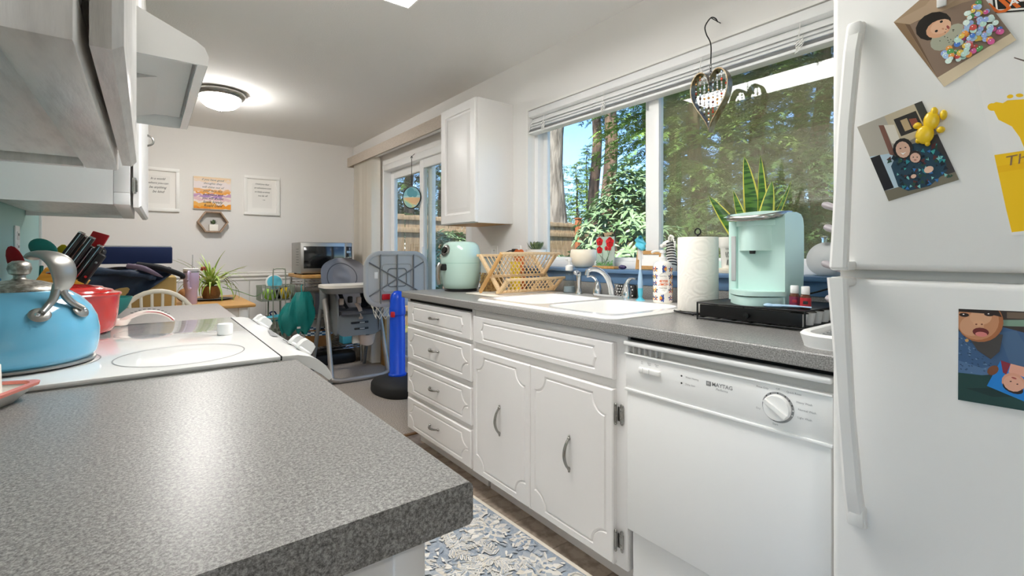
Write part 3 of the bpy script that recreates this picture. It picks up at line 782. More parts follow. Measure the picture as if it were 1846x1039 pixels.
cols = ['#a9c7e8', '#bfe0d4', '#e88fa0', '#e7c65a', '#4f7fd0', '#58a05c', '#d6609a', '#cfe3dc', '#f0a04a', '#d1574f', '#9cb4e6', '#dff0e6']
bp5 = [(1697, 98), (1714, 114), (1742, 104), (1806, 64), (1800, 40), (1764, 4), (1738, 26), (1738, 56), (1716, 82)]
def inpoly(x, y, P):
    c = False
    for (x0, y0), (x1, y1) in zip(P, P[1:] + P[:1]):
        if (y0 > y) != (y1 > y) and x < (x1 - x0) * (y - y0) / (y1 - y0) + x0: c = not c
    return c
nb_ = 0
while nb_ < 120:
    x, y = rp.uniform(1690, 1810), rp.uniform(0, 118)
    if not inpoly(x, y, bp5): continue
    nb_ += 1; r_ = rp.uniform(4.6, 7.2); c_ = rp.choice(cols); p.oval(x, y, r_, r_ * .76, c_, -25).oval(x - 1.5, y - 1.6, 1.2, .8, '#ffffff', -25)
p.mb.build('picture', 'print', s1, angle=0)
tag(MB().rbox(1.062, 1.0683, at(1708, 3, X=XF).y, at(1690, 3, X=XF).y, at(1700, 14, X=XF).z, at(1700, -25, X=XF).z, .002).build('magnet', 'fridge_white'), 'small pale bar magnet holding the coloured balls photo', 'magnet')
# 2: adult and baby in matching patterned pyjamas
q2 = [(1545, 229), (1602, 363), (1729, 324), (1662, 182)]
s2 = sheet('photo_print', q2, 'photo print of adult holding baby in matching patterned clothes', 'photo', .0012)
def mp(u_, v_):   # fraction across, fraction down
    a = Vector(q2[0]).lerp(Vector(q2[3]), u_); b = Vector(q2[1]).lerp(Vector(q2[2]), u_); c = a.lerp(b, v_); return (c.x, c.y)
p = Print(.0013, q2)
p.shape(q2, '#9a958a').shape([mp(0, 0), mp(.42, 0), mp(.42, .5), mp(0, .42)], '#b3ada1').shape([mp(0, .4), mp(.3, .45), mp(.36, .9), mp(0, .86)], '#b9cfdc').shape([mp(0, .42), mp(.14, .42), mp(.14, .86), mp(0, .86)], '#12131a').shape([mp(0, .86), mp(1, .9), mp(1, 1), mp(0, 1)], '#77705f')
p.shape([mp(.42, 0), mp(1, 0), mp(1, .35), mp(.42, .4)], '#c5b79c').shape([mp(.52, .08), mp(.86, .08), mp(.86, .3), mp(.52, .3)], '#2a2623').shape([mp(.6, .12), mp(.7, .12), mp(.7, .26), mp(.6, .26)], '#b9a27c').shape([mp(.72, .14), mp(.82, .16), mp(.82, .27), mp(.72, .25)], '#8c4a3a').shape([mp(.88, 0), mp(1, 0), mp(1, .3), mp(.88, .26)], '#3b3a33')
p.shape([mp(.36, .1), mp(.5, .14), mp(.48, .38), mp(.36, .34)], '#e6dfd2').shape([mp(.29, .08), mp(.36, .1), mp(.34, .5), mp(.27, .46)], '#7c5446')
p.shape([mp(.74, .42), mp(1, .42), mp(1, .9), mp(.78, .9)], '#3a3536')
c = [mp(.22, .6), mp(.34, .5), mp(.5, .42), mp(.72, .44), mp(.88, .56), mp(.96, .7), mp(.9, .86), mp(.6, .97), mp(.3, .95), mp(.2, .86)]
p.shape(c, '#1e3f52')
for k in range(110):
    a = mp(rp.uniform(.22, .93), rp.uniform(.5, .94)); w_ = rp.uniform(2.5, 6); t = rp.uniform(0, 6)
    p.shape([(a[0] + w_ * math.cos(t + q), a[1] + w_ * math.sin(t + q)) for q in (0, 2.1, 4.0)], rp.choice(['#2a8a96', '#3fa7a3', '#12262f', '#5a2a2c', '#2f6fb0', '#0f1d2c', '#7fc3c0', '#274c3c']))
x, y = mp(.47, .45); p.oval(x, y - 1, 18, 19, '#1b1614', 20).oval(x, y + 1, 13, 15, '#d9b09a', -15)
for dx in (-4.5, 4.5): p.oval(x + dx, y - 2 - dx * .2, 1.8, 1.1, '#3a2520')
p.shape([(x - 5, y + 6), (x, y + 10), (x + 6, y + 5), (x, y + 7.5)], '#ffffff')
x, y = mp(.58, .59); p.oval(x, y - 2, 11.5, 10, '#2b201b').oval(x, y + 1, 9.5, 9, '#e0b6a0')
for dx in (-3.5, 3.5): p.oval(x + dx, y, 1.3, 1, '#2c1d19')
p.oval(x, y + 5, 2.6, 1, '#a35a54')
x, y = mp(.68, .78); p.oval(x, y, 9, 6, '#e2bda6', -20); x, y = mp(.45, .8); p.oval(x, y, 5, 3.6, '#e2bda6', -20)
p.mb.build('picture', 'print', s2, angle=0)
# little yellow animal magnet, generic toy shape
bm_ = thing('magnet', 'yellow animal-shaped plastic magnet holding the pyjama photo', 'magnet', fp(1678, 225, .012))
def fe(mb, px_, py_, rx, ry, rz=.006, lift=.007): 
    a = fp(px_, py_, lift); k = (fp(px_ + rx, py_, lift) - a).length; k2 = (fp(px_, py_ + ry, lift) - a).length; mb.ell(a, (rz, k, k2), 14, 10)
mb = MB(); fe(mb, 1667, 243, 17, 17, .0075, .009); fe(mb, 1679, 218, 15, 17, .0065, .008); fe(mb, 1655, 254, 5, 5); fe(mb, 1672, 259, 5, 5)
for a_ in ((1654, 227, 8, 6), (1696, 234, 8, 6), (1684, 202, 7, 9), (1701, 207, 7, 9)): fe(mb, *a_)
mb.build('body', 'yellow_paint', bm_)
# 3: smiling baby with a postcard
q3 = [(1728, 557), (1727, 721), (1870, 745), (1870, 563)]
s3 = sheet('photo_print', q3, 'large photo print of smiling baby in knitted blue cardigan', 'photo', .0012)
p = Print(.0013, q3)
p.shape(q3, '#2c3f3f').shape([(1728, 557), (1870, 563), (1870, 600), (1800, 600), (1728, 590)], '#3b2f29').shape([(1808, 577), (1870, 577), (1870, 590), (1808, 588)], '#7f9a86').shape([(1815, 563), (1870, 565), (1870, 576), (1815, 574)], '#6f5b4a')
p.shape([(1728, 597), (1745, 607), (1760, 624), (1790, 632), (1808, 590), (1846, 600), (1870, 640), (1870, 668), (1790, 660), (1780, 676), (1727, 672)], '#3f5f86').shape([(1728, 650), (1770, 664), (1788, 660), (1782, 676), (1755, 678), (1728, 676)], '#55759c').shape([(1800, 600), (1832, 596), (1860, 640), (1870, 660), (1822, 660)], '#4a6789')
for k in range(70):
    x = rp.uniform(1729, 1790); y = rp.uniform(606, 672)
    p.oval(x, y, 2, 1, rp.choice(['#6d8db3', '#35506f', '#2c4463']), 20)
p.shape([(1748, 610), (1790, 600), (1808, 604), (1802, 634), (1786, 648), (1762, 632)], '#46413f')
p.oval(1767, 580, 42, 37, '#a8683f', 5, 24).oval(1763, 578, 38, 35, '#c58a63', 5, 24).oval(1752, 588, 22, 18, '#d49e7a', 0, 20).oval(1768, 572, 20, 14, '#d8a581', 0, 20)
p.shape([(1728, 557), (1800, 560), (1806, 572), (1780, 566), (1728, 562)], '#2a1c15')
for x, y in ((1738, 568), (1783, 567)): p.oval(x, y, 9, 3.6, '#2b1a14', 4).oval(x - 1, y - 1, 1.6, 1, '#f5efe8')
p.oval(1764, 583, 10, 5, '#dca882').oval(1760, 585, 2, 1.4, '#7c4830').oval(1770, 585, 2, 1.4, '#7c4830').oval(1768, 599, 15, 8, '#6b2522', 6).oval(1769, 603, 11, 4.5, '#d57f78', 6).oval(1743, 614, 3.4, 3, '#c99a5a')
p.shape([(1727, 672), (1780, 678), (1870, 700), (1870, 745), (1727, 721)], '#20423f').shape([(1740, 700), (1790, 700), (1830, 716), (1790, 716)], '#173231')
p.shape([(1779, 696), (1804, 650), (1870, 672), (1870, 733), (1846, 724)], '#1a7fd0').shape([(1804, 650), (1822, 656), (1814, 676), (1808, 672)], '#8a2a3a').shape([(1822, 656), (1870, 668), (1870, 690), (1835, 676), (1818, 672)], '#e7a790').oval(1827, 690, 22, 17, '#e0a085', 20).oval(1826, 700, 20, 9, '#2a1a16', 22).oval(1827, 692, 19, 14, '#e5ab92', 20).oval(1822, 688, 2, 1, '#3a2018').oval(1834, 693, 2, 1, '#3a2018').oval(1828, 682, 5, 1.6, '#b2574e', 20)
p.oval(1790, 668, 11, 8, '#7c4a2e', -30)
p.mb.build('picture', 'print', s3, angle=0)
# 4: footprint artwork sheet
q4 = [(1757, 118), (1824, 424), (1900, 424), (1900, 60)]
s4 = sheet('artwork_sheet', q4, 'white sheet with yellow painted footprint and yellow painted block', 'artwork', .0009)
p = Print(.001, q4)
p.shape(q4, '#e9e7e4').shape([(1790, 280), (1870, 268), (1870, 414), (1824, 419)], '#f3c418').shape([(1796, 300), (1870, 288), (1870, 300), (1799, 312)], '#efba0c')
p.shape([(1782, 190), (1796, 184), (1808, 186), (1816, 181), (1846, 179), (1880, 182), (1880, 275), (1846, 266), (1838, 247), (1824, 228), (1800, 216), (1792, 200), (1784, 199)], '#f2c31a')
p.oval(1789, 193, 9, 7, '#f2c31a').oval(1821, 174, 6, 3.6, '#f2c31a', -10).oval(1838, 172, 7, 3.4, '#f2c31a').oval(1854, 172, 7, 3.4, '#f2c31a')
p.shape([(1828, 103), (1846, 108), (1860, 104), (1860, 106), (1846, 111), (1828, 105)], '#6a5c55')
p.mb.build('paint', 'print_matte', s4, angle=0)
write('Th', .022, fp(1830, 289, .0014), (0, -1, .12), (0, .12, 1), 'leather_tan', s4, shear=.2, lift=.0001)
# 5: dark card with orange lettering at the very corner
q5 = [(1786, -30), (1792, 24), (1880, 18), (1880, -30)]
s5 = sheet('card', q5, 'black greeting card with orange lettering at top corner of freezer', 'card', .0007)
p = Print(.0008); p.shape(q5, '#15130f').shape([(1790, -30), (1796, 21), (1880, 15), (1880, -30)], '#f3efe9').shape([(1793, -30), (1799, 17), (1880, 12), (1880, -30)], '#161310'); p.mb.build('print', 'print', s5, angle=0)
write('IUN', .03, fp(1824, 6, .001), (0, -1, .08), (0, .08, 1), 'orange_silicone', s5, shear=-.5, lift=.0001, bold=.001)
write('AGE', .014, fp(1842, -2, .0012), (0, -1, .1), (0, .1, 1), 'paper', s5, lift=.0001, bold=.0005)

# ================================================================== DISHWASHER
dw = thing('dishwasher', 'white built-in dishwasher with control knob beside the refrigerator', 'dishwasher', (1.55, .715, 0))
MB().box(1.26, 1.88, .418, 1.008, .245, .868).box(1.29, 1.88, .418, 1.008, .02, .245).build('body', 'dark_gap', dw, angle=0)
dd = MB().rbox(1.237, 1.262, .422, 1.005, .25, .704, .005).build('door', 'appliance', dw)
cpn = MB().rbox(1.236, 1.262, .418, 1.01, .708, .822, .004).build('control_panel', 'appliance', dw)
MB().rbox(1.231, 1.262, .418, 1.012, .70, .709, .003).build('trim_strip', 'appliance', dw)
MB().rbox(1.225, 1.262, .418, 1.012, .846, .862, .006, 3).rbox(1.231, 1.262, .418, 1.012, .816, .8225, .003).rbox(1.236, 1.262, 1.0, 1.01, .8225, .846, .002).build('handle_rail', 'appliance', dw)
MB().box(1.252, 1.262, .418, 1.0, .8225, .846).build('handle_recess', 'appliance_shade', dw, angle=0)
for k in range(6): MB().rbox(1.239, 1.253, .978 - k * .021, .982 - k * .021, .8225, .846, .001).build('vent_rib', 'appliance_grey', dw)
mb = MB().rbox(1.229, 1.238, .875, .955, .768, .786, .0045, 3); o = mb.build('button_bar', 'white_plastic', cpn)
for y in (.937, .913): MB().box(1.2284, 1.2292, y, y + .0014, .769, .785).build('button_split', 'appliance_shade', o, angle=0)
for z in (.787, .766):
    MB().cyl((1.2355, .805, z), (1.2362, .805, z), .0028, n=12).build('indicator', 'ink', cpn)
rt, up_ = (0, -1, 0), (0, 0, 1)
write('Water Heating', .0068, (1.236, .792, .786), rt, up_, 'ink_grey', cpn, align='LEFT'); write('Delay Start', .0068, (1.236, .792, .766), rt, up_, 'ink_grey', cpn, align='LEFT')
for i, s_ in enumerate(('Air\nDry', 'Sensor\nHeat', 'Heated\nDry')): write(s_, .005, (1.236, .944 - i * .027, .8), rt, up_, 'ink_grey', cpn)
write('MAYTAG', .0145, (1.236, .711, .7835), rt, up_, 'ink_grey', cpn, align='LEFT', bold=.0003)
write('Performa', .009, (1.236, .70, .772), rt, up_, 'ink_grey', cpn, align='LEFT', shear=.35)
MB().rbox(1.2353, 1.237, .714, .728, .7765, .7895, .0005).build('logo_plate', 'ink_grey', cpn); write('M', .009, (1.2353, .721, .783), rt, up_, 'appliance', cpn, name='logo', shear=-.15, lift=.0004)
KY, KZ = .538, .764
mb = MB().cyl((1.2352, KY, KZ), (1.2358, KY, KZ), .0375, n=40); mb.build('dial_ring', 'ink_grey', cpn)
mb = MB().lathe([(0, 0), (.032, 0), (.032, .008), (.030, .013), (0, .014)], n=36)
mb.prism([(-.03, -.006), (.03, -.004), (.03, .004), (-.03, .006)], lambda u, v, d: Vector((u, v, d)), .012, .021)
mb.xf(Matrix.Translation((1.2355, KY, KZ)) @ Matrix.Rotation(R(-90), 4, 'Y') @ Matrix.Rotation(R(58), 4, 'Z')); kb_ = mb.build('dial', 'white_plastic', cpn)
for a in (90, 60, 40, 20, 0, -20, 200, 255, 120, 140):
    c_ = (1.2351, KY - .035 * math.cos(R(a)), KZ + .035 * math.sin(R(a))); MB().cyl(c_, (1.2353, c_[1], c_[2]), .0018, n=8).build('dial_mark', 'white_plastic' if a in (0, -20) else 'ink', cpn)
for s_, y, z, al in (('Off', KY, KZ + .045, 'CENTER'), ('Rinse Only', KY + .022, KZ + .041, 'RIGHT'), ('Quick Rinse', KY - .02, KZ + .043, 'LEFT'), ('Heavy Wash', KY - .042, KZ + .024, 'LEFT'), ('Normal Wash', KY - .046, KZ + .007, 'LEFT'), ('Light Wash', KY - .045, KZ - .012, 'LEFT'), ('Dry', KY + .042, KZ - .014, 'RIGHT'), ('Start', KY + .006, KZ - .043, 'CENTER')):
    write(s_, .0068, (1.236, y, z), rt, up_, 'ink_grey', cpn, align=al)
MB().rbox(1.262, 1.272, .422, 1.002, .03, .236, .004).build('kick_panel', 'appliance', dw)

# ================================================================== SINK
def rr(x0, x1, y0, y1, r, n=6):
    o = []
    for cx, cy, a in ((x1 - r, y1 - r, 0), (x0 + r, y1 - r, 90), (x0 + r, y0 + r, 180), (x1 - r, y0 + r, 270)):
        for k in range(n + 1): t = R(a + 90 * k / n); o.append((cx + r * math.cos(t), cy + r * math.sin(t)))
    return o
sk = thing('sink', 'white double-bowl enamel sink set into the window counter', 'sink', (1.555, 1.51, .72))
def loft(rings):
    vs = []; fs = []; n = len(rings[0][0])
    for pl, z in rings: vs += [(x, y, z) for x, y in pl]
    for i in range(len(rings) - 1):
        for j in range(n): fs.append((i * n + j, i * n + (j + 1) % n, (i + 1) * n + (j + 1) % n, (i + 1) * n + j))
    return vs, fs
SZ = .9275
outr = rr(1.252, 1.872, 1.075, 1.945, .05); o2 = rr(1.262, 1.862, 1.085, 1.935, .045)
b1 = rr(1.30, 1.735, 1.12, 1.495, .07); b2 = rr(1.30, 1.735, 1.535, 1.90, .07)
mb = MB(); v_, f_ = loft([(outr, .9152), (outr, .919), (o2, SZ)]); mb.add(v_, f_)
allp = [[Vector((x, y, 0)) for x, y in q] for q in (o2, b1, b2)]
flat = [(x, y, SZ) for q in (o2, b1, b2) for x, y in q]
mb.add(flat, [tuple(t) for t in tessellate_polygon(allp)])
mb.build('rim', 'porcelain', sk, angle=35)
for (x0, x1, y0, y1) in ((1.30, 1.735, 1.12, 1.495), (1.30, 1.735, 1.535, 1.90)):
    rings = [(rr(x0, x1, y0, y1, .07), SZ), (rr(x0 + .008, x1 - .008, y0 + .008, y1 - .008, .066), SZ - .008), (rr(x0 + .02, x1 - .02, y0 + .02, y1 - .02, .06), .80), (rr(x0 + .035, x1 - .035, y0 + .035, y1 - .035, .05), .752), (rr(x0 + .07, x1 - .07, y0 + .07, y1 - .07, .03), .742)]
    mb = MB(); v_, f_ = loft(rings); mb.add(v_, f_); mb.add([(x, y, .742) for x, y in rings[-1][0]], [list(range(len(rings[-1][0])))])
    b_ = mb.build('bowl', 'porcelain', sk, angle=60)
    xc, yc = (x0 + x1) / 2, (y0 + y1) / 2
    MB().lathe([(0, .744), (.02, .744), (.04, .747), (.044, .743)], (xc, yc, 0), 20).build('drain', 'chrome', b_)
    if y0 < 1.3: MB().ell((x1 - .0145, yc, .875), (.003, .014, .007), 14, 8).build('overflow', 'nickel', b_)
# faucet
fa = thing('faucet', 'chrome two-handle kitchen faucet behind the sink', 'faucet', (1.80, 1.555, SZ))
z0 = SZ
MB().prism(rr(1.775, 1.83, 1.445, 1.67, .026), lambda u, v, d: (u, v, d), z0, z0 + .014).build('base_plate', 'chrome', fa)
pth = bez([(1.80, 1.55, z0 + .01), (1.79, 1.552, z0 + .06), (1.768, 1.562, z0 + .105), (1.74, 1.58, z0 + .132), (1.71, 1.598, z0 + .138), (1.69, 1.61, z0 + .128)], 6)
MB().tube(pth, [.02 - .008 * min(1, i / 14) for i in range(len(pth))], 14).cyl((1.693, 1.609, z0 + .136), (1.688, 1.612, z0 + .108), .0125, .0125, 14).build('spout', 'chrome', fa)
for y, s in ((1.648, 1), (1.467, -1)):
    MB().lathe([(.024, 0), (.024, .02), (.018, .035), (.014, .05), (.013, .06), (0, .064)], (1.802, y, z0 + .012), 20).tube(bez([(1.802, y, z0 + .062), (1.80, y + s * .012, z0 + .085), (1.798, y + s * .035, z0 + .098), (1.795, y + s * .062, z0 + .096)], 5), [.010] * 4 + [.009] * 6 + [.007] * 6, 10, flat=(1.3, .8)).build('handle', 'chrome', fa)
sp = thing('sink_sprayer', 'chrome pull-out side sprayer standing left of the faucet', 'sprayer', (1.825, 1.80, SZ))
MB().lathe([(.021, 0), (.021, .006), (.015, .02), (.013, .03)], (1.825, 1.80, SZ), 18).build('holder', 'chrome', sp)
MB().lathe([(.011, .028), (.012, .06), (.0155, .085), (.015, .105), (.011, .115), (0, .118)], (1.825, 1.80, SZ), 18).ell((1.808, 1.803, SZ + .112), (.02, .014, .014), 14, 8).build('spray_head', 'chrome', sp)
# ================================================================== CEILING LIGHTS, THE LIVING ROOM ONE ADDED
lf = thing('ceiling_light', 'long rectangular fluorescent box light on kitchen ceiling', 'light', (.775, 1.4, 2.25))
MB().rbox(.6, .95, .79, 2.01, 2.345, CZ, .003).rbox(.6, .612, .79, 2.01, 2.25, 2.345, .003).rbox(.938, .95, .79, 2.01, 2.25, 2.345, .003).rbox(.612, .938, .79, .802, 2.25, 2.345, .003).rbox(.612, .938, 1.998, 2.01, 2.25, 2.345, .003).build('housing', 'white_plastic', lf)
MB().box(.6125, .9375, .8025, 1.9975, 2.252, 2.262).build('diffuser', 'lamp_diffuser', lf, angle=0)
ld = thing('ceiling_light', 'round frosted glass flush-mount dome light on dining ceiling', 'light', (.45, 4.27, 2.25))
MB().lathe([(.168, CZ), (.172, CZ - .012), (.168, CZ - .03), (.158, CZ - .045), (.15, CZ - .05), (.14, CZ - .05), (.138, CZ - .036), (0, CZ - .036)], (.45, 4.27, 0), 40).build('metal_ring', 'nickel', ld)
MB().lathe([(.137, CZ - .04), (.139, CZ - .06), (.128, CZ - .088), (.1, CZ - .114), (.05, CZ - .132), (0, CZ - .136)], (.45, 4.27, 0), 40).build('glass_dome', 'lamp_glass', ld)
MB().lathe([(.012, CZ - .128), (.014, CZ - .137), (.006, CZ - .142), (.008, CZ - .15), (0, CZ - .156)], (.45, 4.27, 0), 14).build('finial', 'nickel', ld)

fill_dome = copy_tree(ld); fill_dome.location = (-1.7, -1.3, 2.25); fill_dome['label'] = 'added fill dome light on the unseen living room ceiling'  # invented lamp out of view, fills the fridge and cabinet fronts
# ================================================================== WINDOW COUNTER
CT = .9152
def outlet(name, origin, right, up, label, plug=False, switch=False):
    o = Vector(origin); r_ = Vector(right); u_ = Vector(up); n = r_.cross(u_)
    t = thing(name, label, 'outlet', o)
    M = Matrix((r_, u_, n)).transposed()
    MB().obox(o + n * .003, (.072, .116, .006), M, .003).build('cover_plate', 'white_plastic', t)
    for s in (-1, 1):
        c = o + u_ * s * .022
        e = MB().obox(c + n * .0065, (.034, .03, .003), M, .0015).build('socket', 'white_plastic', t)
        for k in (-1, 1): MB().obox(c + n * .0083 + r_ * k * .007 + u_ * .004, (.002, .009, .001), M).build('slot', 'ink', e, angle=0)
    return t
outlet('wall_outlet', (WX, 2.46, 1.135), (0, -1, 0), (0, 0, 1), 'white wall outlet with black plug beside the window')
outlet('wall_outlet', (WX, 2.72, 1.135), (0, -1, 0), (0, 0, 1), 'white wall outlet under the wall cabinet next to mint fryer')
outlet('wall_outlet', (-.375, 2.46, 1.185), (0, 1, 0), (0, 0, 1), 'white wall outlet on the teal backsplash wall')
pc = thing('power_cord', 'black plug and power cord in the wall outlet', 'cord', (1.9, 2.46, 1.0))
MB().rbox(1.885, 1.921, 2.444, 2.474, 1.143, 1.171, .006).build('plug', 'black_plastic', pc)
MB().tube(bez([(1.888, 2.46, 1.157), (1.86, 2.47, 1.155), (1.835, 2.5, 1.13), (1.83, 2.53, 1.06), (1.84, 2.55, .96), (1.80, 2.56, .9195), (1.7, 2.57, .9195)]), .004, 8).build('cord', 'black_plastic', pc)
# --- mint air fryer
af = thing('air_fryer', 'mint green rounded air fryer with dial and drawer handle', 'air fryer', (1.52, 2.5, CT), R(187), local=True)
MB().lathe([(0, 0), (.098, 0), (.1, .012), (.094, .02)], n=40).build('foot', 'black_plastic', af)
MB().lathe([(.094, .014), (.104, .02), (.112, .05), (.1195, .1), (.123, .15), (.122, .2), (.116, .245), (.106, .275), (.092, .29), (.07, .297), (0, .3)], n=48).build('body', 'mint', af, angle=60)
MB().lathe([(.1225, .168), (.1236, .168), (.1236, .1705), (.1225, .1705)], n=48).build('seam', 'mint_dark', af)
d_ = MB().lathe([(0, 0), (.036, 0), (.036, .006), (.032, .009), (0, .009)], n=30); d_.xf(Matrix.Translation((.112, 0, .242)) @ Matrix.Rotation(R(72), 4, 'Y')); dl = d_.build('control_dial', 'nickel', af)
d_ = MB().lathe([(0, 0), (.02, 0), (.02, .008), (0, .008)], n=24); d_.xf(Matrix.Translation((.12, 0, .245)) @ Matrix.Rotation(R(72), 4, 'Y')); d_.build('dial_face', 'screen_black', dl)
for k in range(5):
    d_ = MB().cyl((0, 0, 0), (0, 0, .003), .0035, n=10); a = R(-50 + k * 25); d_.xf(Matrix.Translation((.1205, 0, .241)) @ Matrix.Rotation(R(72), 4, 'Y') @ Matrix.Translation((.028 * math.cos(a), .028 * math.sin(a), 0))); d_.build('button', 'black_plastic', dl)
MB().rbox(.108, .15, -.018, .018, .125, .165, .008).build('handle_neck', 'black_plastic', af)
MB().tube(bez([(.15, 0, .165), (.163, 0, .14), (.166, 0, .09), (.158, 0, .045)], 6), .012, 12, flat=(1.5, .7), up=(0, 1, 0)).build('handle', 'nickel', af)
# --- container of nuts
nc = thing('storage_container', 'clear plastic container of nuts with dark lid behind the dish rack', 'container', (1.615, 2.315, CT))
MB().prism(rr(1.56, 1.67, 2.265, 2.365, .015), lambda u, v, d: (u, v, d), CT, CT + .2).build('jar', 'thin_clear', nc)
MB().prism(rr(1.564, 1.666, 2.269, 2.361, .013), lambda u, v, d: (u, v, d), CT + .003, CT + .1).build('contents', 'nuts', nc)
mb = MB(); rn = random.Random(5)
for k in range(170):
    s = rn.choice((0, 1)); z = CT + rn.uniform(.008, .112)
    c_ = (1.5645 if s else rn.uniform(1.567, 1.663), rn.uniform(2.272, 2.358) if s else 2.2695, z)
    mb.ell(c_, (.0035 if s else .006, .006 if s else .0035, .005), 7, 4, Matrix.Rotation(rn.uniform(0, 3), 3, 'X' if s else 'Y'))
mb.build('nuts', 'nuts', nc, kind='stuff')
MB().prism(rr(1.556, 1.674, 2.261, 2.369, .016), lambda u, v, d: (u, v, d), CT + .198, CT + .216).build('lid', 'plastic_grey', nc)
tag(MB().grid(lambda u, v: Vector((1.86 + .025 * math.cos(2 * PI * u) * (1 - .5 * v), 2.36 + .06 * math.sin(2 * PI * u) * (1 - .25 * v + .08 * math.sin(9 * v)), CT + .005 + .235 * v + .012 * math.sin(4 * PI * u) * v)), 22, 9, cu=True).build('cloth_pouch', 'orange_cloth', angle=60), 'rust orange pouch standing against the wall behind the dish rack', 'pouch')
tag(MB().grid(lambda u, v: Vector((1.79 + .022 * math.cos(2 * PI * u) * (1 - .85 * v), 2.31 + .05 * math.sin(2 * PI * u), CT + .005 + .17 * v)), 20, 7, cu=True).build('snack_packet', 'yellow_silicone', angle=50), 'yellow packet seen through the slats of the dish rack', 'packet')
# --- draining mat and bamboo folding dish rack
tag(MB().rbox(1.42, 1.9, 1.955, 2.285, CT, CT + .006, .003).build('draining_mat', 'tray_cream'), 'thin cream draining mat under the bamboo dish rack', 'mat')
RZ = CT + .0062
dk = thing('dish_rack', 'folding bamboo dish rack with crossed legs beside the sink', 'dish rack', (1.67, 2.1, RZ))
XA, XB = 1.475, 1.875
LA = ((2.235, RZ + .21), (2.04, RZ + .012)); LB = ((2.005, RZ + .222), (2.21, RZ + .006)); LC = ((1.965, RZ + .085), (2.045, RZ + .012))
def plank(x0, x1, a, b, w, parent, name='leg', m='bamboo'):
    p0 = Vector((0, a[0], a[1])); p1 = Vector((0, b[0], b[1])); d = (p1 - p0).normalized(); n = Vector((1, 0, 0)).cross(d)
    M = Matrix((Vector((1, 0, 0)), d, n)).transposed()
    return MB().obox(((x0 + x1) / 2, (a[0] + b[0]) / 2, (a[1] + b[1]) / 2), (x1 - x0, (p1 - p0).length, w), M, .003).build(name, m, parent)
for x in (XA, XB - .014):
    plank(x, x + .014, LA[0], LA[1], .02, dk); plank(x - .006, x + .006, LC[0], LC[1], .018, dk, 'arm')
    plank(x - .015, x - .001, LB[0], LB[1], .02, dk, 'leg', 'bamboo_dark' if x == XA else 'bamboo')
for nm, a in (('rail', LA[0]), ('rail', LB[0]), ('rail', LC[0]), ('rail', (2.118, RZ + .098)), ('rail', (2.05, RZ + .016))):
    MB().rbox(XA - .012, XB + .004, a[0] - .007, a[0] + .007, a[1] - .009, a[1] + .006, .003).build(nm, 'bamboo', dk)
def slats(a, b, n, off):
    base = None
    for k in range(n):
        x = XA + .022 + (XB - XA - .05) * k / (n - 1)
        if base is None: base = plank(x - .0028, x + .0028, a, b, .006, dk, 'slat'); x0 = x
        else: ref(base, 'slat', dk, Matrix.Translation((x - x0, 0, 0)))
slats(LA[0], LA[1], 14, 0); slats(LB[0], (2.112, RZ + .1), 14, 0); slats(LC[0], LC[1], 14, 0)
mat('soap_grey', '#8f999f', .2)
ss = thing('scrub_sponge', 'black and white dotted scrubber behind the faucet', 'sponge', (1.885, 1.535, SZ))
MB().rbox(1.874, 1.9, 1.48, 1.585, .9285, .988, .008, 3).build('sponge', 'ink', ss)
mb = MB()
for i in range(7):
    for j in range(4): mb.ell((1.8735, 1.489 + i * .0148 + (.007 if j % 2 else 0), .936 + j * .0145), (.0016, .0042, .0042), 8, 5)
mb.build('dots', 'white_plastic', ss, kind='stuff')
# --- foaming soap, brush, soap bottle, paper towel
fs_ = thing('soap_dispenser', 'clear foaming soap bottle with pale pump by the window', 'soap dispenser', (1.835, 1.895, SZ))
c_ = (1.835, 1.885, SZ)
MB().lathe([(0, 0), (.034, 0), (.036, .01), (.032, .04), (.024, .08), (.018, .11), (.017, .125)], c_, 24).build('bottle', 'thin_clear', fs_)
MB().lathe([(0, .003), (.031, .003), (.032, .012), (.029, .035), (0, .036)], c_, 24).build('soap', 'soap_grey', fs_)
MB().lathe([(.019, .12), (.021, .123), (.021, .145), (.012, .15), (.008, .152), (.008, .17), (.014, .172), (.015, .19), (0, .194)], c_, 20).tube([(1.835, 1.885, SZ + .182), (1.80, 1.885, SZ + .182)], .005, 8).build('pump', 'white_plastic', fs_)
bb = thing('bottle_brush', 'light blue bottle brush standing in a suction holder', 'brush', (1.80, 1.385, SZ))
c_ = (1.80, 1.385, SZ)
MB().lathe([(.022, 0), (.014, .006), (.0085, .014), (.011, .03), (.012, .055), (.009, .056), (.008, .03), (0, .02)], c_, 18).build('holder', 'sky_silicone', bb)
MB().lathe([(0, .022), (.008, .03), (.0125, .075), (.0095, .11), (.007, .13), (.0045, .14)], c_, 16).build('grip', 'pale_blue', bb)
MB().lathe([(.0045, .135), (.0055, .17), (.004, .2), (.003, .25), (0, .255)], c_, 12).build('shaft', 'white_plastic', bb)
mb = MB()
for k in range(240):
    t = k / 240; a = k * 2.4; z = SZ + .185 + .06 * t; l = .013
    mb.cyl((1.80, 1.385, z), (1.80 + l * math.cos(a), 1.385 + l * math.sin(a), z + .002), .0005, n=3, caps=False)
mb.build('bristles', 'white_plastic', bb, kind='stuff')
MB().grid(lambda u, v: Vector((1.80 + (.012 + .008 * math.sin(3 * PI * v)) * math.cos(2 * PI * u), 1.385 + (.03 * math.sin(PI * (.12 + .88 * v)) + .006 * math.sin(4 * PI * v)) * math.sin(2 * PI * u), SZ + .235 + .055 * v + .008 * math.sin(2 * PI * u))), 24, 12, cu=True).build('sponge_tip', 'sky_silicone', bb, angle=70)
sb = thing('soap_bottle', 'white pump soap bottle with colourful tile pattern and lemon label', 'soap bottle', (1.80, 1.265, SZ))
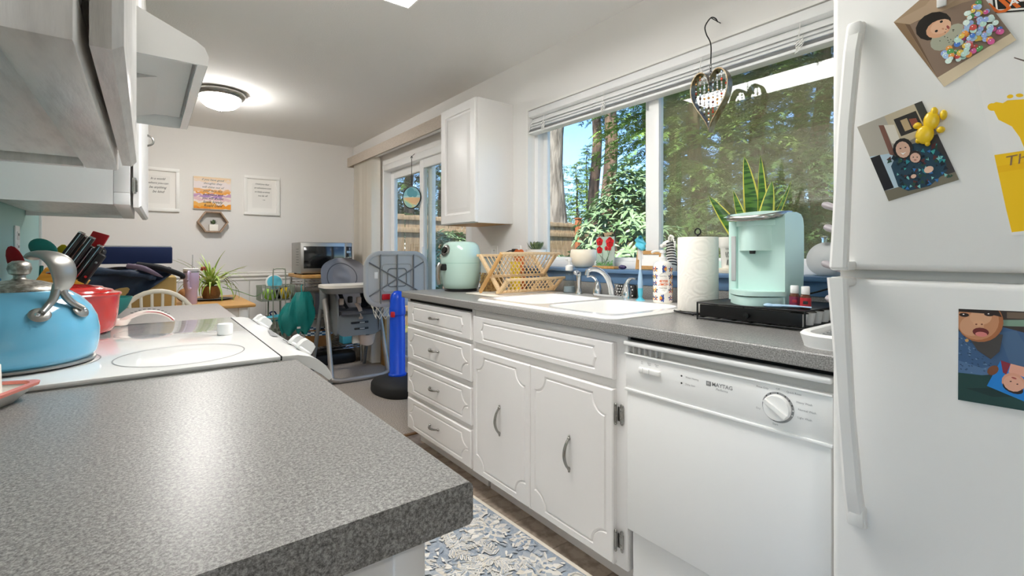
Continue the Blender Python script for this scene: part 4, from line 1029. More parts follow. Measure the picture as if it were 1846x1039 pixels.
BC = Vector((1.795, 1.262, SZ)); BR = .041
MB().lathe([(0, 0), (BR - .004, 0), (BR, .004), (BR, .16), (BR - .004, .172), (BR - .016, .18), (.018, .182)], BC, 40).build('bottle', 'ceramic', sb)
MB().lathe([(.019, .18), (.0195, .198), (.008, .2), (.006, .215), (.013, .217), (.013, .228), (0, .231)], BC, 20).tube(bez([BC + Vector((0, 0, .223)), BC + Vector((-.02, .02, .226)), BC + Vector((-.034, .034, .218))], 4), .005, 8).build('pump', 'white_plastic', sb)
FA = math.atan2(-BC.y, -BC.x) + .05          # label centre faces the kitchen
def onb(a, z, l=.0006): return BC + Vector(((BR + l) * math.cos(FA + a / BR), (BR + l) * math.sin(FA + a / BR), z))
mb = MB(); lv = [.0004]
def bshape(pts, col):
    lv[0] += .000012; mb.poly([onb(a, z, lv[0]) for a, z in pts], col)
def boval(a, z, ra, rz_, col, rot=0, n=10):
    t = R(rot); bshape([(a + ra * math.cos(q) * math.cos(t) - rz_ * math.sin(q) * math.sin(t), z + ra * math.cos(q) * math.sin(t) + rz_ * math.sin(q) * math.cos(t)) for q in [2 * PI * k / n for k in range(n)]], col)
rb = random.Random(11)
pal = ['#2e4a86', '#3c5ca0', '#d98f2e', '#e6b23c', '#c9512f', '#9aa63c', '#6b4f8e', '#233a6c']
for zc in (.022, .055, .085, .115, .146):
    for ac in (-.05, -.033, .033, .05):
        for k in range(5):
            a = R(72 * k + 20); boval(ac + .006 * math.cos(a), zc + .007 * math.sin(a), .0055, .0026, rb.choice(pal), 72 * k + 20)
        boval(ac, zc, .002, .002, '#e6b23c')
for zc in (.022, .148):
    for k in range(7): a = R(-90 + 30 * k - 0 + (180 if zc < .1 else 0)); boval(.009 * math.cos(a + PI / 2 * 0), zc + .009 * math.sin(a), .008, .003, pal[k % 5], -90 + 30 * k + (180 if zc < .1 else 0))
    boval(0, zc, .0045, .006, '#2e4a86')
for k in range(6): boval(0, .085, .0268 - k * .00012, .046 - k * .0002, '#6f7fa8' if k == 0 else '#faf7f0', n=24)
mb.build('pattern', 'print_matte', sb, angle=0)
def bwrite(txt, z, size, m, bold=0):
    o = write(txt, size, (0, 0, 0), (1, 0, 0), (0, 1, 0), m, sb, bold=bold, lift=0)
    for v in o.data.vertices:
        q = v.co + ORG[sb]; v.co = onb(q.x, z + q.y, .0016) - ORG[sb]
bwrite('MEYER', .095, .0135, 'orange_silicone', .0003); bwrite('LEMON', .081, .0135, 'orange_silicone', .0003); bwrite('Hand Soap', .066, .0075, 'ink'); bwrite('Home & Co', .117, .006, 'ink'); bwrite('12 fl oz', .055, .0045, 'ink_grey')
pb = thing('soap_bottle', 'pink printed bottle half hidden behind the paper towel roll', 'bottle', (1.82, 1.165, CT))
MB().lathe([(0, 0), (.03, 0), (.032, .004), (.032, .14), (.026, .155), (.014, .16), (.014, .175), (0, .176)], (1.842, 1.172, SZ), 28).build('bottle', 'ceramic', pb)
mb = MB()
for k in range(7): mb.lathe([(.0323, .012 + k * .018), (.0323, .02 + k * .018)], (1.842, 1.172, SZ), 28, col=['#d97a6e', '#e6a48f'][k % 2])
mb.build('label', 'print_matte', pb)
pt = thing('paper_towel_roll', 'embossed paper towel roll on upright wire holder', 'paper towel', (1.665, 1.02, CT))
pc_ = (1.665, 1.015, CT)
tm = mat('towel_emboss', '#f4eee4', .95); nt = tm.node_tree
vo = nt.nodes.new('ShaderNodeTexWave'); vo.wave_type = 'RINGS'; vo.rings_direction = 'SPHERICAL'; vo.inputs['Scale'].default_value = 26; vo.inputs['Distortion'].default_value = 3
bp = nt.nodes.new('ShaderNodeBump'); bp.inputs['Strength'].default_value = .16; bp.inputs['Distance'].default_value = .004
vv = nt.nodes.new('ShaderNodeVectorMath'); vv.operation = 'FRACTION'; vs_ = nt.nodes.new('ShaderNodeVectorMath'); vs_.operation = 'SCALE'; vs_.inputs['Scale'].default_value = 14
vsub = nt.nodes.new('ShaderNodeVectorMath'); vsub.operation = 'SUBTRACT'; vsub.inputs[1].default_value = (.5, .5, .5)
nt.links.new(nt.nodes['Texture Coordinate'].outputs['Object'], vs_.inputs[0]); nt.links.new(vs_.outputs[0], vv.inputs[0]); nt.links.new(vv.outputs[0], vsub.inputs[0]); nt.links.new(vsub.outputs[0], vo.inputs['Vector'])
vo.inputs['Scale'].default_value = 2.2; nt.links.new(vo.outputs['Fac'], bp.inputs['Height']); nt.links.new(bp.outputs[0], nt.nodes['Principled BSDF'].inputs['Normal'])
MB().lathe([(.02, .012), (.071, .012), (.073, .016), (.073, .284), (.071, .289), (.02, .289), (.02, .012)], pc_, 56).build('roll', 'towel_emboss', pt, angle=35)
rad = [(pc_[0] + .085 * math.cos(R(a)), pc_[1] + .085 * math.sin(R(a)), CT + .008) for a in range(0, 360, 12)]
MB().tube(rad, .0035, 8, closed=True).tube([(pc_[0] - .085, pc_[1], CT + .008), (pc_[0] + .085, pc_[1], CT + .008)], .003, 8).cyl((pc_[0], pc_[1], CT + .006), (pc_[0], pc_[1], CT + .3), .0035, n=8).tube([(pc_[0], pc_[1] + .012 * math.cos(R(a)), CT + .31 + .012 * math.sin(R(a))) for a in range(-90, 271, 30)], .003, 8).build('holder', 'black_metal', pt)
for a in (200, 320, 80): MB().ell((pc_[0] + .085 * math.cos(R(a)), pc_[1] + .085 * math.sin(R(a)), CT + .0055), .0055, 10, 6).build('foot', 'clear_plastic' if a == 320 else 'black_plastic', pt)
# --- coffee pod drawer
kd = thing('pod_drawer', 'black metal coffee pod drawer under the coffee maker', 'drawer', (1.66, .75, CT))
KX0, KX1, KY0, KY1, KZ0, KZ1 = 1.515, 1.835, .585, .925, CT + .006, CT + .06
MB().rbox(KX0, KX1, KY0, KY1, KZ1 - .003, KZ1, .001).build('top_shelf', 'black_metal', kd)
mb = MB()
for z in (KZ0, KZ1 - .002): mb.tube([(KX0, KY0, z), (KX1, KY0, z), (KX1, KY1, z), (KX0, KY1, z)], .003, 8, closed=True)
for x in (KX0, KX1):
    for y in (KY0, KY1): mb.cyl((x, y, CT), (x, y, KZ1), .003, n=8)
for k in range(1, 6): y = KY0 + (KY1 - KY0) * k / 6; mb.tube([(KX0, y, KZ0), (KX1, y, KZ0)], .002, 6)
mb.build('wire_frame', 'black_metal', kd)
fr_ = MB().rbox(KX0 + .001, KX0 + .006, KY0 + .008, KY1 - .008, KZ0 + .006, KZ1 - .007, .002).build('drawer_front', 'black_metal', kd)
MB().lathe([(0, 0), (.006, 0), (.006, .006), (.0095, .01), (.009, .016), (0, .018)], n=16).xf(Matrix.Translation((KX0 + .001, .75, KZ0 + .025)) @ Matrix.Rotation(R(-90), 4, 'Y')).build('knob', 'black_metal', fr_)
pod = None
for i in range(5):
    for j in range(6):
        x = 1.55 + i * .058; y = .615 + j * .055
        if pod is None:
            pod = thing('coffee_pod', 'white coffee pod, nearest the drawer front in the open side', 'coffee pod', (x, y, KZ0 + .004), group='coffee pods in the drawer')
            MB().lathe([(0, 0), (.017, 0), (.0225, .038), (.0225, .04), (0, .04)], (x, y, KZ0 + .0035), 16).build('cup', 'white_plastic', pod)
            MB().lathe([(.0225, .0385), (.0255, .0385), (.0255, .0405), (0, .0408)], (x, y, KZ0 + .0035), 16).build('foil_lid', 'nickel', pod)
        elif j == 0:
            c_ = copy_tree(pod); c_.location = (x, y, KZ0 + .004); c_['label'] = 'white coffee pod, %s from the front in the open side of the drawer' % ('second', 'third', 'fourth', 'fifth')[i - 1]
# --- coffee maker
CM = thing('coffee_maker', 'mint green single-serve coffee maker on the black pod drawer', 'coffee maker', (1.642, .768, KZ1 + .0005), R(3), local=True); CM.scale = (1, 1.03, 1.05)
# local: front faces -x
hw = .088
def cm_prof(x0, x1, z0, z1): return [(x0, z0), (x1, z0), (x1, z1), (x0, z1)]
side = [(-.045, 0), (.1, 0), (.112, .06), (.118, .15), (.116, .25), (.108, .272), (.09, .284), (.05, .29), (-.02, .286), (-.07, .272), (-.085, .258), (-.085, .2), (-.06, .18), (-.045, .175)]
MB().prism([(-.047, 0), (.1, 0), (.112, .06), (.118, .15), (.116, .25), (.108, .272), (.09, .284), (.05, .289), (-.02, .285), (-.047, .278)], lambda u, v, d: Vector((u, d, v)), -hw, hw * .62).build('housing', 'mint_matte', CM, angle=30)
MB().prism(rr(-.05, .09, hw * .63, hw, .012), lambda u, v, d: Vector((u, v, d)), .01, .262).build('water_tank', 'mint_matte', CM)
MB().rbox(-.053, -.046, hw * .68, hw * .86, .07, .215, .003).build('tank_window', 'plastic_lightgrey', CM)
t_ = MB()
pl = [(-.045 - .052 * math.sin(PI * k / 14), -.052 + .104 * k / 14) for k in range(15)]
pl = [(-.04, -.056)] + pl + [(-.04, .056)]
t_.prism(pl, lambda u, v, d: Vector((u, v, d)), .168, .262); t_.build('brew_head', 'mint_matte', CM)
MB().lathe([(0, 0), (.008, 0), (.01, .012), (0, .012)], (-.068, 0, .158), 14).build('nozzle', 'black_plastic', CM)
pl2 = [(-.045 - .058 * math.sin(PI * k / 14), -.062 + .124 * k / 14) for k in range(15)]; pl2 = [(-.02, -.066)] + pl2 + [(-.02, .066)]
MB().prism(pl2, lambda u, v, d: Vector((u, v, d)), .245, .262).build('head_collar', 'mint_matte', CM)
MB().grid(lambda u, v: Vector((-.11 + .15 * u, (-.075 + .15 * v), .272 + .02 * math.sin(PI * .55 * u) + .004 * math.sin(PI * v))), 12, 8).grid(lambda u, v: Vector((-.11 + .15 * u, (-.075 + .15 * v), .262 + .012 * u)), 12, 8).build('lid', 'mint_matte', CM, angle=60)
MB().tube(bez([(.035, .078, .282), (-.04, .08, .28), (-.1, .06, .27), (-.117, 0, .266), (-.1, -.06, .27), (-.04, -.08, .28), (.035, -.078, .284)], 6), .008, 10, flat=(.7, 1.1)).build('lid_handle', 'nickel', CM)
MB().prism([(-.045 - .075 * math.sin(PI * k / 16), -.085 + .165 * k / 16) for k in range(17)] + [(-.03, .08), (-.03, -.085)], lambda u, v, d: Vector((u, v, d)), 0, .026).build('drip_base', 'mint_matte', CM)
MB().prism([(-.045 - .08 * math.sin(PI * k / 16), -.09 + .175 * k / 16) for k in range(17)] + [(-.03, .085), (-.03, -.09)], lambda u, v, d: Vector((u, v, d)), .03, .044).build('drip_tray', 'mint_matte', CM)
for k in range(3): MB().lathe([(0, 0), (.006, 0), (.006, .002), (0, .002)], (-.005 + k * .02, -.066, .2885), 14).build('button', 'plastic_grey', CM)
MB().tube(bez([(.105, -.05, .02), (.15, -.1, .03), (.17, -.2, .06), (.172, -.32, .04)], 6), .003, 6).build('cord', 'black_plastic', CM)
def oil(x, y, m, ml, label):
    t = thing('dropper_bottle', label, 'bottle', (x, y, KZ1)); c_ = (x, y, KZ1 + .0003)
    MB().lathe([(0, 0), (.0135, 0), (.0145, .002), (.0145, .036), (.012, .043), (.008, .045)], c_, 20).build('bottle', 'amber', t)
    MB().lathe([(.0148, .006), (.0148, .034)], c_, 20).build('label', m, t)
    MB().lathe([(.0105, .044), (.0115, .046), (.0115, .065), (.0105, .068), (0, .068)], c_, 20).build('cap', 'white_plastic', t)
    a = math.atan2(-y, -x); n = Vector((math.cos(a), math.sin(a), 0))
    M = Matrix((Vector((-n.y, n.x, 0)), Vector((0, 0, 1)), n)).transposed()
    MB().obox(Vector(c_) + n * .0148 + Vector((0, 0, .02)), (.013, .009, .0012), M, .0004).build('badge', ml, t)
oil(1.602, .648, 'bottle_wine', 'flower_red', 'small oil bottle with wine coloured label, left of the pair')
oil(1.582, .609, 'bottle_red', 'ink', 'small oil bottle with red label, right of the pair')
sp_ = thing('measuring_spoon', 'pale blue plastic scoop lying beside the coffee maker', 'scoop', (1.56, .645, KZ1))
MB().tube(bez([(1.535, .69, KZ1 + .006), (1.55, .66, KZ1 + .007), (1.565, .62, KZ1 + .007), (1.575, .59, KZ1 + .006)], 5), [.009] * 5 + [.007] * 5 + [.005] * 6, 10, flat=(1.2, .6)).ell((1.533, .695, KZ1 + .007), (.013, .015, .0065), 14, 8).build('scoop', 'pale_blue', sp_)
# --- bottle drying rack by the fridge
br = thing('bottle_drying_rack', 'white drying tray with grey pegs beside the refrigerator', 'drying rack', (1.42, .455, CT))
MB().prism(rr(1.27, 1.56, .375, .512, .06), lambda u, v, d: (u, v, d), CT, CT + .008).build('tray', 'white_plastic', br)
v_, f_ = loft([(rr(1.27, 1.56, .375, .512, .06), CT + .002), (rr(1.262, 1.568, .367, .52, .066), CT + .03), (rr(1.268, 1.562, .373, .514, .062), CT + .036), (rr(1.282, 1.548, .386, .5, .055), CT + .034), (rr(1.286, 1.544, .39, .496, .052), CT + .012)])
MB().add(v_, f_).build('rim', 'white_plastic', br, angle=60)
MB().prism(rr(1.288, 1.542, .392, .494, .05), lambda u, v, d: (u, v, d), CT + .018, CT + .022).build('grille', 'plastic_lightgrey', br)
g0 = None
for k in range(9):
    x = 1.31 + k * .026
    if g0 is None: g0 = MB().rbox(x, x + .008, .4, .486, CT + .021, CT + .026, .002).build('grille_bar', 'plastic_midgrey', br)
    else: ref(g0, 'grille_bar', br, Matrix.Translation((k * .026, 0, 0)))
MB().cyl((1.47, .445, CT + .02), (1.47, .445, CT + .36), .012, n=14).build('post', 'plastic_lightgrey', br)
for z, l, a in ((.33, .085, 35), (.27, .08, 35), (.17, .085, 40), (.08, .075, 38), (.30, .08, -60), (.2, .08, -100), (.12, .08, 200)):
    d_ = Vector((.55 * math.cos(R(a + 50)), math.sin(R(a + 50)), .42)); d_.normalize(); b_ = Vector((1.47, .445, CT + z))
    MB().tube([b_, b_ + d_ * l * .4, b_ + d_ * l * .9, b_ + d_ * l], [.007, .009, .0125, .008], 12, flat=(1.2, .8)).build('peg', 'lilac_grey', br)

# ================================================================== ON THE WINDOW SILL
SL = 1.0603
def leaf(L, w, bend, fold=.25, n=6):
    """pointed leaf along +x, arching, in local space"""
    def fn(u, v):
        x = L * u; s = math.sin(PI * min(1, (u * .94 + .06)) ** .8) ** .9 * w
        return Vector((x * math.cos(bend * u), (v - .5) * 2 * s, x * math.sin(bend * u) + abs(v - .5) * 2 * s * fold))
    return fn
su = thing('succulent', 'small dark green succulent in white patterned pot on sill', 'plant', (1.95, 2.3, SL))
c_ = (1.95, 2.3, SL)
MB().lathe([(0, 0), (.05, 0), (.064, .1), (.066, .106), (.06, .106), (.056, .095), (0, .092)], c_, 32).build('pot', 'ceramic', su)
mb = MB()
for k in range(6): mb.lathe([(.051 + .0022 * k, .008 + .016 * k), (.0535 + .0022 * k, .012 + .016 * k), (.0525 + .0022 * k, .017 + .016 * k)], c_, 32)
mb.build('pot_relief', 'ceramic', su)
lf0 = None
for k in range(26):
    a = k * 2.399; e = R(20 + 50 * (k / 26)); s = 1.0 - .35 * k / 26
    M = Matrix.Translation((0, 0, .096)) @ Matrix.Rotation(a, 4, 'Z') @ Matrix.Translation((.012, 0, 0)) @ Matrix.Rotation(-e, 4, 'Y') @ Matrix.Scale(s, 4)
    if lf0 is None:
        lf0 = MB().grid(leaf(.078, .012, .5, .5), 7, 5).build('leaf', 'leaf_succ', su, angle=70); lf0.data.transform(Matrix.Translation(ORG[su])); lf0.matrix_local = M
    else: ref(lf0, 'leaf', su, M)
cb = thing('planter_bowl', 'plain cream ceramic planter bowl on the sill', 'planter', (1.965, 1.905, SL))
MB().lathe([(0, 0), (.045, 0), (.06, .012), (.075, .045), (.078, .075), (.073, .1), (.068, .104), (.066, .1), (.069, .075), (0, .07)], (1.968, 1.905, SL), 36).build('bowl', 'ceramic_cream', cb)
MB().lathe([(.0685, .082), (.03, .088), (0, .086)], (1.968, 1.905, SL), 24).build('soil', 'soil', cb)
mb = MB()
for k in range(5): mb.grid(lambda u, v: Matrix.Translation((1.94 + .012 * k, 1.89 - .012 * k, SL + .088)) @ Matrix.Rotation(k * 1.3, 4, 'Z') @ Matrix.Rotation(-.9, 4, 'Y') @ leaf(.04, .005, .6)(u, v), 5, 3)
mb.build('sprout', 'leaf_dark', cb)
pp = thing('poppy_plaque', 'clear glass plaque with red poppies on small wood base', 'ornament', (1.94, 1.72, SL))
PYC, PX, PW = 1.72, 1.94, .063
MB().rbox(PX - .022, PX + .022, PYC - .075, PYC + .075, SL, SL + .014, .003).build('base', 'wood_top', pp)
gm = mat('plaque_glass', '#dfeee6', .08, trans=.55, ior=1.3)
MB().rbox(PX - .003, PX + .003, PYC - PW, PYC + PW, SL + .014, SL + .17, .001).build('glass', 'plaque_glass', pp)
mb = MB(); lv = [.0034]
def pshape(pts, col): lv[0] += .00003; mb.poly([(PX - lv[0], PYC - a, SL + z) for a, z in pts], col)
for a0, z0, a1, z1 in ((-.02, .03, -.05, .085), (-.018, .03, -.04, .13), (0, .03, .035, .13), (.004, .03, .02, .1), (-.006, .03, -.03, .07)):
    am = (a0 + a1) / 2 + .012; zm = (z0 + z1) / 2
    pts = bez([(a0, z0, 0), (am, zm, 0), (a1, z1, 0)], 6)
    for q, r_ in zip(pts[:-1], pts[1:]): pshape([(q.x - .0012, q.y), (q.x + .0012, q.y), (r_.x + .0012, r_.y), (r_.x - .0012, r_.y)], '#39512f')
rq = random.Random(2)
for a, z, s in ((-.036, .145, .024), (.036, .14, .028), (-.035, .1, .021), (.012, .108, .012), (.034, .108, .013)):
    for k in range(5):
        t = R(72 * k + 18); ax_, az_ = a + s * .5 * math.cos(t), z + s * .5 * math.sin(t)
        pshape([(ax_ + s * .55 * math.cos(q) , az_ + s * .5 * math.sin(q)) for q in [2 * PI * i / 9 for i in range(9)]], ['#c92026', '#b0161d', '#d8373a'][k % 3])
    for k in range(5):
        t = R(72 * k - 18); pshape([(a, z), (a + s * .9 * math.cos(t), z + s * .9 * math.sin(t)), (a + s * .9 * math.cos(t + .12), z + s * .9 * math.sin(t + .12))], '#6d0f14')
    pshape([(a + s * .14 * math.cos(q), z + s * .14 * math.sin(q)) for q in [2 * PI * i / 8 for i in range(8)]], '#2a1012')
for k in range(90):
    a = rq.uniform(-.06, .06); z = .018 + abs(rq.gauss(0, .012)); t = rq.uniform(0, 6)
    pshape([(a + .004 * math.cos(t + q), z + .004 * math.sin(t + q)) for q in (0, 2.2, 4.1)], rq.choice(['#4f9a4a', '#79b565', '#2f7a3a']))
mb.build('painted_flowers', 'print', pp, angle=0)
tag(MB().ell((1.935, 1.60, SL + .011), (.014, .024, .011), 16, 8).ell((1.937, 1.606, SL + .012), (.011, .015, .0105), 12, 7).build('polished_stone', 'purple_stone', angle=30), 'dark purple polished stone lying on the blue sill', 'stone')
kf = thing('cardboard_frame', 'kraft cardboard frame with white card leaning on the window', 'frame', (1.96, 1.46, SL))
t_ = MB(); M = Matrix.Translation((1.955, 1.455, SL + .002)) @ Matrix.Rotation(R(10), 4, 'Y')
fn_ = lambda a, z, d: M @ Vector((-d, -a, z))
for x0, x1, z0, z1 in ((-.075, .075, 0, .018), (-.075, .075, .075, .093), (-.075, -.057, .018, .075), (.057, .075, .018, .075)):
    t_.add([fn_(a, z, d) for d in (0, .008) for z in (z0, z1) for a in (x0, x1)], [(0, 2, 3, 1), (4, 5, 7, 6), (0, 1, 5, 4), (2, 6, 7, 3), (0, 4, 6, 2), (1, 3, 7, 5)])
t_.build('border', 'kraft', kf, angle=0)
MB().poly([fn_(-.058, .017, .003), fn_(.058, .017, .003), fn_(.058, .076, .003), fn_(-.058, .076, .003)]).build('card', 'paper', kf, angle=0)
zb = thing('zebra_figurine', 'small white zebra figurine with black stripes on the sill', 'figurine', (1.955, 1.335, SL))
t_ = MB(); zc = Vector((1.955, 1.335, SL))
path = bez([zc + Vector((0, .0, .0)), zc + Vector((0, -.004, .05)), zc + Vector((0, -.006, .09)), zc + Vector((0, -.004, .115)), zc + Vector((0, .006, .13))], 5)
t_.tube(path, [.026, .027, .027, .027, .026, .025, .024, .023, .022, .021, .02, .0195, .019, .0185, .018, .0175, .017, .0165, .016, .015, .012], 16)
t_.ell(zc + Vector((-.006, .016, .128)), (.014, .024, .014), 14, 8, Matrix.Rotation(R(-25), 3, 'X')); t_.ell(zc + Vector((-.008, .036, .117)), (.011, .012, .011), 12, 8)
for s in (-1, 1): t_.ell(zc + Vector((s * .01, -.002, .15)), (.004, .005, .012), 8, 6)
t_.build('body', 'ceramic', zb, angle=80)
t_ = MB()
for k in range(9):
    z = .03 + k * .0125; r_ = .0275 - .001 * k
    t_.tube([zc + Vector((r_ * math.cos(R(a)), -.004 + r_ * math.sin(R(a)), z + .003 * math.sin(R(a * 2)))) for a in range(150, 331, 20)], .0028, 6)
for k in range(6): t_.rbox(zc.x - .005, zc.x + .005, zc.y - .022 - .002 * k, zc.y - .012 - .002 * k, SL + .105 + k * .009, SL + .11 + k * .009, .002)
t_.build('stripes', 'ink', zb); MB().tube(bez([zc + Vector((0, -.018, .09)), zc + Vector((0, -.026, .125)), zc + Vector((0, -.016, .158)), zc + Vector((0, 0, .165))], 4), .006, 8).build('mane', 'ceramic', zb)
mg = thing('lettered_cup', 'white cup with black hand lettering behind the coffee maker', 'cup', (1.94, 1.035, SL))
c_ = (1.945, 1.04, SL)
MB().lathe([(0, 0), (.045, 0), (.047, .004), (.047, .018), (.04, .02)], c_, 28).build('saucer', 'ceramic_cream', mg)
MB().lathe([(0, .02), (.031, .02), (.036, .1), (.042, .108), (.045, .112), (.045, .15), (.041, .15), (.039, .11), (0, .1)], c_, 28).build('cup', 'ceramic', mg)
mb = MB()
rl = random.Random(4)
for k in range(22):
    a = 3.3 + .12 * (k % 8); z = SL + .034 + .032 * (k // 8); r_ = .0335 + (z - SL - .02) * .0625
    p0 = Vector((c_[0] + r_ * math.cos(a), c_[1] + r_ * math.sin(a), z)); 
    mb.tube([p0, p0 + Vector((0, rl.uniform(-.004, .004), .012)), p0 + Vector((0, rl.uniform(-.004, .004), .022))], .0009, 5)
mb.build('lettering', 'ink', mg)
tag(MB().rbox(1.955, 1.985, 1.075, 1.19, SL, SL + .05, .006).build('small_tray', 'mint_matte'), 'pale mint little tray on the sill behind the paper towels', 'tray')
sn = thing('snake_plant', 'snake plant with yellow edged leaves behind the coffee maker', 'plant', (1.945, .93, SL))
c_ = (1.945, .925, SL)
MB().lathe([(0, 0), (.035, 0), (.047, .085), (.044, .085), (.041, .075), (0, .073)], c_, 28).build('pot', 'ceramic', sn)
MB().lathe([(.041, .073), (0, .078)], c_, 20).build('soil', 'soil', sn)
for k, (dy, lean, L, w, yaw_) in enumerate(((.02, 36, .33, .03, 100), (.012, 5, .41, .036, 95), (-.002, -4, .40, .03, -92), (.008, 15, .28, .025, 92), (-.014, -9, .30, .032, -88), (-.02, -19, .31, .011, -85), (-.005, 0, .27, .018, 170))):
    def lfn(u, v, ww=w, L_=L, ph=k):
        s = ww * (math.sin(PI * (.22 + .78 * u)) ** .75) if u < 1 else 0; z = L_ * u; b = .02 * math.sin(2.2 * u + ph)
        return Vector((b + abs(v - .5) * s * .7, (v - .5) * 2 * s, z))
    M = Matrix.Translation((c_[0] + rnd.uniform(-.012, .0), c_[1] + dy, SL + .07)) @ Matrix.Rotation(R(-lean), 4, 'X') @ Matrix.Rotation(R(rnd.uniform(-25, 25)), 4, 'Z')
    t_ = MB().grid(lambda u, v: M @ lfn(u, .5 + (v - .5) * .78), 14, 5); lo = t_.build('leaf', 'leaf_snake', sn, angle=80)
    MB().grid(lambda u, v: M @ lfn(u, v * .11), 14, 2).grid(lambda u, v: M @ lfn(u, 1 - v * .11), 14, 2).build('leaf_edge', 'leaf_snake_rim', lo, angle=80)
rl_ = thing('round_lid', 'round grey pan lid with knob leaning on the window', 'lid', (1.955, .70, SL))
M = Matrix.Translation((1.962, .69, SL + .062)) @ Matrix.Rotation(R(-78), 4, 'Y')
MB().lathe([(.06, 0), (.062, .003), (.058, .008), (.03, .016), (0, .018)], n=40).xf(M).build('lid', 'plastic_lightgrey', rl_)
MB().lathe([(0, .0), (.007, 0), (.008, .012), (.012, .02), (.006, .024), (0, .024)], n=16).xf(Matrix.Translation((1.953, .69, SL + .122))).build('knob', 'clear_plastic', rl_)
# ================================================================== HANGING ORNAMENTS
hc = thing('heart_chime', 'brass heart ornament filled with beads hanging at the window', 'ornament', (1.85, 1.09, 1.66))
HM = Matrix.Translation((1.86, 1.075, 1.782)) @ Matrix.Rotation(R(4), 4, 'Z')
def heart(t, s=1):
    x = 16 * math.sin(t) ** 3; y = 13 * math.cos(t) - 5 * math.cos(2 * t) - 2 * math.cos(3 * t) - math.cos(4 * t)
    return (x * s * .0050, (y * s * .0088) + .012)
t_ = MB(); n = 48; vs = []; fs = []
for k in range(n):
    t = 2 * PI * k / n
    for d in (-.022, .022):
        a, z = heart(t); vs.append(HM @ Vector((d, a, z)))
        a, z = heart(t, .955); vs.append(HM @ Vector((d, a, z)))
for k in range(n):
    a = 4 * k; b = 4 * ((k + 1) % n); fs += [(a, b, b + 2, a + 2), (a + 1, a + 3, b + 3, b + 1), (a, a + 1, b + 1, b), (a + 2, b + 2, b + 3, a + 3)]
t_.add(vs, fs); t_.build('frame', 'aged_brass', hc)
t_ = MB(); rb = random.Random(8)
for k in range(8):
    a = -.064 + k * .0183
    zz = [heart(2 * PI * q / 200, .94) for q in range(200)]; zs = [z for x, z in zz if abs(x - a) < .004]
    if not zs: continue
    z1, z0 = max(zs), min(zs); t_.tube([HM @ Vector((0, a, z1)), HM @ Vector((0, a, z0))], .0006, 4, col='#77706a'); z = z1 - .006
    while z > z0 + .004:
        s = rb.uniform(.0032, .0062); c_ = rb.choice(['#d8dde0', '#c8d8e6', '#7a3d2e', '#b8b0a6', '#e9edf0', '#3c2d26', '#d5a05a', '#c44a30', '#8d97a6', '#eef2f4', '#55423a', '#cfd4d6'])
        t_.ell(HM @ Vector((0, a, z)), (s * .8, s, s * rb.uniform(.6, 1.5)), 8, 5, col=c_); z -= s * 2.6
t_.build('beads', 'beads', hc, kind='stuff')
ht = HM @ Vector((0, 0, .056))
for k in range(7):
    z = ht.z + .008 + k * .0118; a = k % 2
    MB().tube([(ht.x + (.004 * math.cos(R(q)) if a else 0), ht.y + (0 if a else .004 * math.cos(R(q))), z + .0075 * math.sin(R(q))) for q in range(0, 360, 45)], .0012, 5, closed=True).build('chain_link', 'black_metal', hc)
zt = ht.z + .092
MB().tube(bez([(ht.x, ht.y, zt), (ht.x, ht.y, zt + .08), (ht.x, ht.y + .02, zt + .13), (ht.x, ht.y + .025, zt + .165), (ht.x, ht.y, zt + .19), (ht.x, ht.y - .02, zt + .18), (ht.x, ht.y - .03, zt + .162)], 6), .0026, 8).build('hook', 'black_metal', hc)
MB().tube([(ht.x, ht.y - .004, zt + .187), (WX - .001, ht.y - .004, zt + .187)], .002, 6).build('wall_pin', 'black_metal', hc)
sc_ = thing('suncatcher', 'round painted glass suncatcher hanging at the sliding door', 'suncatcher', (1.9, 3.975, 1.54))
SC_c = Vector((1.90, 3.975, 1.645)); rr_ = .098
SM = Matrix.Translation(SC_c) @ Matrix.Rotation(R(28), 4, 'Z')
MB().tube([SM @ Vector((0, rr_ * math.cos(R(a)), rr_ * math.sin(R(a)))) for a in range(0, 360, 10)], .0045, 8, closed=True).build('ring', 'black_metal', sc_)
t_ = MB(); lv = [.0005]
def sshape(pts, col):
    lv[0] += .00004; t_.poly([SM @ Vector((-lv[0], -a * rr_, z * rr_)) for a, z in pts], col)
circ = lambda cx, cz, r_, n=26, a0=0, a1=360: [(cx + r_ * math.cos(R(a0 + (a1 - a0) * k / n)), cz + r_ * math.sin(R(a0 + (a1 - a0) * k / n))) for k in range(n + (0 if a1 - a0 == 360 else 1))]
def sclip(pts): return [(a, z) if a * a + z * z < .95 else (a / math.hypot(a, z) * .97, z / math.hypot(a, z) * .97) for a, z in pts]
sshape(circ(0, 0, .98), '#a9d3d6'); sshape(circ(0, 0, .97, 26, 10, 170), '#7fbcc6'); sshape(sclip([(-.97, .0), (-.3, .02), (.97, -.05), (.97, -.3), (.5, -.75), (0, -.6), (-.6, -.25)]), '#e8c79a')
sshape(sclip([(-.9, -.1), (-.4, -.3), (.1, -.62), (.4, -.9), (0, -1), (-.6, -.8), (-.95, -.4)]), '#cfd9a0'); sshape(sclip([(-.85, -.25), (-.4, -.45), (.1, -.8), (-.1, -.95), (-.6, -.75)]), '#9cc9c0')
for cx, cz, r_ in ((-.1, .45, .42), (.35, .3, .3), (-.05, .42, .3), (.35, .28, .2), (0, .4, .18)): sshape(circ(cx, cz, r_), ['#4f9aa8', '#bfe0e2'][int(r_ * 100) % 2])
for k in range(5): sshape(sclip([(-.8 + .1 * k, -.05 - .1 * k), (.9, -.12 - .1 * k), (.9, -.14 - .1 * k), (-.8 + .1 * k, -.07 - .1 * k)]), '#d7a56a')
t_.build('painted_glass', 'print', sc_, angle=0)
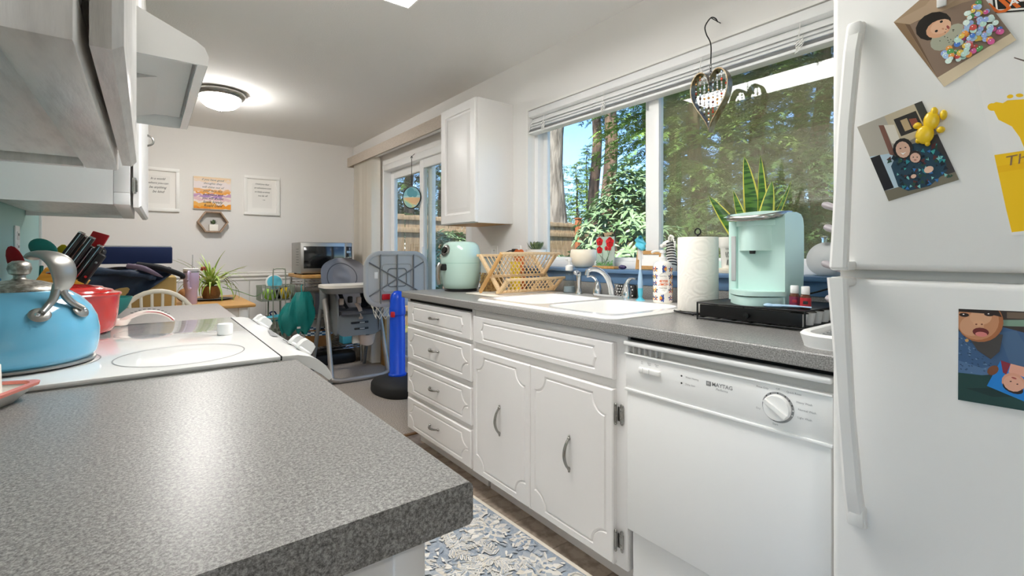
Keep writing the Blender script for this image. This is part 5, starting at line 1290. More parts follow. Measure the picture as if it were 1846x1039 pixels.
MB().tube([SC_c + Vector((0, 0, rr_)), SC_c + Vector((0, 0, rr_ + .27))], .0025, 6).tube([SC_c + Vector((0, -.02, rr_ + .255)), SC_c + Vector((0, 0, rr_ + .275)), SC_c + Vector((.0, .02, rr_ + .26))], .003, 6).tube([SC_c + Vector((0, 0, rr_ + .27)), SC_c + Vector((.03, 0, rr_ + .3))], .002, 5).build('cord', 'black_metal', sc_)

# ================================================================== STOVE THINGS
TZ = .9257
kt = thing('kettle', 'light blue enamel tea kettle with steel handle on the stove', 'kettle', (-.196, 1.32, TZ))
KC = Vector((-.196, 1.32, TZ + .0003))
MB().lathe([(0, 0), (.108, 0), (.113, .003), (.113, .007), (.108, .01)], KC, 56).build('base_ring', 'steel', kt)
MB().lathe([(.108, .008), (.115, .02), (.119, .045), (.119, .065), (.115, .09), (.105, .112), (.09, .13), (.072, .1435), (.062, .147)], KC, 64).build('body', 'kettle_blue', kt, angle=80)
lid = MB().lathe([(.066, .145), (.066, .1485), (.055, .156), (.03, .164), (.012, .167), (.009, .17), (.009, .176)], KC, 40).build('lid', 'pewter', kt, angle=60)
MB().lathe([(.006, .174), (.015, .178), (.018, .188), (.016, .198), (.01, .203), (0, .204)], KC, 24).build('lid_knob', 'pewter', lid)
dcam = Vector((-KC.x, -KC.y, 0)).normalized(); rgt = Vector((-dcam.y, dcam.x, 0))
hd_ = (dcam * math.cos(R(31)) + rgt * math.sin(R(31))).normalized(); hp = Vector((-hd_.y, hd_.x, 0))
def kp(r_, z, s=0): return KC + hd_ * r_ + Vector((0, 0, z)) + hp * s
stem = bez([kp(.1, .142, 0), kp(.108, .16, .003), kp(.11, .18, .003), kp(.104, .2, 0), kp(.088, .213, -.005), kp(.066, .216, -.01), kp(.052, .21, -.013)], 6)
nS = len(stem); ws = [.0085 + .0145 * math.sin(PI * (i / (nS - 1)) ** .8 * .86) for i in range(nS)]
MB().tube(stem, ws, 14, flat=(1.0, .38), uvec=hp).build('handle', 'steel', kt, angle=70)
for s in (-1, 1):
    br_ = bez([kp(.1, .158, s * .002), kp(.104, .135, s * .010), kp(.106, .122, s * .02), kp(.112, .11, s * .034)], 5)
    o = MB().tube(br_, [.0075 - .002 * i / 15 for i in range(len(br_))], 12).build('handle_leg', 'steel', kt, angle=70)
    nrm = (hd_ * .93 + hp * s * .3 + Vector((0, 0, .62))).normalized(); fc_ = kp(.1065, .1055, s * .034)
    q = nrm.to_track_quat('Z', 'Y').to_matrix()
    MB().ell(fc_, (.0165, .0145, .004), 20, 8, q).build('foot_plate', 'steel', o); MB().ell(fc_ + nrm * .0035 + hp * s * .004, (.0045, .0045, .0028), 12, 6, q).build('rivet', 'chrome', o)
sd_ = -hd_; sp0 = KC + sd_ * .085 + Vector((0, 0, .115))
so = MB().tube(bez([sp0, sp0 + sd_ * .02 + Vector((0, 0, .02)), sp0 + sd_ * .03 + Vector((0, 0, .04))], 5), [.019 - .0006 * i for i in range(11)], 16).build('spout', 'kettle_blue', kt, angle=70)
MB().tube(bez([sp0 + sd_ * .03 + Vector((0, 0, .045)), sp0 + Vector((0, 0, .062)), sp0 - sd_ * .028 + Vector((0, 0, .05))], 5), .005, 10).build('whistle_lever', 'kettle_blue', so)
do = thing('dutch_oven', 'red enamel dutch oven with steel lid knob behind the kettle', 'pot', (-.183, 1.745, TZ))
DC = Vector((-.183, 1.745, TZ + .0003))
MB().lathe([(0, 0), (.098, 0), (.108, .006), (.115, .018), (.12, .05), (.1235, .096), (.125, .102), (.12, .102), (.115, .05), (.105, .012), (0, .01)], DC, 56).build('pot', 'red_enamel', do, angle=60)
dl_ = MB().lathe([(.127, .1025), (.1285, .106), (.126, .11), (.112, .113), (.108, .118), (.09, .123), (.086, .127), (.05, .132), (.018, .135), (0, .135)], DC, 56).build('lid', 'red_enamel', do, angle=30)
MB().lathe([(.014, .134), (.013, .155), (.012, .161), (.026, .164), (.028, .1665), (.026, .169), (0, .17)], DC, 30).build('lid_knob', 'nickel', dl_)
for a in (75, 255):
    u_ = Vector((math.cos(R(a)), math.sin(R(a)), 0)); w_ = Vector((-u_.y, u_.x, 0))
    MB().tube(bez([DC + u_ * .118 + w_ * .04 + Vector((0, 0, .085)), DC + u_ * .148 + w_ * .03 + Vector((0, 0, .088)), DC + u_ * .148 - w_ * .03 + Vector((0, 0, .088)), DC + u_ * .118 - w_ * .04 + Vector((0, 0, .085))], 6), .008, 10).build('handle', 'red_enamel', do)
tag(MB().lathe([(0, 0), (.018, 0), (.0185, .003), (.0185, .026), (.017, .029), (0, .0295)], (.168, 1.49, TZ), 28).build('condiment_lid', 'white_plastic'), 'little round white cap standing on the glass cooktop', 'cap')
sr = thing('spoon_rest', 'white ceramic piece with arched lettered handle on the stove', 'spoon rest', (-.0, 1.835, TZ))
pa = bez([(-.06, 1.866, TZ + .012), (-.035, 1.862, TZ + .026), (-.005, 1.858, TZ + .036), (.03, 1.853, TZ + .033), (.055, 1.846, TZ + .02), (.068, 1.84, TZ + .007)], 6)
MB().tube(pa, [.011 - .005 * i / (len(pa) - 1) for i in range(len(pa))], 12, flat=(1.2, .75)).build('handle', 'ceramic', sr, angle=70)
MB().lathe([(0, 0), (.02, 0), (.028, .012), (.03, .018), (.027, .018), (.019, .006), (0, .005)], (-.065, 1.872, TZ), 28).build('dish', 'ceramic', sr)
for i in range(6, 26, 2):
    c_ = pa[i] + Vector((0, -.002, .0105 - .003 * i / 30)); MB().tube([c_ + Vector((-.003, 0, 0)), c_ + Vector((0, -.004, .0005)), c_ + Vector((.003, .002, 0))], .0008, 5).build('letter_mark', 'ink', sr)
MB().tube([p_ + Vector((0, -.009, .001)) for p_ in pa[8:]], .0016, 6).build('coral_line', 'flower_red', sr)
gb = thing('green_bowl', 'dark green bowl behind the red dutch oven', 'bowl', (-.12, 2.3, .9155))
MB().lathe([(0, 0), (.04, 0), (.07, .03), (.086, .07), (.083, .07), (.066, .032), (0, .008)], (-.125, 2.23, .9158), 36).build('bowl', 'teal_silicone', gb)
# knife block
kn = thing('knife_block', 'yellow wood knife block with black handled knives', 'knife block', (-.25, 2.05, .9155))
NB = Vector((-.285, 2.03, .9158)); kd_ = Vector((.50, -.12, .86)).normalized(); kx = Vector((.85, -.05, -.5)); kx = (kx - kd_ * kx.dot(kd_)).normalized(); ky = kd_.cross(kx)
def kq(a, b, h): return NB + kx * a + ky * b + kd_ * h
bx = MB()
foot = [(-.06, -.045), (.06, -.045), (.06, .045), (-.06, .045)]
top = [kq(-.05, -.045, .19), kq(.05, -.045, .19), kq(.05, .045, .19), kq(-.05, .045, .19)]
bot = []
for t in top:
    k_ = (t.z - .916) / kd_.z; bt = t - kd_ * k_; bot.append(Vector((bt.x, bt.y, .916)))
bx.add(bot + top, [(3, 2, 1, 0), (4, 5, 6, 7)] + [(i, (i + 1) % 4, 4 + (i + 1) % 4, 4 + i) for i in range(4)]); bx.build('block', 'wood_block', kn, angle=0)
Mk = Matrix((kx, ky, kd_)).transposed()
def knife(a, b, L, w, nm='knife'):
    hnd = MB().obox(kq(a, b, .19 + L / 2 + .002), (.0165, w, L), Mk, .005, 3).build(nm, 'black_plastic', kn)
    MB().obox(kq(a, b, .19 + L / 2), (.0022, w * 1.02, L * .96), Mk).build('tang', 'chrome', hnd, angle=0)
    MB().obox(kq(a, b, .19 + L), (.0155, w * .95, .004), Mk, .0015).build('end_cap', 'chrome', hnd); return hnd
for a, b, L in ((-.034, -.025, .13), (-.006, -.025, .13), (.024, -.025, .118), (-.03, .015, .12), (.006, .015, .1)): knife(a, b, L, .024)
o = MB().obox(kq(.042, -.035, .235), (.022, .014, .11), Mk, .005, 3).build('knife', 'black_plastic', kn)
for h_ in (.21, .26): MB().cyl(kq(.042, -.0425, h_), kq(.042, -.041, h_), .0038, n=12).build('rivet', 'chrome', o)
# crock with utensils (each utensil its own thing)
ck = thing('utensil_crock', 'black utensil crock by the teal wall behind the kettle', 'crock', (-.29, 2.16, .9155))
CC = Vector((-.285, 2.2, .9158))
MB().lathe([(0, 0), (.05, 0), (.056, .01), (.058, .13), (.06, .135), (.055, .135), (.052, .015), (0, .012)], CC, 32).build('crock', 'black_plastic', ck)
def utensil(name, label, base, tip, m, kind, s=1):
    b_ = CC + Vector(base); e = Vector(tip); d_ = (e - b_).normalized(); t = thing(name, label, 'utensil', b_, group=None)
    MB().tube([b_, b_.lerp(e, .75)], .005, 8).build('shaft', m, t)
    v = Vector((d_.y, -d_.x, 0)); v = Vector((.8, -.6, 0)); v = (v - d_ * v.dot(d_)).normalized(); n_ = v.cross(d_); M3 = Matrix((v, n_, d_)).transposed()
    if kind == 'spoon': MB().ell(e, (.042 * s, .014, .031 * s), 20, 12, M3).build('head', m, t)
    elif kind == 'flat': MB().obox(e, (.05 * s, .006, .085 * s), M3, .003).build('head', m, t)
    else: MB().ell(e, (.026 * s, .006, .05 * s), 18, 8, M3).build('head', m, t)
utensil('serving_spoon', 'rounded teal silicone spoon in the black crock', (0, 0, .02), (-.262, 2.12, 1.158), 'teal_silicone', 'spoon', 1.05)
utensil('spatula', 'red silicone spatula leaning left towards the teal wall', (-.01, 0, .02), (-.325, 2.14, 1.115), 'red_silicone', 'oval', 1.1)
utensil('spatula', 'yellow silicone spatula between teal spoon and knives', (.01, 0, .02), (-.225, 2.15, 1.125), 'yellow_silicone', 'oval', 1.0)
utensil('spatula', 'orange silicone turner behind the knife block', (.02, .01, .02), (-.2, 2.22, 1.135), 'orange_silicone', 'oval', 1.1)
utensil('turner', 'wide red turner standing behind the knives', (.03, .015, .02), (-.15, 2.24, 1.165), 'red_plastic', 'flat', 1.3)
utensil('ladle', 'dark ladle standing behind the knife handles', (.03, -.01, .02), (-.13, 2.2, 1.15), 'black_plastic', 'spoon', .55)
# butter dish at the left picture edge
bd = thing('butter_dish', 'white ceramic butter dish with coral rim at left edge', 'butter dish', (-.245, 1.0, .9155))
M = Matrix.Translation((-.235, 1.01, .9155)) @ Matrix.Rotation(R(-22), 4, 'Z')
v_, f_ = loft([(rr(-.055, .055, -.075, .075, .02), 0), (rr(-.075, .075, -.095, .095, .02), .024), (rr(-.07, .07, -.09, .09, .02), .024), (rr(-.052, .052, -.072, .072, .02), .004)])
n_ = len(v_) // 4
MB().add(v_, f_ + [list(range(n_))[::-1], list(range(3 * n_, 4 * n_))]).xf(M).build('tray', 'ceramic', bd, angle=50)
v_, f_ = loft([(rr(-.0755, .0755, -.0955, .0955, .02), .0215), (rr(-.0765, .0765, -.0965, .0965, .02), .026), (rr(-.068, .068, -.088, .088, .02), .0265), (rr(-.067, .067, -.087, .087, .02), .022)])
MB().add(v_, f_).xf(M).build('coral_rim', 'coral', bd, angle=50)
v_, f_ = loft([(rr(-.045, .045, -.065, .065, .015), .0095), (rr(-.044, .044, -.064, .064, .015), .06), (rr(-.03, .03, -.05, .05, .012), .074)])
n_ = len(v_) // 3; MB().add(v_, f_ + [list(range(2 * n_, 3 * n_))]).xf(M).build('cover', 'ceramic', bd, angle=50)

# ================================================================== DINING CORNER
tb = thing('dining_table', 'dining table with oak top and white legs by far wall', 'table', (0, 4.54, 0))
MB().rbox(-.95, .66, 4.05, 5.05, .735, .76, .01, 3).build('table_top', 'wood_top', tb)
MB().box(-.87, .58, 4.12, 4.14, .64, .735).box(-.87, .58, 4.96, 4.98, .64, .735).box(-.87, -.85, 4.14, 4.96, .64, .735).box(.56, .58, 4.14, 4.96, .64, .735).build('apron', 'trim_white', tb, angle=0)
for x in (-.9, .55):
    for y in (4.09, 4.95): MB().rbox(x, x + .06, y, y + .06, .004, .735, .004).build('leg', 'trim_white', tb)
ch = thing('dining_chair', 'white bow-back spindle chair between counter and table', 'chair', (.05, 3.55, 0))
MB().prism([(.05 + .21 * math.cos(R(a)) * (1 + .08 * math.cos(R(2 * a))), 3.62 + .2 * math.sin(R(a))) for a in range(0, 360, 12)], lambda u, v, d: (u, v, d), .43, .46).build('seat', 'cream_paint', ch, angle=30)
bw_ = [(.05 - .185, 3.46, .455)] + [(.05 + .19 * math.cos(R(a)), 3.44 - .02 * math.sin(R(a)), .70 + .225 * math.sin(R(a))) for a in range(180, -1, -12)] + [(.05 + .185, 3.46, .455)]
MB().tube(bw_, .0135, 10).build('back_bow', 'cream_paint', ch)
for k in range(6):
    x = .05 - .125 + .05 * k; zt = .70 + .225 * math.sqrt(max(0, 1 - ((x - .05) / .19) ** 2))
    MB().cyl((.05 + (x - .05) * .85, 3.47, .455), (x, 3.422, zt), .0075, n=8).build('spindle', 'cream_paint', ch)
for sx in (-1, 1):
    for sy in (-1, 1): MB().cyl((.05 + sx * .14, 3.62 + sy * .13, .435), (.05 + sx * .2, 3.62 + sy * .19, .004), .016, .012, 10).build('leg', 'cream_paint', ch)
MB().cyl((.05 - .17, 3.62, .2), (.05 + .17, 3.62, .2), .009, n=8).build('stretcher', 'cream_paint', ch)
TT = .7605
tag(MB().rbox(-.28, .172, 4.2, 4.5, TT, .975, .012, 3).build('storage_cube', 'tan_fabric'), 'tan fabric storage cube on the dining table', 'storage box')
nb = thing('cooler_box', 'flat navy cooler box stacked on the clothes pile', 'cooler', (-.06, 4.35, 1.065))
MB().rbox(-.275, .15, 4.25, 4.52, 1.068, 1.186, .008, 3).build('box', 'navy', nb)
MB().rbox(-.268, .145, 4.256, 4.514, 1.184, 1.197, .004).build('lid', 'plastic_lightgrey', nb)
def blob(c, r, seed, amp=.18, nu=28, nv=16):
    rn = random.Random(seed); ph = [rn.uniform(0, 6) for _ in range(8)]
    def fn(u, v):
        t = 2 * PI * u; p = PI * (.02 + .96 * v); k = 1 + amp * (.5 * math.sin(3 * t + ph[0] + 2 * p) + .4 * math.sin(5 * p + ph[1] + t) + .3 * math.sin(7 * t + ph[2]) * math.sin(p) + .3 * math.sin(4 * p + 2 * t + ph[3]))
        return Vector((c[0] + r[0] * k * math.sin(p) * math.cos(t), c[1] + r[1] * k * math.sin(p) * math.sin(t), c[2] + r[2] * (1 + .4 * (k - 1)) * math.cos(p)))
    return MB().grid(fn, nu, nv, cu=True)
jk = thing('jacket', 'dark navy jacket heaped over the tan storage cube', 'jacket', (-.16, 4.2, .8))
def drape(u, v):
    x = -.36 + .5 * u; s = u; top_ = 1.035; bot_ = .80 + .19 * max(0, (u - .45) / .55) ** 1.2
    return Vector((x, 4.168 - .028 * math.sin(3 * u + 5 * v) - .02 * math.sin(11 * u) * v, top_ + (bot_ - top_) * v + .012 * math.sin(9 * u) * (1 - v)))
MB().grid(drape, 26, 12).grid(lambda u, v: Vector((-.36 + .5 * u, 4.165 + .33 * v, 1.036 + .012 * math.sin(9 * u + 4 * v) * (1 - .3 * v))), 26, 8).build('body', 'navy_cloth', jk, angle=80)
MB().tube(bez([(-.3, 4.13, 1.03), (-.12, 4.10, 1.01), (0, 4.12, .985), (.05, 4.13, .97)], 6), [.022 + .006 * math.sin(i) for i in range(19)], 12).build('sleeve', 'navy_cloth', jk, angle=80)
ga = thing('garment', 'dusky purple garment sleeve hanging from the clothes pile', 'clothing', (0, 4.12, .95))
MB().tube(bez([(-.1, 4.15, 1.055), (-.02, 4.11, 1.04), (.05, 4.105, 1.0), (.09, 4.12, .975)], 6), [.02 - .0003 * i * i / 6 for i in range(19)], 12).build('sleeve', 'dusk_cloth', ga, angle=80)
gb_ = thing('garment', 'glossy black garment sleeve poking out right of the pile', 'clothing', (.1, 4.15, .95))
MB().tube(bez([(-.05, 4.17, 1.06), (.06, 4.13, 1.045), (.14, 4.12, 1.015), (.2, 4.13, .985), (.205, 4.14, .965)], 6), [.024, .024] + [.022 - .0003 * i for i in range(23)], 12).build('sleeve', 'black_cloth', gb_, angle=80)
tag(blob((.235, 4.47, TT + .055), (.05, .06, .055), 4, .06).build('woven_basket', 'wicker', angle=80), 'small brown woven basket behind the lavender tumbler', 'basket')
tu = thing('tumbler', 'lavender handled travel tumbler with clear straw on table', 'tumbler', (.268, 4.33, TT))
c_ = (.268, 4.33, TT)
MB().lathe([(0, 0), (.036, 0), (.038, .004), (.039, .1), (.047, .125), (.05, .13), (.05, .245), (.048, .25)], c_, 32).build('cup', 'lavender', tu)
MB().lathe([(.0505, .236), (.0505, .246)], c_, 32).build('steel_band', 'steel', tu)
MB().lathe([(.051, .248), (.052, .25), (.052, .264), (.046, .268), (0, .268)], c_, 32).build('lid', 'white_plastic', tu)
MB().tube(bez([(.258, 4.285, TT + .235), (.245, 4.25, TT + .235), (.245, 4.25, TT + .13), (.26, 4.285, TT + .12)], 6), .009, 8, flat=(1, 1)).build('handle', 'lavender', tu)
MB().cyl((.275, 4.33, TT + .268), (.277, 4.33, TT + .37), .004, n=8).build('straw', 'clear_plastic', tu)
spn = thing('spider_plant', 'variegated spider plant in woven pot on the table', 'plant', (.42, 4.6, TT))
c_ = (.42, 4.6, TT + .012)
MB().lathe([(0, 0), (.055, 0), (.068, .04), (.064, .1), (.06, .1), (.055, .09), (0, .088)], c_, 28).build('pot', 'wicker', spn)
lb = None; rs_ = random.Random(9)
for k in range(64):
    a = k * 2.4; L = rs_.uniform(.24, .42); e = rs_.uniform(35, 85); bend = -(.6 + 2.0 * ((k // 8) % 3) / 2)
    M = Matrix.Translation((0, 0, .1)) @ Matrix.Rotation(a, 4, 'Z') @ Matrix.Rotation(-R(e), 4, 'Y') @ Matrix.Diagonal((L / .3, 1, L / .3, 1))
    if k % 8 == 0:
        bb_ = bend
        def blade(u, v, b=bb_):
            x = z = 0; n = 12
            for i in range(int(round(u * n))): t = b * 1.3 * i / n; x += .3 / n * math.cos(t); z += .3 / n * math.sin(t)
            w = .0085 * (1 - u ** 2.2) + .0006
            return Vector((x, (v - .5) * 2 * w, z + abs(v - .5) * .004))
        lbm = MB().grid(blade, 13, 3).mesh('leaf', 'leaf_spider', Vector(), 80)
    ref(lbm, 'leaf', spn, M)
for x, y, z in ((.315, 4.56, .19), (.30, 4.54, .215), (.37, 4.6, .255)):
    t_ = MB().cyl((.41, 4.6, TT + .1), (x, y, TT + z), .002, n=6)
    o = t_.build('flower_stem', 'leaf_dark', spn)
    t_ = MB()
    for k in range(9): a = k * 2.4; t_.ell((x + .013 * math.cos(a), y + .013 * math.sin(a), TT + z + .008 * math.sin(k)), (.012, .012, .01), 8, 5)
    t_.build('flower', 'flower_red', o)
MB().tube(bez([(.5, 4.6, TT + .1), (.62, 4.55, TT + .06), (.72, 4.5, TT + .02), (.78, 4.5, TT + .05)], 6), .003, 6).build('runner', 'leaf_dark', spn)
tag(MB().lathe([(0, 0), (.1, 0), (.125, .008), (.13, .011), (.124, .011), (.1, .004), (0, .003)], (.43, 4.6, TT + .0003), 36, sx=1.15).build('serving_tray', 'black_metal'), 'dark oval tray under the spider plant', 'tray')
# ---- pictures on the far wall
YW = FY - .0005
def frame(x0, x1, z0, z1, label, lines, sz):
    t = thing('picture_frame', label, 'picture', ((x0 + x1) / 2, FY - .01, z0)); b = .03
    MB().rbox(x0, x1, FY - .024, YW, z0, z0 + b, .002).rbox(x0, x1, FY - .024, YW, z1 - b, z1, .002).rbox(x0, x0 + b, FY - .024, YW, z0 + b, z1 - b, .002).rbox(x1 - b, x1, FY - .024, YW, z0 + b, z1 - b, .002).build('frame', 'white_plastic', t)
    MB().box(x0 + b, x1 - b, FY - .01, FY - .008, z0 + b, z1 - b).build('mat_board', 'paper', t, angle=0)
    m_ = .075; MB().box(x0 + m_, x1 - m_, FY - .0105, FY - .0095, z0 + m_, z1 - m_).build('print', 'trim_white', t, angle=0)
    n = len(lines)
    for i, (s_, k) in enumerate(lines): write(s_, sz * k, ((x0 + x1) / 2 + .004 * (i % 2), FY - .0107, (z0 + z1) / 2 + .02 + (n / 2 - i) * sz * 1.35), (1, 0, .0), (0, 0, 1), 'ink', t, shear=.35, lift=.0003, space=.9)
frame(-.085, .252, 1.535, 1.945, 'white framed handwritten print partly hidden by the wall cabinet', [('In a world', 1), ('where you can', .95), ('be anything', 1.05), ('be kind', 1.1)], .03)
frame(.797, 1.133, 1.54, 1.945, 'white framed handwritten print, rightmost on the far wall', [('I hold you dear', .8), ('an adventure now', .8), ('so lately at times', .8), ('too far off', .8), ('       - a.a.', .6)], .03)
cv = thing('canvas_print', 'orange and purple watercolour canvas with quote lettering', 'canvas', (.52, FY - .015, 1.575))
MB().rbox(.361, .68, FY - .03, YW, 1.575, 1.895, .004).build('canvas', 'ceramic', cv)
t_ = MB(); rw = random.Random(21); lv = [.0305]
def wash(z0, z1, col, x0=.364, x1=.677, wob=.012):
    lv[0] += .00004; n = 14; top_ = [(x0 + (x1 - x0) * k / n, z1 + rw.uniform(-wob, wob)) for k in range(n + 1)]; bt = [(x0 + (x1 - x0) * k / n, z0 + rw.uniform(-wob, wob)) for k in range(n + 1)]
    cl = lambda p: (p[0], FY - lv[0], max(1.579, min(1.892, p[1])))
    for k in range(n): t_.poly([cl(bt[k]), cl(bt[k + 1]), cl(top_[k + 1]), cl(top_[k])], col)
wash(1.575, 1.9, '#f1e2d8', wob=0); wash(1.865, 1.9, '#f0d6b4'); wash(1.84, 1.87, '#f1dcc6'); wash(1.785, 1.84, '#efe3e2'); wash(1.742, 1.77, '#eebb88'); wash(1.728, 1.748, '#f0aa58', .38, .67); wash(1.70, 1.722, '#cda4c4'); wash(1.685, 1.705, '#b48fc6', .364, .6); wash(1.66, 1.685, '#e6c3c8'); wash(1.575, 1.62, '#ef9d35'); wash(1.6, 1.64, '#f0b560', .364, .55); wash(1.575, 1.592, '#e88a24', .364, .5)
t_.build('watercolour', 'print_matte', cv, angle=0)
for i, (s_, k, m_) in enumerate((('if you have good', .9, 'ink_grey'), ('thoughts they', .9, 'ink_grey'), ('will shine out of', .9, 'ink_grey'), ('your face like', .95, 'leather_tan'), ('sunbeams and', .95, 'ink'), ('you will always', .95, 'purple_stone'), ('look lovely', 1.2, 'ink'), ('Roald Dahl', 1.1, 'ink'))):
    write(s_, .031 * k, (.522, FY - .0315, 1.865 - i * .0365), (1, 0, -.01), (.01, 0, 1), m_, cv, shear=.3, lift=.0006, bold=.0004)
hx_ = thing('hexagon_shelf', 'small wooden hexagon shadow-box shelf below the canvas', 'shelf', (.522, FY - .03, 1.35))
hexp = lambda r_: [(.522 + r_ * 1.12 * math.cos(R(a)), 1.45 + r_ * math.sin(R(a))) for a in (0, 60, 120, 180, 240, 300)]
ho, hi_ = hexp(.118), hexp(.104)
for k in range(6):
    a, b, c_, d_ = ho[k], ho[(k + 1) % 6], hi_[(k + 1) % 6], hi_[k]
    MB().prism([a, b, c_, d_], lambda u, v, d: (u, d, v), FY - .075, YW).build('side_board', 'taupe_wood', hx_, angle=0)
MB().prism(hexp(.105), lambda u, v, d: (u, d, v), FY - .004, YW).build('back_panel', 'shelf_back', hx_, angle=0)
zb_ = 1.45 - .104 * math.sin(R(60))
pl_ = thing('mini_succulent', 'tiny succulent in white square pot inside hexagon shelf', 'plant', (.525, FY - .04, zb_))
MB().rbox(.49, .565, FY - .066, FY - .008, zb_ + .0005, zb_ + .065, .004).build('pot', 'ceramic', pl_)
q0 = None
for k in range(14):
    M = Matrix.Translation((.002, .002, .065)) @ Matrix.Rotation(k * 2.4, 4, 'Z') @ Matrix.Rotation(-R(15 + 4 * k), 4, 'Y')
    if q0 is None: q0 = MB().grid(leaf(.05, .011, .6, .5), 6, 4).mesh('leaf', 'leaf_succ', Vector(), 80)
    ref(q0, 'leaf', pl_, M)
# ================================================================== CART, RACK, MICROWAVE
cx, cy = 1.02, 5.2
ca = thing('basket_cart', 'sage green three-tier wire basket cart by far wall', 'cart', (cx, cy, 0))
cw, cd = .15, .11
for y in (cy - cd - .006, cy + cd + .006):
    pts = [(cx + .04, y, .02)] if False else None
MB().tube(bez([(cx - .045, cy - cd - .008, .05), (cx - .045, cy - cd - .008, .5), (cx - .045, cy - cd - .008, .94), (cx - .03, cy - cd - .008, .985), (cx + .02, cy - cd - .008, .99), (cx + .05, cy - cd - .008, .985), (cx + .065, cy - cd - .008, .94), (cx + .065, cy - cd - .008, .5), (cx + .065, cy - cd - .008, .05)], 6), .0075, 8, flat=(1, .7)).build('handle_frame', 'sage_metal', ca)
MB().tube([(cx - .045, cy + cd + .008, .05), (cx - .045, cy + cd + .008, .8), (cx + .065, cy + cd + .008, .8), (cx + .065, cy + cd + .008, .05)], .0075, 8).build('rear_frame', 'sage_metal', ca)
for z0 in (.68, .37, .08):
    b_ = MB(); h_ = .14
    for z in (z0, z0 + h_): b_.tube([(cx - cw, cy - cd, z), (cx + cw, cy - cd, z), (cx + cw, cy + cd, z), (cx - cw, cy + cd, z)], .005 if z > z0 else .004, 8, closed=True)
    b_.tube([(cx - cw, cy - cd, z0 + h_ - .012), (cx + cw, cy - cd, z0 + h_ - .012)], .003, 6)
    o = b_.build('basket', 'sage_metal', ca)
    MB().box(cx - cw, cx + cw, cy - cd, cy + cd, z0 - .002, z0).build('basket_floor', 'sage_metal', o, angle=0)
    w0 = None
    for k in range(15):
        x = cx - cw + 2 * cw * (k + .5) / 15; s = .012 if k % 2 else -.012
        for y in (cy - cd, cy + cd): MB().cyl((x - s, y, z0), (x + s, y, z0 + h_), .0048, n=6).build('wire', 'sage_metal', o)
    for k in range(9):
        y = cy - cd + 2 * cd * (k + .5) / 9; s = .01 if k % 2 else -.01
        for x in (cx - cw, cx + cw): MB().cyl((x, y - s, z0), (x, y + s, z0 + h_), .0048, n=6).build('wire', 'sage_metal', o)
for sx in (-1, 1):
    for sy in (-1, 1): MB().cyl((cx + sx * .12 - .008, cy + sy * .09, .032), (cx + sx * .12 + .008, cy + sy * .09, .032), .027, n=16).cyl((cx + sx * .12, cy + sy * .09, .032), (cx + sx * .12, cy + sy * .09, .08), .006, n=8).build('caster', 'black_plastic', ca)
# what lies in the baskets
t = thing('feeding_dish', 'round white and turquoise dish standing in the top basket', 'dish', (cx - .02, cy - .02, .69))
M = Matrix.Translation((cx - .02, cy - .03, .85)) @ Matrix.Rotation(R(75), 4, 'X')
MB().lathe([(.03, 0), (.075, .004), (.08, .012), (.072, .02), (.03, .014), (.03, 0)], n=32).xf(M).build('rim', 'white_plastic', t); MB().lathe([(.03, .013), (.06, .02), (.066, .026), (.05, .03), (.03, .022)], n=32).xf(M).build('ring', 'sky_silicone', t)
for nm, c_, r_, m_, lb_ in (('packet', (cx - .06, cy - .04, .74), (.06, .03, .06), 'lime', 'lime green packet in the top basket'), ('packet', (cx + .08, cy - .03, .745), (.05, .04, .062), 'yellow_silicone', 'yellow packet at right of the top basket'), ('packet', (cx + .1, cy + .04, .72), (.035, .03, .04), 'red_plastic', 'red packet at back of the top basket'), ('cloth_bundle', (cx + .02, cy + .05, .745), (.07, .04, .06), 'black_cloth', 'dark bundle at the back of the top basket')):
    tag(blob(c_, r_, len(lb_), .1, 20, 12).build(nm, m_, angle=70), lb_, 'packet' if nm == 'packet' else 'cloth')
bt = thing('water_bottle', 'blue sippy bottle lying in the middle basket', 'bottle', (cx - .02, cy - .04, .41))
MB().lathe([(0, -.09), (.03, -.088), (.035, -.07), (.035, .03), (.025, .05), (.02, .07), (0, .072)], n=24).xf(Matrix.Translation((cx - .02, cy - .05, .50)) @ Matrix.Rotation(R(80), 4, 'Y')).build('body', 'sky_silicone', bt)
MB().tube(bez([(cx - .05, cy - .05, .53), (cx - .06, cy - .05, .56), (cx - .02, cy - .05, .565), (cx + .0, cy - .05, .53)], 5), .007, 8).build('handle', 'navy', bt)
tag(blob((cx + .07, cy - .03, .45), (.06, .05, .07), 77, .1, 20, 12).build('cloth_bundle', 'pale_blue', angle=70), 'pale blue cloth bundle in the middle basket', 'cloth')
# teal plastic bag
tbg = thing('plastic_bag', 'teal plastic bag hanging between basket cart and wire rack', 'bag', (1.15, 4.79, .38))
def bagfn(cxx, w, z0, z1, ph, tw=0):
    def fn(u, v):
        tt = 2 * PI * u; wv = w * (.28 + .95 * math.sin(PI * min(1, .1 + .85 * v)) ** .8); z = z1 + (z0 - z1) * v
        k = 1 + .13 * math.sin(4 * tt + ph + 3 * v) + .1 * math.sin(7 * tt - 5 * v + ph)
        return Vector((cxx + tw * v + wv * k * math.cos(tt), 4.79 + .45 * wv * k * math.sin(tt), z + .02 * math.sin(3 * tt + ph) * v))
    return fn
MB().grid(bagfn(1.172, .082, .39, .775, 1.0, .0), 30, 16, cu=True).build('bag', 'teal_film', tbg, angle=25)
MB().grid(bagfn(1.085, .075, .39, .68, 2.4, -.05), 28, 14, cu=True).build('bag_fold', 'teal_film', tbg, angle=25)
MB().box(1.11, 1.14, 4.735, 4.737, .44, .458).build('tag', 'white_plastic', tbg, angle=0)
MB().tube(bez([(1.165, 4.79, .765), (1.17, 4.83, .83), (1.195, 4.885, .835)], 5), .006, 6).build('bag_loop', 'teal_film', tbg)
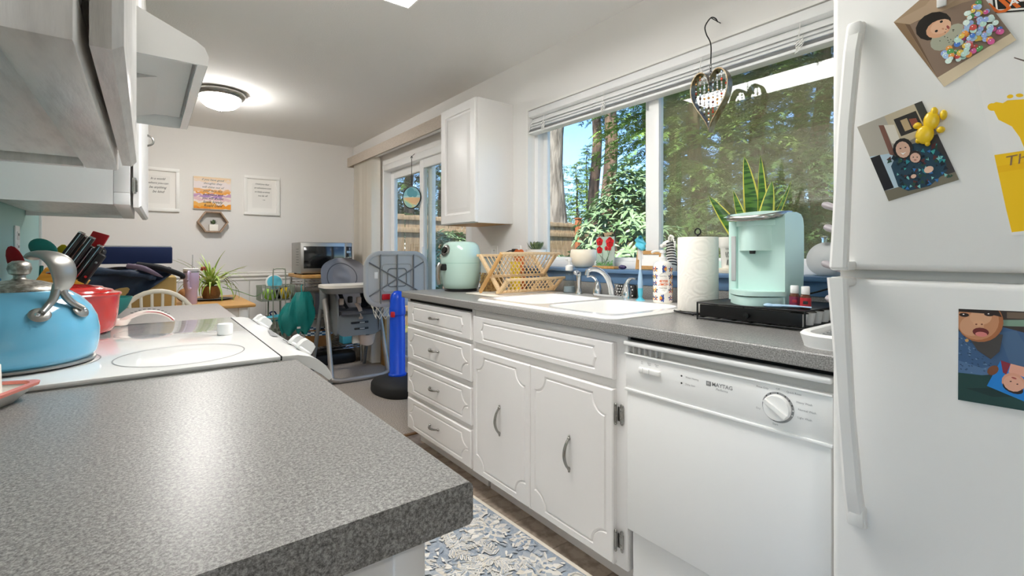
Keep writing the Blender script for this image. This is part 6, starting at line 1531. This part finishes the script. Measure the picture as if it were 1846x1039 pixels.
# wire rack
RX0, RX1, RY0, RY1 = 1.21, 1.775, 4.9, 5.42
wr = thing('wire_rack', 'chrome wire shelving rack with butcher block top', 'shelf unit', ((RX0 + RX1) / 2, (RY0 + RY1) / 2, 0))
MB().rbox(RX0 - .02, RX1 + .02, RY0 - .03, RY1 + .03, .895, .93, .006).build('wood_top', 'wood_top', wr)
for x in (RX0, RX1):
    for y in (RY0, RY1): MB().cyl((x, y, .004), (x, y, .895), .0125, n=12).build('post', 'chrome', wr)
for z in (.84, .52, .2):
    s_ = MB()
    for dz in (0, -.03): s_.tube([(RX0, RY0, z + dz), (RX1, RY0, z + dz), (RX1, RY1, z + dz), (RX0, RY1, z + dz)], .0035, 6, closed=True)
    for (p0, p1) in (((RX0, RY0), (RX1, RY0)), ((RX0, RY0), (RX0, RY1))):
        n = 16; s_.tube([(p0[0] + (p1[0] - p0[0]) * k / n, p0[1] + (p1[1] - p0[1]) * k / n, z - (.027 if k % 2 else .003)) for k in range(n + 1)], .0022, 5)
    sh_ = s_.build('shelf_frame', 'chrome', wr)
    for k in range(1, 14): x = RX0 + (RX1 - RX0) * k / 14; MB().cyl((x, RY0, z + .003), (x, RY1, z + .003), .0022, n=5).build('wire', 'chrome', sh_)
# microwave
mw = thing('microwave', 'stainless steel microwave on the wire rack', 'microwave', (1.44, 5.1, .93))
MX0, MX1, MY0, MY1, MZ0, MZ1 = 1.185, 1.69, 4.93, 5.28, .942, 1.249
MB().rbox(MX0, MX1, MY0 + .012, MY1, MZ0, MZ1, .006).build('case', 'steel', mw)
for k in range(7): MB().box(MX0 - .0006, MX0, MY0 + .06, MY0 + .16, MZ0 + .08 + k * .026, MZ0 + .085 + k * .026).build('vent_slot', 'black_plastic', mw, angle=0)
d_ = MB().rbox(MX0 + .002, MX1 - .075, MY0 - .006, MY0 + .012, MZ0 + .006, MZ1 - .004, .004).build('door', 'steel', mw)
MB().rbox(MX0 + .03, MX1 - .085, MY0 - .009, MY0 - .005, MZ0 + .05, MZ1 - .04, .003).build('door_window', 'screen_black', d_)
p_ = MB().rbox(MX1 - .074, MX1 - .001, MY0 - .006, MY0 + .012, MZ0 + .006, MZ1 - .004, .004).build('control_panel', 'steel', mw)
MB().rbox(MX1 - .067, MX1 - .008, MY0 - .009, MY0 - .005, MZ0 + .05, MZ1 - .04, .002).build('keypad', 'screen_black', p_)
for r_ in range(5):
    for c__ in range(3): MB().box(MX1 - .061 + c__ * .018, MX1 - .049 + c__ * .018, MY0 - .0098, MY0 - .009, MZ0 + .07 + r_ * .02, MZ0 + .08 + r_ * .02).build('key', 'plastic_lightgrey', p_, angle=0)
MB().box(MX1 - .06, MX1 - .02, MY0 - .0098, MY0 - .009, MZ0 + .2, MZ0 + .222).build('display', 'pale_blue', p_, angle=0)
for x in (MX0 + .03, MX1 - .03):
    for y in (MY0 + .04, MY1 - .03): MB().cyl((x, y, .9302), (x, y, MZ0 + .002), .012, n=10).build('foot', 'black_plastic', mw)
# things on the lower rack shelves
tag(MB().rbox(RX0 + .13, RX1 - .04, RY0 + .1, RY1 - .06, .526, .74, .01).build('storage_bin', 'plastic_grey'), 'grey bin on the middle shelf of the wire rack', 'bin')
tag(MB().rbox(1.24, 1.32, 4.93, 5.0, .526, .63, .006).build('food_box', 'flower_red'), 'small red box on the middle rack shelf', 'box')
wbk = thing('wicker_basket', 'round wicker basket with patterned lining on lower rack shelf', 'basket', (1.4, 5.1, .2))
MB().lathe([(0, 0), (.12, 0), (.15, .05), (.155, .13), (.148, .13), (.14, .05), (0, .012)], (1.39, 5.09, .206), 28).build('basket', 'wicker', wbk)
t_ = MB()
for k in range(28):
    for j in range(3):
        a0, a1 = 2 * PI * k / 28, 2 * PI * (k + 1) / 28; z = .206 + .115 + j * .015
        t_.poly([(1.39 + .158 * math.cos(a), 5.09 + .158 * math.sin(a), zz) for a, zz in ((a0, z), (a1, z), (a1, z + .015), (a0, z + .015))], '#2f5d86' if (k + j) % 2 else '#e8eef0')
t_.build('lining', 'print_matte', wbk, angle=0)
tag(MB().rbox(1.6, 1.74, 4.94, 5.07, .206, .30, .012, 3).build('tissue_box', 'sky_silicone'), 'turquoise box on the lower rack shelf', 'box')
tag(MB().rbox(1.25, 1.74, 4.95, 5.35, .006, .12, .02, 3).build('floor_bin', 'black_plastic'), 'low black bin on the carpet under the wire rack', 'bin')

# ================================================================== HIGH CHAIR
hcx, hcy = 1.53, 4.45
hcr = thing('high_chair', 'grey padded high chair with cream tray', 'high chair', (hcx, hcy, .004))
def hcb(t): return t
for s in (-1, 1):
    x = hcx + s * .235
    MB().tube(bez([(x, hcy + .08, .80), (x + s * .012, hcy - .06, .5), (x + s * .02, hcy - .2, .1), (x + s * .01, hcy - .225, .045), (x - s * .05, hcy - .235, .028)], 6), [.027, .026, .026, .025, .024, .023] + [.021] * 19, 12).build('front_leg', 'metal_grey', hcr)
    MB().tube(bez([(x, hcy + .1, .80), (x + s * .01, hcy + .23, .45), (x + s * .02, hcy + .385, .05), (x + s * .02, hcy + .395, .014)], 6), .021, 10, flat=(.8, 1.2)).build('rear_leg', 'plastic_midgrey', hcr)
    MB().rbox(x - .03, x + .03, hcy + .02, hcy + .14, .62, .83, .02, 3).build('height_adjuster', 'plastic_grey', hcr)
    MB().cyl((x + s * .02, hcy - .195, .012), (x + s * .02, hcy - .195, .05), .026, n=14).build('foot_cap', 'plastic_midgrey', hcr)
MB().tube([(hcx - .2, hcy - .235, .028), (hcx, hcy - .245, .028), (hcx + .2, hcy - .235, .028)], .021, 12).build('floor_bar', 'metal_grey', hcr)
# moulded seat shell
def shell(u, v):
    t = R(-8 + 196 * u); w = .185 + .012 * math.sin(PI * v); z = .42 + .42 * v
    c, s = math.cos(t), math.sin(t)
    return Vector((hcx + w * (abs(c) ** .5) * (1 if c > 0 else -1), hcy - .02 + .22 * (abs(s) ** .6) * (1 if s > 0 else -1) * (1 if s > 0 else .6), z))
MB().grid(shell, 30, 8).build('seat_shell', 'plastic_grey', hcr, angle=60)
for s in (-1, 1):
    MB().prism([(hcy - .18, .43), (hcy - .15, .41), (hcy + .12, .45), (hcy + .2, .6), (hcy + .2, .79), (hcy - .06, .79), (hcy - .12, .76), (hcy - .165, .68), (hcy - .185, .56)], lambda u, v, d: (d, u, v), hcx + s * .182, hcx + s * .2).build('side_wall', 'plastic_grey', hcr)
fp_ = lambda w, z0, z1, r_: [(hcx + a, z) for a, z in rr(-w, w, z0, z1, r_)]
ff = MB().prism([(x, z) for x, z in fp_(.198, .40, .60, .07)], lambda u, v, d: (u, hcy - .13 - d + (v - .4) * .1, v), 0, .05).build('front_shell', 'plastic_grey', hcr)
for z in (.515, .46): MB().rbox(hcx - .075 + (.03 if z < .5 else 0), hcx + .085, hcy - .181, hcy - .165, z - .009, z + .009, .005).build('slot', 'black_plastic', ff)
for z in (.515, .46): MB().rbox(hcx - .0, hcx + .05, hcy - .1815, hcy - .17, z - .006, z + .006, .003).build('slot_light', 'plastic_lightgrey', ff)
MB().prism(rr(hcx - .17, hcx + .17, hcy - .185, hcy + .16, .06), lambda u, v, d: (u, v, d), .585, .625).build('seat_pad', 'cloth_dark', hcr)
MB().tube([(hcx - .165, hcy - .19, .605), (hcx - .08, hcy - .2, .603), (hcx + .08, hcy - .2, .603), (hcx + .165, hcy - .19, .605)], .018, 10).build('seat_edge', 'cloth_dark', hcr)
bk = MB()
def back(u, v):
    a = 2 * PI * u; p = PI * v; e = .55
    sgn = lambda q: (abs(q) ** e) * (1 if q > 0 else -1)
    x = hcx - .06 + .205 * sgn(math.cos(a)) * (.5 - .5 * math.cos(p) if v < .5 else 1) if False else 0
    return Vector()
prof = []
def bpad(x, z):  # padded back thickness
    return .03
nu, nv = 22, 22; vs = []
def outline(v):
    # half width along height 0..1 ; big rounded head wing
    return .165 + .045 * min(1, v * 1.8) if v < .72 else .21 * math.sqrt(max(0, 1 - ((v - .72) / .285) ** 2.3))
def bsurf(u, v, side):
    w = outline(v * .998); q = -1 + 2 * u; x = hcx - .045 + w * q; z = .61 + .485 * v
    y = hcy + .1 + .1 * v + .05 * (1 - abs(q) ** 3) * 1 - .055 * (abs(q) ** 2.5)
    pf = .022 * (1 - abs(q) ** 4) * (1 - (2 * v - 1) ** 8) * (1 + .22 * math.cos(7 * q) * math.sin(9 * v))
    return Vector((x, y - pf if side else y + .03 * (1 - abs(q) ** 4), z))
MB().grid(lambda u, v: bsurf(u, v, 1), 26, 26).grid(lambda u, v: bsurf(u, v, 0), 26, 26).build('backrest', 'cloth_grey', hcr, angle=80)
ring = [bsurf(.5 + .33 * math.cos(R(a)), .62 + .28 * math.sin(R(a)), 1) + Vector((0, -.003, 0)) for a in range(-30, 211, 10)]
MB().tube(ring, .0035, 6).build('piping', 'cloth_dark', hcr)
MB().grid(lambda u, v: bsurf(.29 + .42 * u, .40 + .46 * v, 1) + Vector((0, -.022 * math.sin(PI * u) * math.sin(PI * v) * (1 + .3 * math.sin(12 * v + 3 * u)) + .002, 0)), 18, 16).build('head_cushion', 'cloth_grey', hcr, angle=80)
MB().prism(rr(hcx - .325, hcx + .265, hcy - .3, hcy + .03, .1), lambda u, v, d: (u, v, d), .838, .862).build('tray_top', 'tray_cream', hcr, angle=30)
v_, f_ = loft([(rr(hcx - .325, hcx + .265, hcy - .3, hcy + .03, .1), .84), (rr(hcx - .29, hcx + .24, hcy - .28, hcy + .01, .09), .79), (rr(hcx - .25, hcx + .2, hcy - .25, hcy - .02, .08), .785)])
MB().add(v_, f_).build('tray_base', 'plastic_midgrey', hcr, angle=50)
MB().rbox(hcx + .05, hcx + .2, hcy - .315, hcy - .28, .80, .838, .012, 3).build('tray_latch', 'plastic_grey', hcr)
for x in (-.11, .1):
    MB().tube(bez([(hcx + x, hcy + .06, .80), (hcx + x * .9, hcy - .03, .70), (hcx + x * .7, hcy - .08, .64)], 5), .016, 8, flat=(1.3, .35)).build('harness_strap', 'black_cloth', hcr)
MB().tube(bez([(hcx - .0, hcy - .1, .68), (hcx - .0, hcy - .19, .64), (hcx + .005, hcy - .205, .575), (hcx + .005, hcy - .2, .55)], 5), .02, 8, flat=(1, .35)).build('crotch_strap', 'silicone_beige', hcr)
for x, z, m_ in ((-.14, .705, 'silicone_beige'), (-.06, .72, 'black_plastic'), (.02, .71, 'silicone_beige'), (.11, .72, 'black_plastic')): MB().rbox(hcx + x - .022, hcx + x + .022, hcy - .12, hcy - .09, z - .03, z + .03, .01, 2).build('harness_pad', m_, hcr)
bi = thing('silicone_bib', 'beige silicone bib hanging under the high chair seat', 'bib', (hcx + .07, hcy - .1, .28))
MB().grid(lambda u, v: Vector((hcx + .09 + .085 * (1 - .25 * v) * math.cos(PI + PI * u) , hcy - .12 - .05 * math.sin(PI * u) * (1 - .4 * v), .40 - .1 * v + .01 * math.cos(2 * PI * u))), 18, 8).grid(lambda u, v: Vector((hcx + .09 + .064 * math.cos(PI + PI * u) * v, hcy - .12 - .03 * math.sin(PI * u) * v, .30)), 18, 4).build('bib', 'silicone_beige', bi, angle=80)
MB().grid(lambda u, v: Vector((hcx + .02 + .055 * math.cos(PI + 2 * PI * u), hcy - .08 + .02 * math.sin(2 * PI * u), .405 - .09 * v)), 16, 5, cu=True).build('bib_back', 'tray_cream', bi, angle=80)

# ================================================================== TOY BASKETBALL HOOP
bh = thing('basketball_hoop', 'toddler basketball hoop with blue post seen from behind', 'toy hoop', (1.65, 3.72, .004))
bx_, by_ = 1.655, 3.70
prb = [(bx_ + .205 * c * (1 - .12 * (s < 0) * abs(s)), by_ + .25 * s) for c, s in [(math.copysign(abs(math.cos(R(a))) ** .75, math.cos(R(a))), math.copysign(abs(math.sin(R(a))) ** .75, math.sin(R(a)))) for a in range(0, 360, 10)]]
cxy = Vector((bx_, by_, 0)); sc2 = lambda k: [(bx_ + (x - bx_) * k, by_ + (y - by_) * k) for x, y in prb]
v_, f_ = loft([(sc2(.96), .004), (prb, .02), (sc2(.985), .075), (sc2(.9), .1), (sc2(.45), .13), (sc2(.3), .132)])
MB().add(v_, f_ + [[5 * 36 + k for k in range(36)], list(range(36))[::-1]]).build('base', 'rubber', bh, angle=40)
PC = (1.655, 3.73, 0)
MB().lathe([(.072, .128), (.074, .145), (.064, .155), (.063, .6), (.06, .61), (.06, .63), (.066, .635), (.066, .69), (.062, .7), (.06, .76), (.05, .80), (.03, .825), (0, .832)], PC, 32).build('post', 'blue_plastic', bh, angle=50)
MB().rbox(1.575, 1.605, 3.66, 3.69, .62, .665, .006).build('lock_pin', 'red_plastic', bh)
BY = 3.84
bp_ = [(1.7 + a, .925 + z) for a, z in rr(-.275, .275, -.215, .215, .12, 10)]
MB().prism(bp_, lambda u, v, d: (u, d, v), BY, BY + .01).build('backboard', 'plastic_lightgrey', bh)
v_, f_ = [], []
rim_o = [(x, BY - .03, z) for x, z in bp_]; MB().tube([(x, BY - .004, z) for x, z in bp_], .009, 8, closed=True, flat=(2.2, .7), up=(0, 1, 0)).build('rim_flange', 'plastic_lightgrey', bh)
ri = MB()
for x in (-.15, 0, .15): ri.box(1.7 + x - .004, 1.7 + x + .004, BY - .016, BY, .72, 1.13)
ri.build('vertical_rib', 'plastic_midgrey', bh, angle=0)
for s in (-1, 1): ri = MB(); ri.tube([(1.7 - .245, BY - .008, .925 - s * .14), (1.7 + .245, BY - .008, .925 + s * .14)], .005, 6, flat=(1.6, 1), up=(0, 0, 1)); ri.build('diagonal_rib', 'plastic_midgrey', bh)
for w_ in (.085, .13): MB().tube([(1.7 + a, BY - .006, .935 + z) for a, z in rr(-w_, w_, -w_ * .9, w_ * .9, .03, 4)], .0045 if w_ < .1 else .003, 6, closed=True).build('square_rib', 'plastic_midgrey' if w_ < .1 else 'plastic_lightgrey', bh)
MB().rbox(1.69 - .13, 1.69 - .05, BY - .025, BY - .008, .752, .80, .006).build('latch', 'red_plastic', bh)
MB().rbox(1.5, 1.53, BY - .0035, BY - .002, .93, .985, .0005).build('sticker', 'white_plastic', bh)
MB().rbox(1.625, 1.685, BY - .07, BY, .735, .80, .01).build('bracket', 'plastic_lightgrey', bh)
hr = (1.66, BY + .17)
MB().tube([(hr[0] + .135 * math.cos(R(a)), hr[1] + .135 * math.sin(R(a)), .745) for a in range(0, 360, 15)], .009, 8, closed=True).build('hoop_ring', 'orange_silicone', bh)
nt_ = MB()
for k in range(10):
    for s in (1, -1):
        pts = []
        for j in range(9):
            a = 2 * PI * (k / 10 + s * j / 16 * .4); r_ = .132 - .007 * j; pts.append((hr[0] + r_ * math.cos(a), hr[1] + r_ * math.sin(a), .74 - .021 * j))
        nt_.tube(pts, .0028, 5)
nt_.build('net', 'net', bh)

# ================================================================== RUG
rg = thing('runner_rug', 'blue grey and cream floral runner rug on kitchen floor', 'rug', (.775, 1.235, .0005), R(2.2), local=True)
RW, RL = .47, .83
MB().rbox(-RW, RW, -RL, RL, 0, .006, .003).build('backing', 'rug_blue', rg)
for a in ((-RW, -RW + .02, -RL, RL), (RW - .016, RW, -RL, RL), (-RW, RW, -RL, -RL + .02), (-RW, RW, RL - .02, RL)): MB().rbox(a[0], a[1], a[2], a[3], .001, .0075, .002).build('binding', 'rug_edge', rg)
pm = MB(); rg_ = random.Random(31); lz = [.0062]
CR = ['#dcd9d2', '#e4e1da', '#cfccc6', '#d6d0c4']; GR = ['#a9b0b8', '#b6bbc0', '#9aa6b4']; BL = ['#8b99aa', '#97a4b3', '#7f8fa3']
def rshape(pts, col):
    lz[0] += 5e-7
    if all(abs(x) < RW - .02 and abs(y) < RL - .02 for x, y in pts): pm.poly([(x, y, lz[0]) for x, y in pts], col)
def petal(x, y, a, L, w, col, n=5, vein=None):
    c, s = math.cos(a), math.sin(a); P_ = []
    for i in range(n + 1): t = i / n; P_.append((L * t, w * math.sin(PI * t ** .75) * (1 + .25 * math.sin(9 * t))))
    for i in range(n - 1, 0, -1): t = i / n; P_.append((L * t, -w * math.sin(PI * t ** .75) * (1 + .25 * math.sin(9 * t + 1))))
    rshape([(x + u * c - v * s, y + u * s + v * c) for u, v in P_], col)
def flower(x, y, R0, a0):
    for ring, (k, L, w, cl) in enumerate(((11, 1.0, .26, GR), (11, .92, .2, CR), (9, .7, .2, GR), (9, .62, .15, CR), (7, .42, .14, BL), (6, .36, .11, CR), (5, .2, .08, GR))):
        for i in range(k): petal(x, y, a0 + 2 * PI * (i + .5 * ring) / k, R0 * L * rg_.uniform(.92, 1.05), R0 * w, rg_.choice(cl))
def sprig(x, y, a, L):
    for i in range(9):
        t = i / 9; px_, py_ = x + L * t * math.cos(a + .5 * t), y + L * t * math.sin(a + .5 * t)
        for s in (-1, 1): petal(px_, py_, a + .5 * t + s * .75, L * .3 * (1.1 - t * .6), L * .055, rg_.choice(CR)); petal(px_, py_, a + .5 * t + s * .75, L * .24 * (1.1 - t * .6), L * .018, rg_.choice(GR))
    for i in range(8):
        t = i / 8; t2 = (i + 1) / 8; q = lambda t_: (x + L * t_ * math.cos(a + .5 * t_), y + L * t_ * math.sin(a + .5 * t_)); p0, p1 = q(t), q(t2); rshape([(p0[0], p0[1] - .002), (p1[0], p1[1] - .002), (p1[0], p1[1] + .002), (p0[0], p0[1] + .002)], '#e4e1da')
for j in range(14):
    for i in range(6):
        x = -.44 + i * .176 + (.088 if j % 2 else 0); y = -1.0 + j * .152
        if (i + j) % 2: flower(x, y, rg_.uniform(.085, .105), rg_.uniform(0, 6))
        else:
            for k in range(5): sprig(x + rg_.uniform(-.02, .02), y + rg_.uniform(-.02, .02), rg_.uniform(0, 6.28), rg_.uniform(.09, .15))
for k in range(1800):
    x, y = rg_.uniform(-RW, RW), rg_.uniform(-RL, RL); petal(x, y, rg_.uniform(0, 6.3), rg_.uniform(.018, .035), .005, rg_.choice(CR + GR))
pm.build('woven_pattern', 'rug_print', rg, angle=0, kind='stuff')
# ================================================================== OUTSIDE
struct(MB().box(-60, 120, -60, 160, -.3, -.12).build('ground', 'grass', angle=0))
struct(MB().box(2.08, 4.6, 2.2, 6.6, -.12, -.04).build('patio_slab', 'patio', angle=0))
fe_ = thing('fence', 'weathered grey-brown plank fence with reddish posts in the garden', 'fence', (6, 7.75, -.12))
b0 = None; rf = random.Random(17)
for k in range(54):
    x = 2.2 + k * .145
    M = Matrix.Translation((x - 6, 0, 0)) @ Matrix.Rotation(R(rf.uniform(-.3, .3)), 4, 'Y') @ Matrix.Scale(1 + rf.uniform(-.008, .008), 4, (0, 0, 1))
    if b0 is None: b0 = MB().rbox(-.07, .07, -.01, .01, 0, 1.93, .003, 1).mesh('plank', 'fence_wood', Vector(), 30)
    ref(b0, 'plank', fe_, M)
for z in (.25, 1.62): MB().rbox(2.1, 10.1, 7.695, 7.738, z - .12, z - .03, .004).build('rail', 'fence_wood', fe_)
MB().rbox(2.1, 10.1, 7.70, 7.735, 1.72, 1.80, .004).build('rail', 'fence_wood', fe_)
for x in (2.9, 5.3, 7.72, 9.9):
    o = MB().rbox(x - .055, x + .055, 7.6, 7.69, -.12, 1.9, .004).build('post', 'fence_post', fe_)
    MB().rbox(x - .075, x + .075, 7.58, 7.71, 1.9, 1.93, .006).build('post_cap', 'fence_post', o)
import numpy as np
def np_mesh(name, V, nper, m):
    """many separate triangles/quads as one mesh"""
    n = len(V) // nper; me = bpy.data.meshes.new(name); me.vertices.add(len(V)); me.vertices.foreach_set('co', np.asarray(V, 'f').ravel())
    me.loops.add(len(V)); me.loops.foreach_set('vertex_index', np.arange(len(V), dtype='i'))
    me.polygons.add(n); me.polygons.foreach_set('loop_start', np.arange(0, len(V), nper, dtype='i')); me.polygons.foreach_set('loop_total', np.full(n, nper, 'i'))
    me.update(); me.validate(); me.materials.append(MATS[m]); return me
def conifer(px, depth, H, rad, seed, leafm, barkm, label, trunk_r=.25, low=.1, dens=1.0, name='fir_tree', droop=.35, zb=-.12):
    r_ = ray(px, HY); base = Vector((r_.x * depth, r_.y * depth, zb))
    t = thing(name, label, 'tree', base, group='trees in the garden')
    rn = np.random.default_rng(seed); tk = MB(); n = 18
    pts = [(base.x + .06 * math.sin(i * .9 + seed), base.y + .06 * math.cos(i * 1.3 + seed), base.z + H * i / n) for i in range(n + 1)]
    tk.tube(pts, [trunk_r * (1.25 if i == 0 else 1 - .9 * i / n) for i in range(n + 1)], 14).build('trunk', barkm, t, angle=80)
    nb = int(150 * dens); f = low + (1 - low) * (np.arange(nb) + rn.random(nb)) / nb
    L = rad * (1 - f) ** .75 * rn.uniform(.65, 1.1, nb) + .25; a = rn.uniform(0, 2 * PI, nb); ns = np.maximum(6, (L * 8).astype(int))
    b = np.repeat(np.arange(nb), ns); i_ = np.concatenate([np.arange(k) for k in ns]); q = (i_ + rn.random(len(b))) / ns[b]
    d = np.stack([np.cos(a), np.sin(a), 0 * a], 1)[b]; s = np.stack([-d[:, 1], d[:, 0], 0 * q], 1); Lb = L[b]
    p = d * (Lb * q)[:, None]; p[:, 2] += H * f[b] - droop * Lb * q ** 1.5 + .1 * q
    # side twigs, both sides of each branch
    p = np.concatenate([p, p]); d = np.concatenate([d, d]); q = np.concatenate([q, q]); Lb = np.concatenate([Lb, Lb]); sg = np.repeat([-1., 1.], len(b)); s = np.concatenate([s, s]); m = len(p)
    tl = (.16 + .30 * (1 - q)) * rn.uniform(.7, 1.2, m) * np.minimum(1.3, .5 + Lb / 3)
    u = d * .75 + s * (sg * rn.uniform(.5, 1, m))[:, None]; u[:, 2] += rn.uniform(-.55, .12, m); u /= np.linalg.norm(u, axis=1)[:, None]
    w = np.cross(u, [0, 0, 1.]); w /= np.linalg.norm(w, axis=1)[:, None]
    k = 9; g = ((np.arange(k) + .4) / k)[None, :, None, None]; sd = np.array([-1., 1.])[None, None, :, None]
    U, W, TL, P = u[:, None, None], w[:, None, None], tl[:, None, None, None], p[:, None, None]
    c = P + U * TL * g + np.array([0, 0, -1.]) * (.18 * TL * g * g) + 0 * sd
    z = np.zeros((m, k, 2, 3)); z[..., 2] = rn.uniform(-.5, .3, (m, k, 2))
    e = c + (U * .7 + W * sd * .8 + z) * TL * (.34 - .2 * g); h = (U * .5 - W * sd * .4) * .024
    tris = np.stack([c - h, e, c + h], 3).reshape(-1, 3)
    me = np_mesh('foliage', tris, 3, leafm); o = bpy.data.objects.new('foliage', me); COL.objects.link(o); o.parent = t; o['kind'] = 'stuff'
    return t
conifer(1003, 14, 17, 1.2, 1, 'fir_dark', 'bark', 'thick bare pale trunk rising behind the fence', .34, .6, .35)
conifer(1073, 17, 16, 2.2, 2, 'fir_dark', 'bark_dark', 'dark fir trunk left of the paired trunks', .24, .38, .6)
conifer(1098, 15, 17, 2.0, 3, 'fir', 'bark_dark', 'reddish fir trunk behind the leafy bush', .27, .3, .7)
conifer(1172, 12, 14, 1.7, 4, 'fir', 'bark_dark', 'drooping green fir filling the left pane top', .22, .08, 1.3, droop=.5)
conifer(1255, 10.5, 12, 3.0, 5, 'fir', 'bark_dark', 'green fir seen through centre of the screened pane', .2, .05, 1.4, droop=.5)
conifer(1370, 10, 12, 2.9, 6, 'fir', 'bark_dark', 'green fir behind the snake plant through the screen', .2, .05, 1.4, droop=.5)
conifer(1480, 9, 12, 2.8, 7, 'fir_dark', 'bark_dark', 'dark fir at right end of the screened pane', .2, .05, 1.3, droop=.5)
conifer(1310, 18, 20, 4.5, 8, 'fir_dark', 'bark_dark', 'tall dark fir in the second row behind the screen', .3, .05, 1.2)
conifer(1440, 18, 20, 4.5, 9, 'fir_dark', 'bark_dark', 'tall far fir at the right of second row', .3, .05, 1.2)
conifer(1215, 20, 19, 3.2, 10, 'fir_dark', 'bark_dark', 'tall far fir behind the window mullion', .3, .05, 1.1)
conifer(740, 15, 10, 3.0, 12, 'fir_dark', 'bark_dark', 'dark fir beyond the fence through sliding door', .2, .18, 1.0)
conifer(800, 17, 11, 3.0, 13, 'fir', 'bark_dark', 'green fir beyond the fence right side of sliding door', .2, .15, 1.0)
conifer(690, 16, 12, 3.0, 14, 'fir', 'bark_dark', 'green fir at left edge of the sliding door view', .2, .15, .9)
conifer(968, 20, 9, 1.6, 15, 'fir_dark', 'bark_dark', 'dark fir at the left window jamb behind the fence', .2, .05, .9)
conifer(1040, 26, 6.2, 2.4, 16, 'far_leaf', 'bark', 'light yellow-green tree in the gap between trunks', .15, .05, .9, droop=.1)
conifer(1058, 30, 8.0, 2.6, 17, 'fir_light', 'bark', 'pale green far tree right of the bare trunk', .15, .05, .9, droop=.2)
conifer(1015, 30, 6.8, 2.4, 18, 'fir_light', 'bark', 'pale green far tree partly behind the bare trunk', .15, .05, .8, droop=.2)
# rhododendron: nearest leaves are pieces, the rest one mass
def bush(center, rx, rz, seed, whorls, L, label, n_pieces, name='leafy_bush'):
    t = thing(name, label, 'bush', (center[0], center[1], -.12), group='bushes in the garden'); rn = random.Random(seed)
    st_ = MB()
    for k in range(9): a = k * .7; st_.tube(bez([(center[0], center[1], -.1), (center[0] + .2 * rx * math.cos(a), center[1] + .2 * rx * math.sin(a), center[2] - .5 * rz), (center[0] + .6 * rx * math.cos(a), center[1] + .6 * rx * math.sin(a), center[2] + .4 * rz * rn.uniform(.2, 1))], 5), [.03 - .0018 * i for i in range(11)], 6)
    st_.build('stems', 'bark_dark', t, angle=80)
    lm = MB().grid(leaf(L, L * .15, -.35, .5), 5, 3).mesh('leaf', 'bush_leaf', Vector(), 80)
    lv_ = [v.co.copy() for v in lm.vertices]; lq = [list(p.vertices) for p in lm.polygons]
    Ms = []
    for k in range(whorls):
        u = Vector((rn.gauss(0, 1), rn.gauss(0, 1), rn.gauss(.15, 1))).normalized(); s = rn.uniform(.7, 1.08)
        tp = 1 - .5 * max(0, u.z); c = Vector(center) + Vector((u.x * rx * s * tp, u.y * rx * s * tp, u.z * rz * s)); up = (u + Vector((0, 0, .9))).normalized(); q = up.to_track_quat('Z', 'Y').to_matrix().to_4x4()
        for j in range(8):
            Ms.append(Matrix.Translation(c) @ q @ Matrix.Rotation(j * 2.4, 4, 'Z') @ Matrix.Rotation(-R(rn.uniform(-5, 50)), 4, 'Y') @ Matrix.Scale(rn.uniform(.7, 1.15), 4))
    Ms.sort(key=lambda m_: (m_.translation.x ** 2 + m_.translation.y ** 2))
    off = Matrix.Translation(-ORG[t])
    for m_ in Ms[:n_pieces]: ref(lm, 'leaf', t, off @ m_)
    V = []
    for m_ in Ms[n_pieces:]:
        w = [off @ m_ @ v for v in lv_]
        for f in lq: V += [tuple(w[i]) for i in f]
    me = np_mesh('foliage', V, 4, 'bush_leaf'); me.shade_smooth() if hasattr(me, 'shade_smooth') else None
    o = bpy.data.objects.new('foliage', me); COL.objects.link(o); o.parent = t; o['kind'] = 'stuff'
bush((4.75, 3.86, 1.0), .78, 1.2, 5, 560, .13, 'large glossy rhododendron bush outside the left window pane', 300)
bush((3.4, 5.9, .8), .5, .72, 6, 230, .13, 'leafy shrub growing by the fence outside sliding door', 120)
bush((5.8, 6.2, .5), .8, .55, 8, 200, .14, 'low leafy shrub in front of fence right of the post', 60)
bush((7.6, 3.2, .35), 1.1, .6, 9, 260, .15, 'low spreading shrub under the firs', 60)
# far hedge line closes the view below the crowns
for k, (px, d, h, rr2) in enumerate(((1230, 15, 2.6, 1.9), (1330, 14, 2.3, 2.0), (1420, 15, 2.8, 2.0), (1500, 13, 2.6, 1.9), (1120, 19, 3.2, 2.0), (720, 19, 3.2, 2.2), (850, 20, 3.4, 2.2))):
    r_ = ray(px, HY)
    bush((r_.x * d, r_.y * d, h / 2 - .1), rr2, h / 2, 40 + k, 330, .3, ['hedge shrub left behind the screened pane', 'hedge shrub centre behind the screened pane', 'hedge shrub right of centre behind the screened pane', 'hedge shrub at far right behind the refrigerator line', 'hedge shrub beyond the rhododendron bush', 'hedge shrub beyond fence left in the sliding door', 'hedge shrub beyond fence right in the sliding door'][k], 0, 'hedge_shrub')
